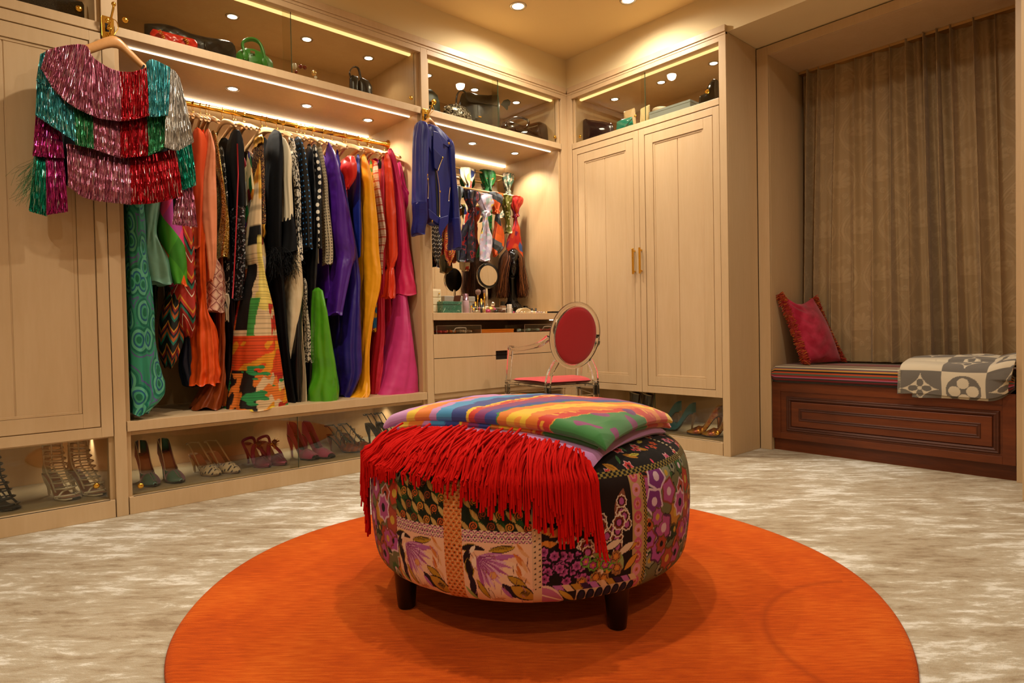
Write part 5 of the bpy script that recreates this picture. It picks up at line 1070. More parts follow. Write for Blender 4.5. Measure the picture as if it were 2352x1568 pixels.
px_loft([(140, 95, 180), (200, 85, 165), (300, 85, 150), (400, 75, 145), (480, 75, 145)], YJ, .05, 'sleeve', 'jacket_lining', fj); px_loft([(165, 340, 400), (230, 370, 425), (330, 375, 432), (430, 395, 440), (500, 400, 438)], YJ, .05, 'sleeve', 'jacket_lining', fj)
# neckband
M().tube(curve([atY(q[0], q[1], 3.075) for q in ((193, 118), (205, 138), (232, 160), (262, 172), (300, 172), (322, 163), (331, 150))], 30), .004, 8).obj('neckband', 'jacket_lining', fj, True)
def tinsel(name, cols):
    m, nt, b = newmat(name); setp(b, .22, .85, .6); L = nt.links.new
    a = nt.nodes.new('ShaderNodeAttribute'); a.attribute_name = 'Col'; L(a.outputs['Color'], b.inputs['Base Color']); return m
tinsel('tinsel', None)
q = np.random.default_rng(77)
def fringe(top, bot, cols, y0, bulge, n, name='fringe', spread=.004, w=.0015, label=None):
    """curtain of foil strands from the seam line `top` to the hem line `bot` (frame points on plane y0)"""
    T = curve([atY(*p, y0) for p in top], 60); B = curve([atY(*p, y0-.006) for p in bot], 60); xs = np.concatenate([T[:, 0], B[:, 0]]); xc, hw = .553, .30
    m_ = M(); V, F, Cc = [], [], []; ns = 6
    for k in range(int(n*1.8)):
        t = q.uniform(0, 59); i = min(58, int(t)); f = t-i; a = T[i]*(1-f)+T[i+1]*f; tb = np.clip(t+q.normal(0, .8), 0, 58.99); j = int(tb); g = tb-j; b_ = B[j]*(1-g)+B[min(59, j+1)]*g
        e = q.uniform(.93, 1.04); pts = []; s0 = q.uniform(0, 6)
        base = C(cols[q.integers(len(cols))])*q.uniform(.5, 1.1)
        if q.uniform() < .07: base = base*.4+.6  # a few strands coloured near white as painted sparkle on the foil
        for m2 in range(ns):
            s_ = m2/(ns-1); p = a+(b_-a)*s_*e; p = p+np.array([q.normal(0, spread*.10), -bulge*math.sqrt(max(0, 1-((p[0]-xc)/hw)**2))-.020*math.sin(s_*1.9)-abs(q.normal(0, .0028)), 0]); pts.append(p)
        o = len(V)
        for m2, p in enumerate(pts):
            an = s0+m2*q.uniform(.1, .45); d = np.array([math.cos(an), math.sin(an)*.9, 0])*w/2; V += [p-d, p+d]; Cc += [base, base]
        F += [(o+2*m2, o+2*m2+1, o+2*m2+3, o+2*m2+2) for m2 in range(ns-1)]
    m_.add(np.array(V), F, col=np.array(Cc)); return m_.obj(name, 'tinsel', fj, True, False, kind='stuff', label=label)
PKc, RDc, TLc, SVc, GRc, MGc, DTc = ['#d07a98', '#c06484', '#e8a0b8', '#cc7090'], ['#c81826', '#e02434', '#b01020'], ['#46b0ba', '#62ccd4', '#349aa6', '#78dce4'], ['#d8d4cc', '#f0ece4', '#c0bcb4'], ['#4cb078', '#5cc488', '#3c9862'], ['#c43084', '#d84098', '#a82470'], ['#18a084', '#20b898', '#108068']
def fr_(top, bot, c, y, b, n, lab): fringe(top, bot, c, y, b, n, label=lab)
# lower tier, then middle, then top, so each covers the seam below it
fr_([(150, 335), (210, 348), (292, 366)], [(152, 432), (200, 460), (293, 473)], PKc, 3.08, .05, 2100, 'mauve pink fringe')
fr_([(290, 366), (340, 362), (396, 346)], [(292, 473), (350, 468), (411, 452)], RDc, 3.08, .05, 1700, 'red fringe')
fr_([(82, 262), (105, 268), (135, 290)], [(74, 358), (100, 362), (144, 366)], MGc, 3.09, .03, 900, 'magenta fringe')
fr_([(80, 352), (108, 358)], [(66, 482), (106, 495)], DTc, 3.09, .03, 900, 'dark teal fringe'); fr_([(104, 358), (143, 362)], [(104, 492), (152, 486)], MGc, 3.085, .03, 900, 'magenta fringe')
fr_([(398, 338), (436, 325)], [(412, 437), (446, 425)], DTc, 3.085, .03, 800, 'dark teal fringe'); fr_([(404, 425), (438, 420)], [(390, 516), (448, 521)], PKc, 3.10, .03, 700, 'mauve pink fringe')
fr_([(84, 180), (120, 190), (165, 240)], [(80, 268), (125, 300), (170, 332)], TLc, 3.055, .045, 1700, 'turquoise fringe')
fr_([(163, 240), (208, 255)], [(168, 337), (209, 348)], GRc, 3.06, .05, 900, 'green fringe'); fr_([(207, 255), (269, 276)], [(208, 348), (269, 369)], PKc, 3.06, .05, 1200, 'mauve pink fringe')
fr_([(268, 276), (333, 268)], [(268, 369), (331, 362)], RDc, 3.06, .05, 1200, 'red fringe'); fr_([(330, 266), (375, 264)], [(332, 362), (373, 345)], GRc, 3.06, .05, 900, 'green fringe')
fr_([(92, 128), (110, 120)], [(82, 190), (120, 215)], TLc, 3.06, .03, 500, 'turquoise fringe')
fr_([(104, 122), (150, 113), (192, 114), (208, 140), (240, 163), (269, 174)], [(92, 165), (125, 216), (165, 250), (215, 275), (240, 281), (271, 285)], PKc, 3.035, .05, 3400, 'mauve pink fringe')
fr_([(268, 174), (300, 174), (331, 164)], [(270, 285), (300, 281), (333, 272)], RDc, 3.035, .05, 1400, 'red fringe')
fr_([(330, 152), (345, 146), (384, 162)], [(333, 273), (350, 273), (377, 270)], TLc, 3.035, .05, 1300, 'turquoise fringe')
fr_([(378, 163), (395, 168), (408, 185)], [(371, 338), (400, 345), (438, 326)], SVc, 3.03, .04, 2100, 'silver fringe')
sw = M()
for k in range(70):
    a = atY(q.uniform(70, 90), q.uniform(360, 420), 3.06); e = a+np.array([q.normal(-.035, .02), q.normal(-.01, .01), -q.uniform(.05, .11)]); sw.tube(curve([a, (a+e)/2+q.normal(0, .006, 3), e], 6), .0004, 4, False)
mat('foil_thread', '#2f7a50', .25, .8); sw.obj('stray_threads', 'foil_thread', fj, True, kind='stuff')

# ================================================================== BLUE LEATHER JACKET ON THE VANITY POST
YL = 3.12
mat('blue_leather', '#1c2270', .36, spec=.5, bump=.12, bscale=60); mat('blue_dark', '#12123a', .5)
pat('blue_rib', 'stripe', [(0, '#161a5c'), (.5, '#2a3090'), (1, '#161a5c')], (1, 110), rough=.38, mode='LINEAR', bump=1.0)
big_hanger('coat_hanger', 'wooden hanger carrying the blue leather jacket', [atY(957, 298, 3.15), atY(970, 288, 3.15), atY(986, 276, 3.15), atY(1002, 292, 3.15), atY(1022, 312, 3.15)], [atY(986, 272, 3.15), atY(988, 262, 3.15), atY(996, 252, 3.155), atY(992, 243, 3.16), atY(985, 243, 3.165)], 'hanger_wood', .010, (.010, .016))
lj = thing('leather_jacket', 'royal blue leather biker jacket with gold zips hanging on the vanity post', 'jacket', (2.2, 3.12, 1.3))
def jt(rows, y, bm, name, mt='blue_leather', folds=3, amp=.03, seed=3, **k): return cloth_tube(rows, y, bm, folds, amp, seed, name=name, mt=mt, par=lj, **k)[0]
jt([(279, 958, 972), (292, 951, 984), (330, 948, 986), (400, 947, 984), (450, 947, 982), (470, 946, 982)], 3.10, .06, 'sleeve', amp=.035)
jt([(462, 946, 982), (500, 947, 981), (538, 945, 977)], 3.098, .06, 'cuff', 'blue_rib', 2, .02, label='ribbed cuff')
jt([(318, 1024, 1034), (340, 1016, 1044), (400, 1020, 1047), (460, 1026, 1052), (510, 1030, 1056)], 3.10, .06, 'sleeve', seed=5, amp=.035)
jt([(500, 1028, 1056), (535, 1027, 1059), (572, 1029, 1061)], 3.098, .06, 'cuff', 'blue_rib', 2, .02, seed=5, label='ribbed cuff')
jt([(288, 968, 998), (320, 966, 1034), (380, 970, 1040), (440, 974, 1036), (500, 978, 1028), (512, 979, 1026)], 3.16, .075, 'body', folds=4, amp=.03, seed=7)
def panel(pts, y, name, mt, th=.008, dy=None, label=None):
    """leather panel cut to an outline, following the chest"""
    P = np.array([atY(a, b_, y-(0 if dy is None else dy[i])) for i, (a, b_) in enumerate(pts)]); n = len(P); Q = P+np.array([0, th, 0])
    return M().add(np.concatenate([P, Q]), [list(range(n)), list(range(n, 2*n))[::-1]]+[[i, n+i, n+(i+1) % n, (i+1) % n] for i in range(n)]).obj(name, mt, lj, True, False, .003, fix=True, label=label)
panel([(982, 296), (990, 300), (998, 340), (1003, 420), (1008, 510), (1012, 520), (1000, 516), (986, 500), (982, 400)], 3.075, 'front_panel', 'blue_leather')
panel([(993, 318), (1010, 322), (1030, 340), (1036, 400), (1034, 470), (1030, 512), (1012, 512), (1008, 450), (1004, 400)], 3.068, 'front_panel', 'blue_leather')
panel([(994, 302), (1000, 306), (1004, 360), (1007, 420), (1010, 500), (1004, 502), (1001, 420), (996, 350)], 3.073, 'opening_shade', 'black', .003)  # black sheet standing in for the shade inside the open front
panel([(995, 300), (1006, 303), (1018, 330), (1018, 362), (1005, 392), (998, 385), (995, 340)], 3.056, 'lapel', 'blue_leather', .007)
panel([(996, 340), (1018, 362), (1006, 391), (999, 386)], 3.052, 'quilted_lapel', 'blue_rib', .003)
panel([(983, 290), (992, 302), (991, 352), (985, 335)], 3.06, 'lapel', 'blue_leather', .007)
panel([(1004, 300), (1020, 316), (1036, 334), (1030, 338), (1014, 328)], 3.064, 'shoulder_strap', 'blue_leather', .006)
M().ball(atY(1031, 329, 3.05), (.007, .004, .007)).obj('stud', 'gold', lj, True)
panel([(1010, 500), (1030, 494), (1030, 512), (1016, 534), (1014, 548), (1008, 530)], 3.052, 'belt', 'blue_leather', .006)
panel([(984, 478), (1010, 500), (1010, 516), (986, 500)], 3.060, 'belt', 'blue_leather', .006)
for pts, nm_ in (([(982, 402), (984, 430), (983, 456)], 'zip'), ([(1003, 392), (1009, 430), (1010, 470), (1010, 498)], 'zip'), ([(1017, 362), (1010, 380), (1006, 392)], 'zip'), ([(1034, 430), (1032, 446), (1031, 462)], 'zip')):
    M().tube(curve([atY(a, b_, 3.050) for a, b_ in pts], 16), .0022, 7).obj('zip', 'brass_pale', lj, True, label='pale gold zip')
for p in ((982, 402), (983, 412), (1011, 440), (1017, 362), (993, 508)): M().ball(atY(*p, 3.046), (.004, .003, .008)).obj('zip_pull', 'gold', lj, True)
# ================================================================== SHOES
def sm(a, b, x): t = np.clip((x-a)/(b-a), 0, 1); return t*t*(3-2*t)
def shoe(name, label, p, rz, upper, inner='nude_leather', hh=.105, Ls=.235, style='pump', toe='point', trim=None, group='shoes on the lower shelves', heel_mt=None, sole='black', mirror=1):
    t = thing(name, label, 'shoe', p, rz, group); ns = 46; s = np.linspace(0, 1, ns); Lx = Ls*(1-.10*(hh/.1)**2)
    x = Lx*(s-.5); zs = .008+(hh-.008)*(1-sm(.10, .62, s)); zs = zs+.004*sm(.85, 1, s)
    w = np.interp(s, [0, .05, .12, .3, .42, .66, .8, .92, 1], [.002, .020, .026, .024, .024, .038, .034, .020 if toe == 'point' else .031, .003 if toe == 'point' else .012]); w = np.convolve(np.pad(w, 2, 'edge'), np.ones(5)/5, 'valid'); w[0] = .004
    H = np.interp(s, [0, .1, .3, .5, .6, 1], [.066, .062, .048, .034, .026, .01]); Ht = np.interp(s, [0, .5, .66, .8, .95, 1], [.05, .05, .044, .030, .014, .006])
    sling = style in ('sling', 'mule', 'studs', 'cage')
    if sling: H = H*sm(.40, .56, s)+.004
    g = 1-sm(.50, .66, s) if not sling else 1-sm(.55, .70, s); nk = 9; f = np.linspace(0, 1, nk); m_ = M()
    s0 = 0 if not sling else int(.42*ns)
    e1 = ns if toe != 'peep' else ns-3
    for sd in (-1, 1):
        P = np.zeros((ns, nk, 3))
        for k, fk in enumerate(f):
            P[:, k, 0] = x; P[:, k, 1] = sd*w*((1-.10*fk)*g+math.cos(fk*PI/2)*(1-g)); P[:, k, 2] = zs+H*fk*g+Ht*math.sin(fk*PI/2)*(1-g)
        P = P[s0:e1]; P = P if sd > 0 else P[:, ::-1]
        m_.grid(P, uv=np.stack([P[..., 0]+.05*P[..., 1], P[..., 2]+sd*P[..., 1]], -1))
    if style != 'cage': m_.obj('upper', upper, t, solid=.0025)
    iw = w*.93; m_ = M(); m_.grid(np.stack([np.stack([x, -iw, zs+.003], -1), np.stack([x, 0*iw, zs+.0022], -1), np.stack([x, iw, zs+.003], -1)], 1)); m_.obj('insole', inner, t)
    m_ = M(); th_ = np.where(s > .5, .0045, .003); A = np.stack([np.stack([x, -w*1.02, zs], -1), np.stack([x, w*1.02, zs], -1), np.stack([x, w*1.0, zs-th_-.002], -1), np.stack([x, -w*1.0, zs-th_-.002], -1)], 1); m_.grid(A, cv=True); m_.obj('sole', sole, t, fix=True)
    hx = x[0]+.018; hp = [(hx, 0, hh+.004), (hx-.002, 0, hh*.75), (hx+.004, 0, hh*.4), (hx+.008, 0, .001)]
    hr = [.021, .015, .0065, .005] if style != 'block' else [.024, .022, .021, .022]
    M().tube(curve(hp, 12), np.interp(np.linspace(0, 3, 12), [0, 1, 2, 3], hr), 12).obj('heel', heel_mt or upper, t)
    tm = trim or upper
    if style in ('sling', 'studs'):
        a = np.linspace(.35*PI, 1.65*PI, 20)[::1]; pts = [(x[int(.52*ns)], .030, zs[int(.52*ns)]+.028)]+[(x[2]+.012+.030*math.cos(q), .027*math.sin(q), hh+.052-.004*math.cos(q)) for q in np.linspace(.4*PI, 1.6*PI, 9)]+[(x[int(.52*ns)], -.030, zs[int(.52*ns)]+.028)]
        M().tube(curve(pts, 40), .0042, 7, flat=.6).obj('strap', tm, t)
    if style == 'pump':
        # bright topline binding
        for sd in (-1, 1):
            k = np.nonzero(g > .02)[0]; M().tube(np.stack([x[k], sd*w[k]*((1-.10)*g[k]), zs[k]+H[k]*g[k]+Ht[k]*(1-g[k])], -1), .0016, 6).obj('binding', tm, t)
    t.scale = (1.1, 1.12, 1.08)
    return t, dict(x=x, zs=zs, w=w, s=s, hh=hh, g=g, H=H, Ht=Ht)
def loop(c, rx, ry, tilt=0, n=24, lo=0, hi=2*PI): return np.array([(c[0]+rx*math.cos(a), c[1]+ry*math.sin(a), c[2]+tilt*math.cos(a)) for a in np.linspace(lo, hi, n)])
mat('nude_leather', '#b98a6c', .5); mat('blush_leather', '#c9987c', .5); mat('sole_tan', '#9c7a55', .5); mat('ivory_leather', '#e2d8c2', .45); mat('clear_vamp', '#b0899a', .15)
m, nt, b = newmat('iridescent'); setp(b, .25, .45); lw = nt.nodes.new('ShaderNodeLayerWeight'); lw.inputs[0].default_value = .45; r = ramp(nt, [(.1, '#6a9a9c'), (.4, '#5a8c72'), (.65, '#b583b0'), (.95, '#d2bcd2')]); nt.links.new(lw.outputs['Facing'], r.inputs[0]); nt.links.new(r.outputs[0], b.inputs['Base Color']); addbump(nt, b, .2, 500)
pat('dotted_calf', 'vdist', [(0, '#2a140c'), (.26, '#dcc6a2')], (62, 62), rough=.5, rnd=.35); mat('pink_suede', '#b0326c', .95, sheen=.5); mat('magenta_metal', '#a04470', .28, .8, bump=.6, bscale=120); mat('magenta_satin', '#8c1c58', .4)
pat('tortoise', 'noise', [(.3, '#4a1a0c'), (.5, '#8a3a18'), (.65, '#b0682a')], (40, 40), rough=.3, mode='LINEAR'); mat('slate_strap', '#44545c', .5)
pat('zebra', 'stripe', [(0, '#0e0d0d'), (.5, '#c9c2b2')], (1, 45), rough=.35, dist=.03, dscale=30, rot=.5)
mat('teal_suede', '#14768c', .85, sheen=.4); pat('gold_swirl', 'noise', [(.3, '#8a3a3c'), (.42, '#c9782a'), (.5, '#d9b04a'), (.6, '#b04a2a'), (.7, '#c9a86a')], (24, 30), rough=.22, metal=.6, mode='LINEAR', dist=.05)
mat('patent_black', '#100b0b', .08, spec=.7, coat=.5, bump=.25, bscale=40)
ZS = .0825
for k, (x_, y_, a) in enumerate(((.690, 3.452, -86), (.792, 3.438, -82))):
    shoe('stiletto_pump', 'iridescent green and lilac pointed pump, %s of its pair' % ('left', 'right')[k], (x_, y_, ZS), math.radians(a), 'iridescent', hh=.118, Ls=.25, trim='ivory_leather')
for k, (x_, y_, a) in enumerate(((.955, 3.460, -72), (1.043, 3.450, -70))):
    shoe('slingback_shoe', 'cream slingback with dark brown dots, %s of its pair' % ('left', 'right')[k], (x_, y_, ZS), math.radians(a), 'dotted_calf', 'blush_leather', hh=.085, style='sling', sole='sole_tan')
for k, (x_, y_, a) in enumerate(((1.222, 3.465, -78), (1.302, 3.455, -76))):
    t, d = shoe('jewelled_mule', 'magenta metallic mule with spiky jewel, %s of its pair' % ('left', 'right')[k], (x_, y_, ZS), math.radians(a), 'magenta_metal', 'blush_leather', hh=.10, style='mule', sole='magenta_satin', heel_mt='magenta_satin')
    c = (-.005, 0, .098); M().tube(curve([(.035, .034, .02), (.01, .03, .06), (-.02, .0, .098), (.01, -.03, .06), (.035, -.034, .02)], 30), .010, 8, flat=.35).obj('strap', 'magenta_satin', t)
    M().tube(curve([(-.06, .028, .085), (-.075, .03, .12), (-.06, 0, .135), (-.075, -.03, .12), (-.06, -.028, .085)], 30), .008, 8, flat=.35).obj('strap', 'magenta_satin', t)
    j = M(); q = np.random.default_rng(k)
    for i in range(26):
        dd = q.normal(size=3); dd[0] = abs(dd[0]); dd /= np.linalg.norm(dd); cc_ = np.array([.005, 0, .105]); j.tube([cc_, cc_+dd*.032], [.0035, .0006], 5)
    j.obj('jewel_spikes', 'gold', t); M().ball((.018, 0, .112), (.010, .013, .013)).obj('jewel', mat('garnet', '#2a0610', .08, spec=.8), t)
for k, (x_, y_, a) in enumerate(((1.478, 3.465, -72), (1.560, 3.445, -70))):
    shoe('suede_pump', 'pink suede peep-toe pump, %s of its pair' % ('left', 'right')[k], (x_, y_, ZS), math.radians(a), 'pink_suede', 'black', hh=.12, Ls=.25, toe='peep')
for k, (x_, y_, a) in enumerate(((1.738, 3.475, -62), (1.822, 3.462, -60))):
    t, d = shoe('studded_slingback', 'tortoiseshell slingback with studded slate straps, %s of its pair' % ('left', 'right')[k], (x_, y_, ZS), math.radians(a), 'tortoise', 'blush_leather', hh=.085, style='studs', trim='slate_strap')
    for cx, z0, rx in ((.03, .028, .034), (.0, .052, .032), (-.03, .085, .030)): M().tube(curve([(cx, rx, z0-.012), (cx-.002, rx*.7, z0+.022), (cx-.004, 0, z0+.032), (cx-.002, -rx*.7, z0+.022), (cx, -rx, z0-.012)], 20), .0028, 6, flat=.5).obj('strap', 'slate_strap', t)
    M().tube(curve([(.045, 0, .045), (.02, 0, .066), (-.004, 0, .084), (-.034, 0, .117), (-.045, 0, .135)], 16), .0028, 6).obj('strap', 'slate_strap', t)
    for i in range(16):
        a2 = i*.7; M().ball((-.035+.005*i, .028*math.cos(a2), .105-.005*i+.01), .0032, 8, 6).obj('stud', 'gold', t)
for k, (x_, y_, a) in enumerate(((2.005, 3.50, -60), (2.075, 3.49, -60))):
    shoe('zebra_slingback', 'black and white zebra slingback, %s of its pair' % ('left', 'right')[k], (x_, y_, ZS), math.radians(a), 'zebra', 'black', hh=.12, style='sling')
for k, (x_, y_, a) in enumerate(((2.86, 3.50, -60), (2.95, 3.48, -60))):
    shoe('black_pump', 'black pointed pump under the vanity, %s of its pair' % ('left', 'right')[k], (x_, y_, ZS), math.radians(a), 'black_gloss', 'black', hh=.12)
for k, (x_, y_, a) in enumerate(((3.70, 2.545, 112), (3.69, 2.425, 108))):
    shoe('teal_pump', 'teal suede stiletto pump, %s of its pair' % ('left', 'right')[k], (x_, y_, ZS), math.radians(a), 'teal_suede', 'ivory_leather', hh=.115, heel_mt='sole_tan')
for k, (x_, y_, a) in enumerate(((3.66, 2.215, 122), (3.65, 2.10, 122))):
    shoe('marbled_pump', 'glossy gold and orange marbled pump, %s of its pair' % ('left', 'right')[k], (x_, y_, ZS), math.radians(a), 'gold_swirl', 'gold_swirl', hh=.115, trim='brass_pale')
def caged(name, label, p, rz, mt, top, rows, group, heel=.09):
    t, d = shoe(name, label, p, rz, mt, 'blush_leather' if mt != 'black_leather' else 'black', hh=heel, style='cage', toe='round', sole=mt, heel_mt=mt, group=group)
    xk = -.062
    M().tube(curve([(.095, .0, .022), (.07, .034, .02), (.04, .040, .016)], 12), .004, 7).tube(curve([(.095, .0, .022), (.07, -.034, .02), (.04, -.040, .016)], 12), .004, 7).tube(curve([(.05, .040, .010), (.055, .02, .036), (.06, 0, .040), (.055, -.02, .036), (.05, -.040, .010)], 20), .0042, 7).obj('toe_strap', mt, t)
    for k in range(rows):
        f = k/(rows-1); z = .045+(top-.045)*f; cx = .035*(1-f)**1.3-.055*f**.6; rx = .040-.006*f+(.016 if f > .85 else 0)*0; ry = .034
        base = max(0, .0); M().tube(loop((cx, 0, z), rx, ry, .010*(1-f)-.006, 26), .0032, 6, False).obj('cage_strap', mt, t)
    for y_ in (-.034, .034):
        M().tube(curve([(.03, y_, .03), (.0, y_, .08), (-.04, y_, .13), (-.055, y_*.95, top)], 16), .0035, 6).obj('side_strap', mt, t)
    for y_ in (-.012, .012): M().tube(curve([(.07, y_*.5, .045), (.03, y_, .085), (-.01, y_*1.6, .13), (-.02, y_*1.6, top)], 16), .003, 6).obj('front_lace', mt, t)
    M().tube(curve([(-.095, 0, heel), (-.098, 0, heel+.05), (-.092, 0, top)], 12), [.016]*5+[.012]*7, 10, flat=.35).obj('heel_counter', mt, t); return t
for k, (x_, y_, a) in enumerate(((.345, 3.445, -68), (.445, 3.437, -62))):
    caged('caged_sandal', 'white leather caged high sandal, %s of its pair' % ('left', 'right')[k], (x_, y_, ZS), math.radians(a), 'ivory_leather', .225, 9, 'shoes on the lower shelves')
caged('strappy_boot', 'black strappy high sandal at the left edge of the photo', (.125, 3.43, ZS), math.radians(-62), 'black_leather', .245, 9, 'shoes on the lower shelves')
caged('strappy_boot', 'black strappy high sandal beyond the one at the left edge', (.02, 3.44, ZS), math.radians(-62), 'black_leather', .245, 9, 'shoes on the lower shelves')
# patent ankle boots with curved heels
for k, (x_, y_, a) in enumerate(((3.68, 2.84, 95), (3.67, 2.72, 88))):
    t = thing('ankle_boot', 'glossy black patent ankle boot with curved heel, %s of its pair' % ('left', 'right')[k], 'shoe', (x_, y_, ZS), math.radians(a), 'shoes on the lower shelves')
    st = [(.105, 0, .020, .012, .014), (.095, 0, .024, .026, .020), (.06, 0, .034, .036, .030), (.02, 0, .062, .035, .042), (-.02, 0, .100, .033, .046), (-.045, 0, .145, .034, .044), (-.055, 0, .195, .037, .046), (-.058, 0, .238, .040, .050)]
    G = []; th = np.arange(28)*2*PI/28
    Q = curve([(a_, c_, e_) for a_, b_, c_, d_, e_ in st], 40); Wd = curve([(d_, e_, 0) for a_, b_, c_, d_, e_ in st], 40); T_ = np.gradient(Q[:, [0, 1]], axis=0)
    for i in range(40):
        n2 = np.array([-T_[i][1], T_[i][0]]); n2 = n2/np.linalg.norm(n2); n2 = n2 if n2[0] > 0 or n2[1] > 0 else -n2
        G.append([(Q[i, 0]+n2[0]*Wd[i, 1]*math.sin(q_), Wd[i, 0]*math.cos(q_), max(.004, Q[i, 1]+n2[1]*Wd[i, 1]*math.sin(q_))) for q_ in th])
    bm_ = M().grid(np.array(G), cv=True); bm_.f += [list(range(28))]; bm_.obj('upper', 'patent_black', t, fix=True)
    M().tube(loop((-.058, 0, .239), .044, .040, .012), .004, 6, False).obj('cuff_lining', 'ivory_leather', t)
    M().tube(curve([(-.06, 0, .10), (-.088, 0, .06), (-.080, 0, .025), (-.07, 0, .002)], 14), [.026]*4+list(np.linspace(.024, .014, 6))+[.016]*4, 14).obj('heel', 'patent_black', t)
    M().prism([(.115, 0), (.10, .026), (.05, .036), (.01, .030), (.01, -.030), (.05, -.036), (.10, -.026)], 0, .010).obj('sole', 'black', t, smooth=False)

# ================================================================== HANDBAGS IN THE GLASS CUPBOARDS
def PA(Y): return (lambda a, b_: atY(a, b_, Y)), np.array([0, -1.0, 0])
def PB(X): return (lambda a, b_: atX(a, b_, X)), np.array([-1.0, 0, 0])
def puffy(pts, plane, th, name, mt, par, zfloor=2.171, back=.6, n=44, lv=(1, .985, .93, .8, .55, .25, .02), label=None):
    """soft bag body: outline on a plane, swelling to both faces"""
    at, nrm_ = plane; P = np.array([at(*p) if len(p) == 2 else (lambda q: np.array([q[0], q[1], zfloor]))(at(p[0], p[1])) for p in pts])
    P = np.concatenate([P, P[:1]]); L_ = np.concatenate([[0], np.cumsum(np.linalg.norm(np.diff(P, axis=0), axis=1))]); tq = np.linspace(0, L_[-1], n, endpoint=False)
    P = np.stack([np.interp(tq, L_, P[:, i]) for i in range(3)], -1); P[:, 2] = np.maximum(P[:, 2], zfloor); c = P.mean(0); m_ = M(); tang = np.cross(nrm_, [0, 0, 1.0])
    for sg, tt_ in ((1, th), (-1, th*back)):
        G = np.array([c+(P-c)*f+nrm_*sg*tt_*math.sqrt(max(0, 1-f*f)) for f in lv]); G[..., 2] = np.maximum(G[..., 2], zfloor)
        m_.grid(G if sg > 0 else G[::-1], cv=True, uv=np.stack([G@tang, G[..., 2]], -1) if sg > 0 else np.stack([G[::-1]@tang, G[::-1][..., 2]], -1))
    return m_.obj(name, mt, par, True, fix=True, label=label)
def bag(name, label, loc): return thing(name, label, 'handbag', loc, group='bags in the glass cupboards')
pat('quilt_black', 'plaid', [(0, '#0a0909'), (1, '#1c1a1a')], (22, 22), rough=.28, mode='LINEAR', bump=1.0, rot=PI/4); pat('quilt_red', 'plaid', [(0, '#a8150e'), (1, '#d42a1a')], (40, 40), rough=.3, mode='LINEAR', bump=1.0, rot=PI/4)
mat('green_leather', '#2c7a26', .35, bump=.2, bscale=250); mat('dark_green_leather', '#10251c', .5); mat('brown_patent', '#2c120a', .1, spec=.7, coat=.5); mat('purple_croc', '#2a1018', .18, spec=.7, bump=1.0, bscale=70); mat('teal_patent', '#1f7f6c', .15, spec=.6); mat('beige_leather', '#c9a97a', .5); mat('cream_leather', '#dcc89c', .45); mat('grey_card', '#7d8686', .7); mat('tan_wood', '#b98850', .4); mat('crystal', '#d9d0c0', .05, spec=.9); mat('ruby', '#6a0f10', .08)
pat('dark_tweed', 'noise', [(.4, '#120f0e'), (.5, '#3a332e'), (.58, '#15110f'), (.68, '#6a5f54')], (170, 420), rough=.8, bump=1.0); pat('beaded', 'vcell', [(0, '#1a1815'), (.35, '#6a665c'), (.7, '#a8a294'), (.9, '#f0ead8')], (170, 170), rough=.25, metal=.7, bump=1.0)
def zf(*p): return p
pl = PA(3.44); t = bag('tweed_clutch', 'dark tweed clutch at the top left edge', (.2, 3.44, 2.17)); puffy([(20, -30), (60, -22), (120, -10), (193, 6), (193, 38, 0), (60, 2, 0), (20, -8, 0)], pl, .035, 'body', 'dark_tweed', t)
pl = PA(3.43); t = bag('quilted_bag', 'long black quilted leather bag behind the red one', (.95, 3.43, 2.17)); puffy([(331, 55), (350, 54), (375, 55), (400, 62), (430, 76), (470, 86), (515, 92), (538, 100), (543, 118), (542, 130, 0), (440, 106, 0), (331, 76, 0)], pl, .05, 'body', 'quilt_black', t); M().tube(curve([atY(470, 96, 3.375), atY(472, 108, 3.37), atY(477, 118, 3.37)], 10), .0025, 6).obj('chain', 'black_gloss', t, True)
pl = PA(3.335); t = bag('chain_bag', 'small red quilted bag with gold chain', (.83, 3.33, 2.17)); puffy([(344, 76), (350, 67), (375, 73), (410, 82), (448, 92), (454, 100), (453, 106, 0), (345, 80, 0)], pl, .035, 'body', 'quilt_red', t)
ck = M()
for a, b_ in ((366, 70), (369, 74), (372, 78), (374, 83), (376, 87), (424, 88), (427, 92), (430, 96), (431, 100)): ck.tube(loop(atY(a, b_, 3.296), .006, .004, .004, 14), .0022, 6, False)
ck.obj('chain', 'gold', t, True, label='chunky gold chain links')
pl = PA(3.38); t = bag('dome_bag', 'green leather dome handbag with rolled handles', (1.23, 3.38, 2.17)); puffy([(541, 131, 0), (542, 124), (549, 116), (562, 111), (580, 113), (600, 122), (617, 134), (626, 146), (628, 154, 0)], pl, .055, 'body', 'green_leather', t)
M().tube(curve([atY(565, 130, 3.32), atY(559, 112, 3.325), atY(558, 98, 3.335), atY(568, 90, 3.34), atY(583, 89, 3.34), atY(596, 98, 3.335), atY(604, 115, 3.325), atY(610, 142, 3.32)], 40), .0075, 10).obj('handle', 'green_leather', t, True); M().tube(curve([atY(560, 120, 3.42), atY(557, 100, 3.425), atY(568, 93, 3.43), atY(584, 93, 3.43), atY(598, 103, 3.425), atY(603, 125, 3.42)], 30), .0075, 10).obj('handle', 'green_leather', t, True)
for a, b_ in ((564, 128), (608, 142)): M().ball(atY(a, b_, 3.318), (.018, .006, .022)).obj('handle_tab', 'green_leather', t, True)
M().box(atY(574, 116, 3.325), atY(586, 124, 3.318)).obj('clasp', 'chrome', t, True, False, .002)
t = bag('jewelled_clutch', 'small wooden box clutch with crystal and red bead trim', (1.5, 3.36, 2.17)); M().box((1.385, 3.335, 2.171), (1.60, 3.42, 2.208)).obj('box', 'tan_wood', t, True, False, .01)
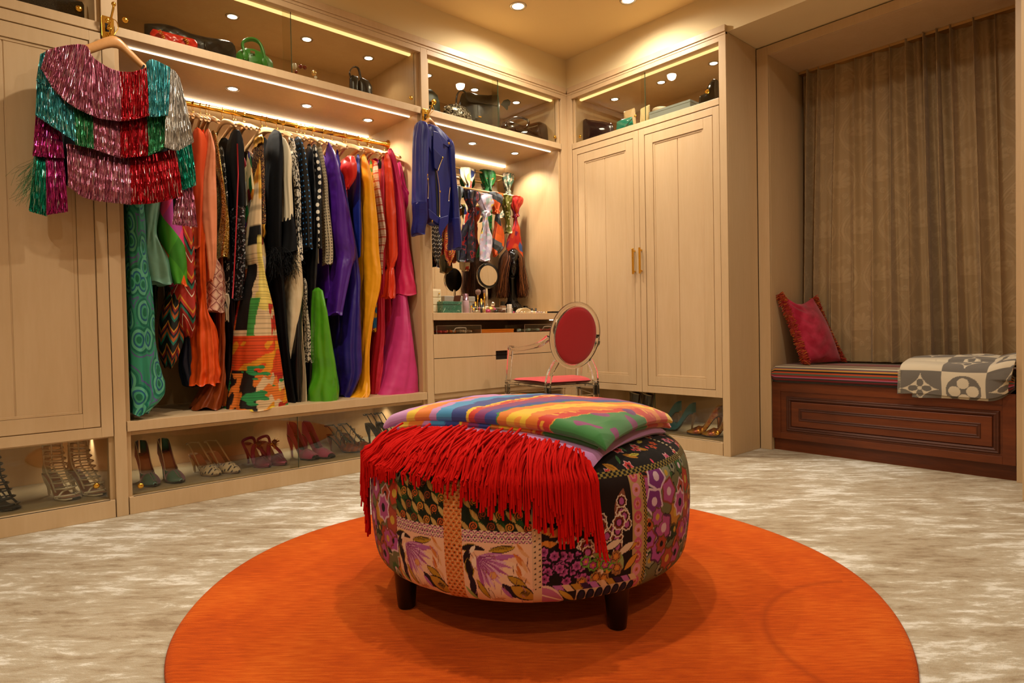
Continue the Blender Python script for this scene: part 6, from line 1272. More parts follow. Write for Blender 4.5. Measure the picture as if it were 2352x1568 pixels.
for p, r_, mt_ in (((676, 152), .016, 'crystal'), ((690, 153), .011, 'ruby'), ((700, 155), .011, 'ruby'), ((721, 168), .015, 'brass_pale'), ((680, 165), .008, 'ruby'), ((725, 178), .009, 'crystal')): M().ball(atY(*p, 3.325), r_, 14, 10).obj('bead', mt_, t, True)
pl = PA(3.40); t = bag('mini_bag', 'small black leather bag with wide strap loop', (1.87, 3.40, 2.17)); puffy([(802, 198, 0), (803, 178), (808, 172), (821, 176), (824, 204, 0)], pl, .03, 'body', 'black_leather', t); puffy([(824, 205, 0), (824, 184), (830, 178), (846, 186), (854, 200), (855, 214, 0)], PA(3.38), .03, 'flap', 'black_leather', t); M().tube(curve([atY(806, 180, 3.37), atY(803, 165, 3.37), atY(812, 154, 3.38), atY(823, 158, 3.39), atY(829, 182, 3.38)], 24), .008, 8, flat=.4).obj('strap', 'black_leather', t, True)
pl = PA(3.45); t = bag('round_bag', 'dark green rounded bag behind the brass hook', (2.36, 3.45, 2.17)); puffy([(960, 236, 0), (962, 210), (975, 203), (990, 206), (1002, 218), (1008, 236), (1010, 254, 0)], pl, .05, 'body', 'dark_green_leather', t); M().ball(atY(997, 234, 3.385), (.02, .01, .02)).obj('charm', 'gold', t, True)
pl = PA(3.36); t = bag('beaded_clutch', 'silver beaded rounded clutch', (2.52, 3.36, 2.17)); puffy([(1016, 260, 0), (1020, 245), (1032, 239), (1050, 239), (1068, 247), (1080, 262), (1086, 276, 0)], pl, .05, 'body', 'beaded', t)
pl = PA(3.47); t = bag('hobo_bag', 'slouchy black leather shoulder bag behind the beaded clutch', (2.77, 3.46, 2.17)); puffy([(1054, 240), (1060, 215), (1075, 210), (1092, 217), (1120, 219), (1143, 216), (1146, 240), (1146, 288, 0), (1056, 262, 0)], pl, .065, 'body', 'black_leather', t); M().tube(curve([atY(1047, 240, 3.43), atY(1050, 218, 3.42), atY(1058, 208, 3.42), atY(1068, 212, 3.42), atY(1075, 232, 3.42), atY(1100, 236, 3.40), atY(1143, 243, 3.40)], 40), .010, 8, flat=.4).obj('strap', 'black_leather', t, True)
M().box(atY(1098, 266, 3.395), atY(1106, 270, 3.39)).obj('badge', 'gold', t, True, False); puffy([(1150, 240), (1157, 230), (1166, 228), (1173, 234), (1170, 243), (1162, 245), (1165, 254), (1158, 246)], PA(3.42), .02, 'leather_flower', 'dark_green_leather', t, zfloor=2.2)
pl = PA(3.40); t = bag('patent_bag', 'dark brown patent handbag with looped handles', (3.2, 3.40, 2.17)); puffy([(1150, 293, 0), (1152, 282), (1165, 278), (1185, 290), (1210, 286), (1235, 279), (1252, 285), (1260, 300), (1266, 322, 0)], pl, .07, 'body', 'brown_patent', t)
M().tube(curve([atY(1172, 292, 3.33), atY(1165, 282, 3.33), atY(1175, 273, 3.34), atY(1195, 270, 3.35), atY(1212, 276, 3.34), atY(1213, 288, 3.33), atY(1200, 297, 3.325), atY(1182, 295, 3.325)], 40), .009, 10).obj('handle', 'brown_patent', t, True)
pl = PB(3.60); t = bag('patent_clutch', 'dark plum crinkled patent clutch', (3.6, 3.02, 2.17)); puffy([(1338, 322, 0), (1339, 276), (1345, 272), (1352, 275), (1385, 279), (1408, 284), (1412, 300, 0)], pl, .03, 'body', 'purple_croc', t)
pl = PB(3.585); t = bag('teal_clutch', 'small teal patent clutch', (3.58, 2.78, 2.17)); puffy([(1415, 296, 0), (1417, 280), (1430, 274), (1452, 268), (1456, 284, 0)], pl, .025, 'body', 'teal_patent', t); M().tube([atX(1437, 290, 3.558), atX(1452, 272, 3.558)], .0025, 6).obj('seam', 'black', t, True)
pl = PB(3.66); t = bag('beige_bag', 'beige leather flap bag beside the teal clutch', (3.66, 2.7, 2.17)); puffy([(1434, 290, 0), (1434, 256), (1444, 253), (1458, 247), (1462, 276, 0)], pl, .03, 'body', 'beige_leather', t); M().ball(atX(1459, 266, 3.60), .009).obj('clasp', 'gold', t, True)
pl = PB(3.64); t = bag('cream_bag', 'cream saddle bag seen behind the glass edge', (3.64, 2.55, 2.17)); puffy([(1470, 283, 0), (1472, 250), (1486, 243), (1492, 240), (1493, 262), (1488, 276, 0)], pl, .025, 'body', 'cream_leather', t)
t = thing('cream_tin', 'cream cylinder tin standing behind the grey box', 'tin', (3.80, 2.62, 2.171)); M().lathe([(.05, 0), (.052, .004), (.052, .165), (.05, .17), (.001, .17)], 28).obj('tin_body', 'cream_leather', t); M().lathe([(.053, .125), (.054, .127), (.054, .168), (.05, .173), (.001, .173)], 28).obj('lid', 'cream', t)
gx = [atX(1491, 262, 3.60)[1], atX(1585, 226, 3.60)[1]]
t = thing('storage_box', 'long flat grey storage box', 'box', (3.67, sum(gx)/2, 2.171)); M().box((3.60, gx[1], 2.171), (3.76, gx[0], 2.252)).obj('box_body', 'grey_card', t, True, False, .002); M().box((3.598, gx[1]-.002, 2.246), (3.762, gx[0]+.002, 2.262)).obj('lid', 'grey_card', t, True, False, .002)
t = thing('storage_box', 'white box standing behind the grey storage box', 'box', (3.9, 2.25, 2.171)); M().box((3.85, 2.14, 2.171), (3.98, 2.36, 2.30)).obj('box_body', 'white', t, True, False, .002); M().box((3.848, 2.138, 2.27), (3.982, 2.362, 2.304)).obj('lid', 'white', t, True, False, .002)
pl = PB(3.60); t = bag('patent_bag', 'black patent bag with round gold lock at the right end', (3.6, 2.12, 2.17)); puffy([(1604, 236, 0), (1608, 222), (1620, 216), (1632, 190), (1640, 181), (1650, 184), (1652, 220, 0)], pl, .04, 'body', 'black_gloss', t)
lk = M().tube([atX(1624, 210, 3.565), atX(1624, 210, 3.552)], .014, 18); lk.obj('lock', 'gold', t, True)
# ================================================================== VANITY: SCARVES
pat('scarf_cream', 'vcell', [(0, '#d9c9a4'), (.4, '#c0301f'), (.6, '#1c2a5a'), (.85, '#d9a05a')], (30, 18), rough=.4, dist=.1); pat('scarf_green', 'noise', [(.3, '#0c4a1c'), (.5, '#156a2a'), (.6, '#0a2a12'), (.68, '#c9781c')], (39, 36), rough=.4)
pat('scarf_sage', 'noise', [(.35, '#3f5a48'), (.5, '#b9a58c'), (.6, '#5a6a5a')], (30, 28), rough=.4); pat('scarf_navy', 'noise', [(.3, '#10101c'), (.48, '#1a1a34'), (.55, '#8a1a1c'), (.6, '#15152a'), (.7, '#c94a1c')], (28, 16), rough=.35)
pat('scarf_lilac', 'vcell', [(0, '#b9b0c8'), (.35, '#c9a8b0'), (.5, '#a8c4c4'), (.65, '#d2c8d8'), (.85, '#d9b84a'), (.9, '#b9b0c8')], (66, 52), rough=.4, dist=.02); pat('scarf_orange', 'stripe', [(0, '#c9501a'), (.4, '#2c3238'), (.6, '#5a6068'), (.75, '#d9601c')], (2, 14), rough=.4, rot=1.2, dist=.06)
pat('scarf_olive', 'noise', [(.3, '#5a5a14'), (.55, '#767020'), (.63, '#c9bfa0')], (44, 40), rough=.4); pat('scarf_red', 'vcell', [(0, '#b8201c'), (.4, '#c94a1c'), (.6, '#7a1a4a'), (.75, '#c93a2a'), (.9, '#3a5a9a')], (35, 20), rough=.4, dist=.1)
pat('scarf_bw', 'zig', [(0, '#17151a'), (.5, '#c9c2b4'), (.62, '#22222c')], (52, 36), rough=.4); pat('scarf_rings', 'vdist', [(0, '#d9a01c'), (.14, '#8a2a6a'), (.26, '#e0a820'), (.36, '#6a1c4a'), (.46, '#c9601a'), (.56, '#8a1c14')], (24, 16), rough=.4); mat('scarf_grey', '#5a646c', .4)
def scarf(label, mt, knot, Y, z, tails, kw=.030):
    t = thing('silk_scarf', label, 'scarf', (atY(*knot, Y)[0], Y, z), group='scarves tied on the vanity rails'); x = atY(*knot, Y)[0]
    kx, ky = knot; f = kw/.030; ry = 784  # wrapped and gathered over the rail, narrowing to the knot
    zr = lambda dz: dz
    cloth_tube([(ky-14, kx-17*f, kx+16*f), (ky-9, kx-18*f, kx+17*f), (ky+3, kx-16*f, kx+16*f), (ky+15, kx-12*f, kx+10*f), (ky+26, kx-7*f, kx+6*f), (ky+34, kx-8*f, kx+8*f)], Y-.004, .028, 5, .30, int(kx), name='knot', mt=mt, par=t, nz=40, nth=48)
    tails = [([(ky+24, kx-6*f+(rw[0][1]+rw[0][2]-2*kx)/4, kx+6*f+(rw[0][1]+rw[0][2]-2*kx)/4)]+[(ky+44, .6*rw[1][1]+.4*rw[1][2]-2, .4*rw[1][1]+.6*rw[1][2]+2)]+[r1 for r1 in rw[1:] if r1[0] > ky+58], dy, m2) for rw, dy, m2 in tails]
    for i, (rows, dy, m2) in enumerate(tails): cloth_tube(rows, Y+dy, .022, 3, .34, i+int(knot[0]), name='tail', mt=m2 or mt, par=t, nz=50, nth=36)
    return t
UPZ, LOZ = 1.997, 1.822
scarf('cream, red and navy silk scarf on the upper rail', 'scarf_cream', (1075, 400), 3.72, UPZ, [([(408, 1066, 1086), (430, 1065, 1088), (455, 1060, 1086), (560, 1058, 1082), (620, 1060, 1080)], 0, None)])
scarf('bright green silk scarf on the upper rail', 'scarf_green', (1121, 405), 3.72, UPZ, [([(412, 1114, 1130), (440, 1112, 1136), (520, 1110, 1128), (590, 1098, 1112)], 0, None)])
scarf('sage green and cream silk scarf at the end of the upper rail', 'scarf_sage', (1167, 412), 3.72, UPZ, [([(420, 1160, 1174), (445, 1156, 1180), (500, 1150, 1170)], 0, None)], .022)
scarf('black and white patterned scarf hanging below the blue jacket', 'scarf_bw', (1000, 440), 3.60, LOZ, [([(452, 992, 1008), (520, 990, 1008), (560, 991, 1012), (601, 1000, 1008)], 0, None)])
scarf('orange and purple ringed scarf hanging below the blue jacket', 'scarf_rings', (1030, 440), 3.60, LOZ, [([(452, 1022, 1040), (540, 1010, 1028), (585, 1008, 1020)], .03, None), ([(452, 1024, 1042), (540, 1024, 1044), (580, 1022, 1044), (608, 1030, 1034)], -.01, None)])
scarf('slate grey scarf tail beside the blue jacket cuff', 'scarf_grey', (1052, 442), 3.60, LOZ, [([(455, 1046, 1058), (540, 1046, 1058), (600, 1050, 1056)], .02, None)], .018)
scarf('navy and maroon silk scarf with a red line on the lower rail', 'scarf_navy', (1084, 452), 3.60, LOZ, [([(462, 1072, 1094), (500, 1068, 1096), (545, 1064, 1092), (600, 1060, 1088)], -.01, None)])
scarf('lilac silk scarf with pastel squares on the lower rail', 'scarf_lilac', (1117, 460), 3.60, LOZ, [([(474, 1104, 1128), (500, 1100, 1130), (550, 1106, 1130), (598, 1104, 1126)], -.035, None)], .036)
scarf('grey and orange silk scarf on the lower rail', 'scarf_orange', (1140, 456), 3.60, LOZ, [([(470, 1132, 1150), (510, 1130, 1158), (560, 1130, 1156), (588, 1133, 1142)], -.01, None)])
scarf('olive silk scarf with cream emblems on the lower rail', 'scarf_olive', (1164, 462), 3.60, LOZ, [([(474, 1156, 1170), (500, 1156, 1176), (535, 1160, 1176)], -.01, None)], .022)
scarf('red and orange silk scarf at the end of the lower rail', 'scarf_red', (1184, 464), 3.60, LOZ, [([(476, 1178, 1192), (520, 1172, 1196), (570, 1170, 1198), (600, 1186, 1198)], -.005, None)], .022)

# ================================================================== VANITY: MIRROR, WIG STAND AND MAKE-UP
ZT = .9095
def vx(px, Y, py=714): return float(atY(px, py, Y)[0])
def sml(name, label, cat, px, Y): return thing(name, label, cat, (vx(px, Y), Y, ZT), group='make-up on the vanity')
mat('black_satin', '#0b0a0a', .3); mat('mauve_metal', '#8c6a78', .25, .9); mat('lilac_plastic', '#b99aa4', .4); mat('rose', '#c4306a', .3); mat('bristle', '#8c6e64', .95); mat('bristle_tip', '#b08c80', .95); pat('woven_grey', 'diamond', [(0, '#a09a90'), (.5, '#7c766c')], (90, 90), rough=.7)
m, nt, b = newmat('green_marble'); setp(b, .18); tc = nt.nodes.new('ShaderNodeTexCoord'); n1 = nt.nodes.new('ShaderNodeTexNoise'); n1.inputs['Scale'].default_value = 28; n1.inputs['Detail'].default_value = 6; n1.inputs['Distortion'].default_value = 1.5; nt.links.new(tc.outputs['Object'], n1.inputs[0]); r = ramp(nt, [(.3, '#1c4a3a'), (.5, '#4f7a66'), (.62, '#2c6a50'), (.72, '#9ab4a0')]); nt.links.new(n1.outputs[0], r.inputs[0]); nt.links.new(r.outputs[0], b.inputs['Base Color'])
# standing make-up mirror
Ym = 3.625; cm_ = atY(1121, 633, Ym); t = thing('makeup_mirror', 'round black and chrome make-up mirror on a stand', 'mirror', (cm_[0], Ym, ZT))
rz_ = math.radians(-10); ax = np.array([math.sin(rz_), -math.cos(rz_), .05]); ax /= np.linalg.norm(ax); e1 = np.cross([0, 0, 1.0], ax); e1 /= np.linalg.norm(e1); e2 = np.cross(ax, e1); cz = np.array([0, 0, cm_[2]-ZT])
def disc(prof, name, mt, n=48):
    G = np.array([[cz+ax*d_+r_*(math.cos(a)*e1+math.sin(a)*e2) for a in np.arange(n)*2*PI/n] for r_, d_ in prof]); m_ = M().grid(G, cv=True)
    return m_.obj(name, mt, t, fix=True)
disc([(.0005, -.02), (.088, -.02), (.094, -.016), (.094, .006), (.092, .010), (.076, .010)], 'ring', 'black_satin'); disc([(.0945, -.012), (.0965, -.010), (.0965, .004), (.0945, .006)], 'rim', 'chrome'); disc([(.076, .0085), (.04, .0086), (.0005, .0086)], 'mirror_glass', 'mirror')
M().tube([(0, .02, 0.01), (0, .02, cz[2]-.08)], .010, 14).obj('post', 'chrome', t); M().lathe([(.07, 0), (.072, .004), (.07, .012), (.02, .016), (.001, .016)], 32, (0, .02, 0)).obj('base', 'chrome', t)
M().tube([cz+e1*-.09+ax*.0, cz+e1*.09], .006, 8).obj('swivel', 'chrome', t)
# mannequin head with wig
Yw = 3.615; cw = vx(1176, Yw, 620); t = thing('wig_stand', 'glossy black mannequin head wearing a long brown wig', 'mannequin', (cw, Yw, ZT), math.radians(-32))
hz = float(atY(1172, 604, Yw)[2])-ZT      # head centre height
th = np.arange(36)*2*PI/36
lev = [(0, .075, .060, 0), (.012, .080, .065, 0), (.06, .074, .058, 0), (.09, .052, .046, .0), (.12, .038, .040, .002), (hz-.15, .034, .036, .004), (hz-.118, .036, .038, .004), (hz-.105, .038, .050, -.010), (hz-.085, .046, .066, -.014), (hz-.05, .056, .078, -.010), (hz, .063, .088, -.002), (hz+.05, .064, .090, .004), (hz+.09, .052, .074, .008), (hz+.112, .030, .044, .010), (hz+.12, .002, .004, .010)]
Q = curve([(z_, a_, b_) for z_, a_, b_, c_ in lev], 70); Yo = np.interp(Q[:, 0], [l[0] for l in lev], [l[3] for l in lev])
G = []
for (z_, a_, b_), yo in zip(Q, Yo):
    ring = []
    for q_ in th:
        x_, y_ = a_*math.cos(q_), b_*math.sin(q_)+yo; fr_t = max(0, -math.sin(q_))**6; dz = z_-hz
        y_ -= fr_t*(.020*math.exp(-((dz+.020)/.016)**2)*math.exp(-(x_/.012)**2)+.010*math.exp(-((dz-.005)/.03)**2)*math.exp(-(x_/.010)**2)+.007*math.exp(-((dz+.052)/.008)**2)*math.exp(-(x_/.022)**2)+.006*math.exp(-((dz+.066)/.008)**2)*math.exp(-(x_/.02)**2)+.009*math.exp(-((dz+.092)/.014)**2)*math.exp(-(x_/.02)**2))
        y_ += fr_t*(.012*math.exp(-((dz-.006)/.013)**2)*(math.exp(-((x_-.028)/.014)**2)+math.exp(-((x_+.028)/.014)**2)))
        ring.append((x_, y_, z_))
    G.append(ring)
M().grid(np.array(G), cv=True).obj('head', 'black_gloss', t, fix=True)
for sx in (-1, 1): M().ball((sx*.064, .008, hz-.01), (.008, .016, .030)).obj('ear', 'black_gloss', t)
hr = M(); q = np.random.default_rng(9); painted('wig_hair', .45, bump=0, spec=.5)
for k in range(2600):
    a = q.uniform(-.30*PI, 1.30*PI); u_ = q.uniform(0, 1); phi = q.uniform(.2, 1.5); sx, sy = math.cos(a), math.sin(a)
    if sy < -.2 and phi < .9: continue
    p0 = np.array([.070*sx*math.cos(phi)*1.0, .010+.096*sy*math.cos(phi), hz+.02+.108*math.sin(phi)])
    L_ = q.uniform(.24, .34); out = np.array([sx, sy*.9, 0]); w_ = q.normal(0, .010, 3); wv = .012*math.sin(k)
    p1 = np.array([.083*sx+w_[0], .008+.105*sy+w_[1], hz+.01]); p2 = p1+np.array([.014*sx+w_[1], .012*sy, -L_*.42]); p3 = p2+np.array([.010*sx+wv+w_[2], .004*sy, -L_*.40])
    pts = curve([p0, (p0+p1)/2+out*.014, p1, p2, p3], 9); cc_ = C(['#3a1c0c', '#5a2e14', '#7a4018', '#48220e', '#93552a'][q.integers(5)])*q.uniform(.7, 1.2); wd = np.array([-sy, sx, 0.0])*q.uniform(.0022, .0036)
    o = np.stack([pts-wd/2, pts+wd/2], 1); hr.grid(o, col=np.tile(cc_, (9, 2, 1)))
hr.obj('wig', 'wig_hair', t, kind='stuff', label='long wavy brown hair')
# boxes and bottles
t = sml('woven_box', 'grey woven storage box behind the green marble box', 'box', 1045, 3.52); M().box((-.13, -.06, 0), (.13, .06, .10)).obj('box_body', 'woven_grey', t, smooth=False, bevel=.003); M().box((-.133, -.063, .085), (.133, .063, .122)).obj('lid', 'woven_grey', t, smooth=False, bevel=.003)
t = sml('marble_box', 'green marbled stone box at the front of the vanity', 'box', 1030, 3.30); M().box((-.074, -.045, 0), (.074, .045, .052)).obj('box_body', 'green_marble', t, smooth=False, bevel=.003); M().box((-.076, -.047, .053), (.076, .047, .074)).obj('lid', 'green_marble', t, smooth=False, bevel=.003)
t = sml('jewel_chest', 'ivory miniature chest of drawers against the post', 'box', 994, 3.36); M().box((-.05, -.04, 0), (.04, .05, .155)).obj('chest_body', 'cream', t, smooth=False, bevel=.002)
for k in range(3): M().box((-.046, -.044, .008+.048*k), (.037, -.039, .050+.048*k)).obj('drawer', 'cream', t, smooth=False, bevel=.002); M().ball((.02, -.048, .03+.048*k), .005).obj('knob', 'gold', t)
t = sml('compact_mirror', 'brown folding compact mirror leaning on the woven box', 'compact', 1050, 3.40); mat('bronze_gloss', '#4a2418', .15); M().prism([(-.035, .058), (.02, .062), (.036, .125), (-.02, .122)], -.006, .006, 'y').obj('case', 'bronze_gloss', t, smooth=False, bevel=.005)
def bottle(name, label, px, Y, prof, mt, cap=None, cmt=None, cat='bottle'):
    t = sml(name, label, cat, px, Y); M().lathe(prof, 24).obj('bottle_body', mt, t)
    if cap: M().lathe(cap, 24).obj('cap', cmt, t)
    return t
bottle('lotion_bottle', 'tall lilac lotion bottle with metallic mauve cap', 1070, 3.30, [(.020, 0), (.021, .003), (.021, .08), (.018, .085), (.001, .085)], 'lilac_plastic', [(.0195, .085), (.0195, .124), (.017, .128), (.001, .128)], 'mauve_metal')
bottle('perfume_bottle', 'pink perfume bottle with silver ball stopper', 1132, 3.42, [(.022, 0), (.026, .006), (.026, .03), (.012, .045), (.010, .052), (.001, .052)], 'rose', [(.006, .052), (.014, .058), (.018, .07), (.014, .082), (.001, .087)], 'chrome')
t = sml('perfume_bottle', 'square clear perfume bottle with white label and black cap', 'bottle', 1155, 3.40); mat('amber_glass', '#8a6a50', .1, spec=.7); M().box((-.021, -.014, 0), (.021, .014, .058)).obj('bottle_body', 'amber_glass', t, smooth=False, bevel=.004); M().box((-.017, -.0148, .010), (.017, -.014, .036)).obj('label', 'white', t, smooth=False); M().box((-.012, -.012, .058), (.012, .012, .088)).obj('cap', 'black_gloss', t, smooth=False, bevel=.003)
t = sml('perfume_bottle', 'low perfume bottle with square black cap right of the wig stand', 'bottle', 1207, 3.42); M().box((-.024, -.012, 0), (.024, .012, .032)).obj('bottle_body', 'amber_glass', t, smooth=False, bevel=.006); M().box((-.013, -.011, .032), (.013, .011, .060)).obj('cap', 'black_gloss', t, smooth=False, bevel=.002)
t = sml('cream_jar', 'small white box between the clear perfume bottle and the wig stand', 'box', 1170, 3.32); M().box((-.012, -.012, 0), (.012, .012, .062)).obj('carton', 'white', t, smooth=False, bevel=.001); M().box((-.0125, -.0125, .050), (.0125, .0125, .064)).obj('lid', 'white', t, smooth=False, bevel=.001)
# brushes in a cup
t = sml('brush_cup', 'clear acrylic cup for brushes and liners', 'cup', 1094, 3.36); M().lathe([(.026, 0), (.028, .002), (.030, .072), (.028, .072), (.026, .004), (.001, .004)], 28).obj('cup_body', 'acrylic', t); M().lathe([(.027, .001), (.0285, .006), (.027, .011)], 28, caps=False).obj('band', 'chrome', t)
def brush(label, px, Y, dx, h, head, hr_, hm='bristle', hd='gold', hl=.03, tilt=(0, 0)):
    t = sml('makeup_brush', label, 'brush', px, Y); a, c = np.array([dx, 0, .006]), np.array([dx+tilt[0], tilt[1], h]); M().tube([a, a+(c-a)*.75], [.003, .0045], 10).obj('handle', hd, t); M().tube([a+(c-a)*.75, c], [.005, .0065], 12).obj('ferrule', 'gold', t)
    d_ = (c-a)/np.linalg.norm(c-a); M().tube([c, c+d_*hl*.35, c+d_*hl*.75, c+d_*hl], [.007, hr_, hr_*.95, hr_*.35], 16).obj('bristles', hm, t)
brush('large fluffy powder brush standing in the cup', 1096, 3.36, 0, .125, .0, .020, hl=.042, tilt=(.006, -.004)); brush('smaller round brush standing beside the powder brush', 1113, 3.36, 0, .140, 0, .011, hl=.026, hd='gold'); 
for k, (px, mt_, h, lab) in enumerate(((1088, 'gold', .065, 'gold mascara tube in front of the cup'), (1092, 'black_satin', .08, 'black eyeliner tube behind the gold mascara'), (1101, 'rose', .078, 'red lip gloss tube beside the cup'), (1106, 'black_satin', .10, 'tall black brush tube right of the cup'), (1110, 'brass_pale', .075, 'bamboo handled brush standing upright'), (1083, 'peachy', .055, 'peach blush stick beside the lotion bottle'))):
    mat('peachy', '#c98a68', .4); t = sml('makeup_tube', lab, 'cosmetic', px, 3.33+.02*(k % 3)); M().lathe([(.006, 0), (.0065, .002), (.0065, h*.6), (.001, h*.6)], 16).obj('tube_body', mt_, t); M().lathe([(.007, h*.6), (.007, h-.002), (.006, h), (.001, h)], 16).obj('cap', 'gold' if k % 2 else 'black_satin', t)
def tray(label, x0, x1, y0, y1, h, z=ZT, cat='tray', handle=False, name='acrylic_tray', zb=None):
    t = thing(name, label, cat, ((x0+x1)/2, (y0+y1)/2, z), group='clear acrylic trays'); w_ = .0025; m_ = M()
    M().box((x0, y0, z), (x1, y1, z+.003)).obj('tray_base', 'acrylic', t, True, False)
    for q_ in ((x0, x1, y0, y0+w_), (x0, x1, y1-w_, y1), (x0, x0+w_, y0+w_, y1-w_), (x1-w_, x1, y0+w_, y1-w_)): M().box((q_[0], q_[2], z+.003), (q_[1], q_[3], z+h)).obj('wall', 'acrylic', t, True, False)
    e = M(); e.tube([(x0, y0, z+h), (x1, y0, z+h)], .0014, 6).tube([(x1, y0, z+.003), (x1, y0, z+h)], .0014, 6).tube([(x0, y0, z+.003), (x0, y0, z+h)], .0014, 6); e.obj('polished_edge', 'crystal', t, True)
    if handle: c = (x0+x1)/2; M().tube(curve([(c-.045, y0-.001, z+h*.35), (c-.045, y0-.012, z+h*.62), (c-.03, y0-.014, z+h*.72), (c+.03, y0-.014, z+h*.72), (c+.045, y0-.012, z+h*.62), (c+.045, y0-.001, z+h*.35)], 30), .003, 8).obj('handle', 'crystal', t, True)
    return t
tray('clear acrylic make-up tray in the middle of the vanity', vx(1080, 3.27), vx(1174, 3.27), 3.255, 3.34, .034)
def pebble(name, label, cat, px, Y, r_, h, mt_, z0=.0035, lid=None):
    t = sml(name, label, cat, px, Y); M().lathe([(r_*.9, z0), (r_, z0+.002), (r_, z0+h*.6), (r_*.9, z0+h*.7), (.001, z0+h*.7)], 24).obj('case', mt_, t); M().lathe([(r_*1.01, z0+h*.62), (r_*1.01, z0+h*.85), (r_*.8, z0+h), (.001, z0+h)], 24).obj('lid', lid or mt_, t)
pebble('powder_compact', 'round silver powder compact on the tray', 'compact', 1093, 3.29, .030, .016, 'chrome'); pebble('powder_compact', 'small pink compact on the tray', 'compact', 1121, 3.28, .016, .022, 'rose'); pebble('cream_pot', 'gold-lidded amber cream pot', 'jar', 1126, 3.315, .026, .04, 'amber_glass', lid='gold'); pebble('egg_sponge', 'ivory egg-shaped make-up sponge', 'sponge', 1118, 3.37, .016, .05, 'cream', 0)
pebble('eyeshadow_pot', 'brown eyeshadow palette on the tray', 'palette', 1152, 3.29, .030, .02, 'bronze_gloss'); pebble('eyeshadow_pot', 'dark plum pot at the front of the tray', 'jar', 1140, 3.275, .016, .02, 'black_satin')
t = sml('shell_dish', 'cream scalloped shell dish beside the wig stand', 'dish', 1202, 3.35); n_ = 60; a = np.linspace(0, PI, n_); G = np.array([[(rr_*.058*math.cos(q_)*(1+.03*math.cos(18*q_)), -.02+.0+.004*k, .004+.036*rr_*math.sin(q_)*(1+.03*math.cos(18*q_))*(1-.0*k)) for q_ in a] for k, rr_ in enumerate((1, .99, .9, .7, .4, .05))]); mm = M().grid(G); G2 = G.copy(); G2[..., 1] = .02-.0*G2[..., 1]; mm.grid(G2[::-1]).obj('shell', 'cream', t, fix=True, solid=.003)
M().ball((0, -.022, .008), (.008, .005, .006)).obj('hinge', 'gold', t)
t = sml('eyebrow_brush', 'long thin black brush resting on the shell dish', 'brush', 1224, 3.31); M().tube([(-.07, 0, .045), (.055, -.01, .008)], [.0026, .0018], 8).obj('handle', 'black_satin', t); M().tube([(.055, -.01, .008), (.072, -.011, .0045)], [.0022, .001], 8).obj('bristles', 'bristle', t)
t = sml('flat_palette', 'slim black palette lying at the right end of the vanity', 'palette', 1272, 3.27); M().box((-.042, -.03, 0), (.042, .03, .010)).obj('case', 'black_satin', t, smooth=False, bevel=.002); M().box((-.041, -.029, .0102), (.041, .029, .014)).obj('lid', 'black_satin', t, smooth=False, bevel=.002)
for k, px in enumerate((1222, 1231)): bottle('nail_polish', 'tiny nail polish with black cap, %s of two' % ('left', 'right')[k], px, 3.40, [(.009, 0), (.010, .002), (.010, .022), (.001, .022)], 'cream', [(.006, .022), (.006, .042), (.001, .042)], 'black_satin')
q = np.random.default_rng(14); bc = ['rose', 'lilac_plastic', 'mauve_metal', 'crystal', 'brass_pale', 'cream', 'lilac_plastic', 'gold']
for k in range(14):
    px = 1180+k*6.2 if k < 5 else 1216+(k-5)*5.6; Yb = 3.27+.02*(k % 3); t = thing('bead', 'small %s bead lying on the vanity, number %s counting from the wig stand' % (['pink', 'lilac', 'mauve', 'clear', 'pale gold', 'cream', 'pale lilac', 'gold'][k % 8], ['one', 'two', 'three', 'four', 'five', 'six', 'seven', 'eight', 'nine', 'ten', 'eleven', 'twelve', 'thirteen', 'fourteen'][k]), 'bead', (vx(px, Yb), Yb, ZT), group='loose beads on the vanity'); M().ball((0, 0, .0065), .0065, 12, 8).obj('bead_body', bc[k % 8], t)
tray('low black tray at the right of the vanity', vx(1177, 3.28), vx(1240, 3.28), 3.245, 3.262, .006)
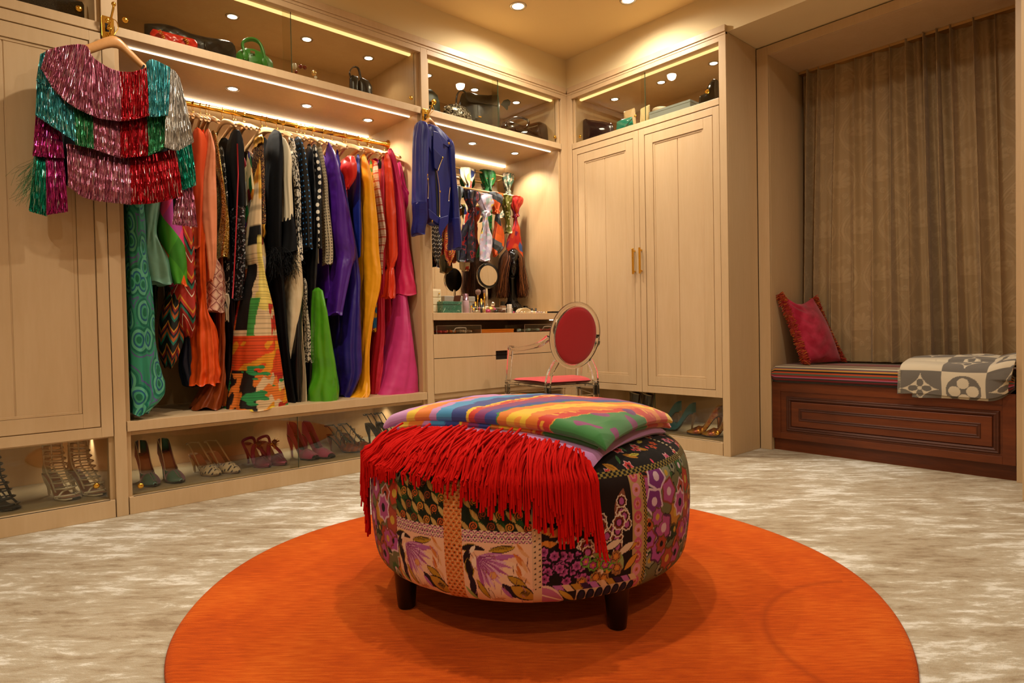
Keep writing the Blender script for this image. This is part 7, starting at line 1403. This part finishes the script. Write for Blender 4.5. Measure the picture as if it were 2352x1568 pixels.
# jewellery slot under the worktop
ZJ = .7705
xs0, xs1 = vx(1000, 3.30, 760), vx(1102, 3.30, 760); tray('clear lidded jewellery box at the left of the open slot', xs0, xs1, 3.285, 3.50, .058, ZJ, handle=True, name='jewellery_box', cat='box')
xs2, xs3 = vx(1202, 3.30, 760), vx(1300, 3.30, 760); tray('clear lidded jewellery box at the right of the open slot', xs2, xs3, 3.285, 3.50, .058, ZJ, handle=True, name='jewellery_box', cat='box')
mat('coral_felt', '#c04a34', .9); mat('orange_box', '#e88a1a', .45); mat('mint_bead', '#a8c4b4', .25); mat('coral_bead', '#cf4a3c', .3); mat('pearl', '#e6d2b8', .25); mat('amber_bead', '#c9702c', .25)
t = thing('felt_liner', 'coral felt liner in the jewellery slot', 'liner', (2.8, 3.4, ZJ-.0005)); M().box((2.26, 3.262, ZJ-.0003), (xs0-.004, 3.6, ZJ+.004)).box((xs1+.004, 3.262, ZJ-.0003), (xs2-.004, 3.6, ZJ+.004)).box((xs3+.004, 3.262, ZJ-.0003), (3.39, 3.6, ZJ+.004)).obj('felt', 'coral_felt', t, True, False)
bx0, bx1 = vx(1103, 3.30, 760), vx(1178, 3.30, 760); t = thing('orange_box', 'flat orange gift box in the jewellery slot', 'box', ((bx0+bx1)/2, 3.36, ZJ+.004)); M().box((bx0, 3.29, ZJ+.0042), (bx1, 3.46, ZJ+.020)).obj('box_body', 'orange_box', t, True, False, .002); M().box((bx0-.001, 3.288, ZJ+.020), (bx1+.001, 3.462, ZJ+.030)).obj('lid', 'orange_box', t, True, False, .002)
def necklace(label, x0, x1, mt_, r_, seed):
    q = np.random.default_rng(seed); t = thing('necklace', label, 'necklace', ((x0+x1)/2, 3.34, ZJ+.0035), group='necklaces in the jewellery slot'); n = 46; s = np.linspace(0, 1, n)
    P = np.stack([x0+(x1-x0)*s, 3.33+.035*np.sin(s*14+seed), ZJ+.016+.006*np.abs(np.sin(s*9))], -1); m_ = M(); m_.tube(P, .0008, 5)
    for p in P: m_.ball(p, r_*q.uniform(.7, 1.2), 8, 6)
    m_.obj('strand', mt_, t, True); return t
t = necklace('coral bead necklace in the left jewellery box', xs0+.02, xs0+.10, 'coral_bead', .007, 1); necklace('pearl necklace in the left jewellery box', xs0+.10, xs1-.06, 'pearl', .009, 2); necklace('amber bead necklace in the left jewellery box', xs0+.08, xs0+.15, 'amber_bead', .009, 3)
necklace('mint bead necklace beside the right jewellery box', xs2-.05, xs2+.16, 'mint_bead', .009, 4); necklace('red bead necklace in the right jewellery box', xs2+.17, xs3-.03, 'coral_bead', .008, 5)
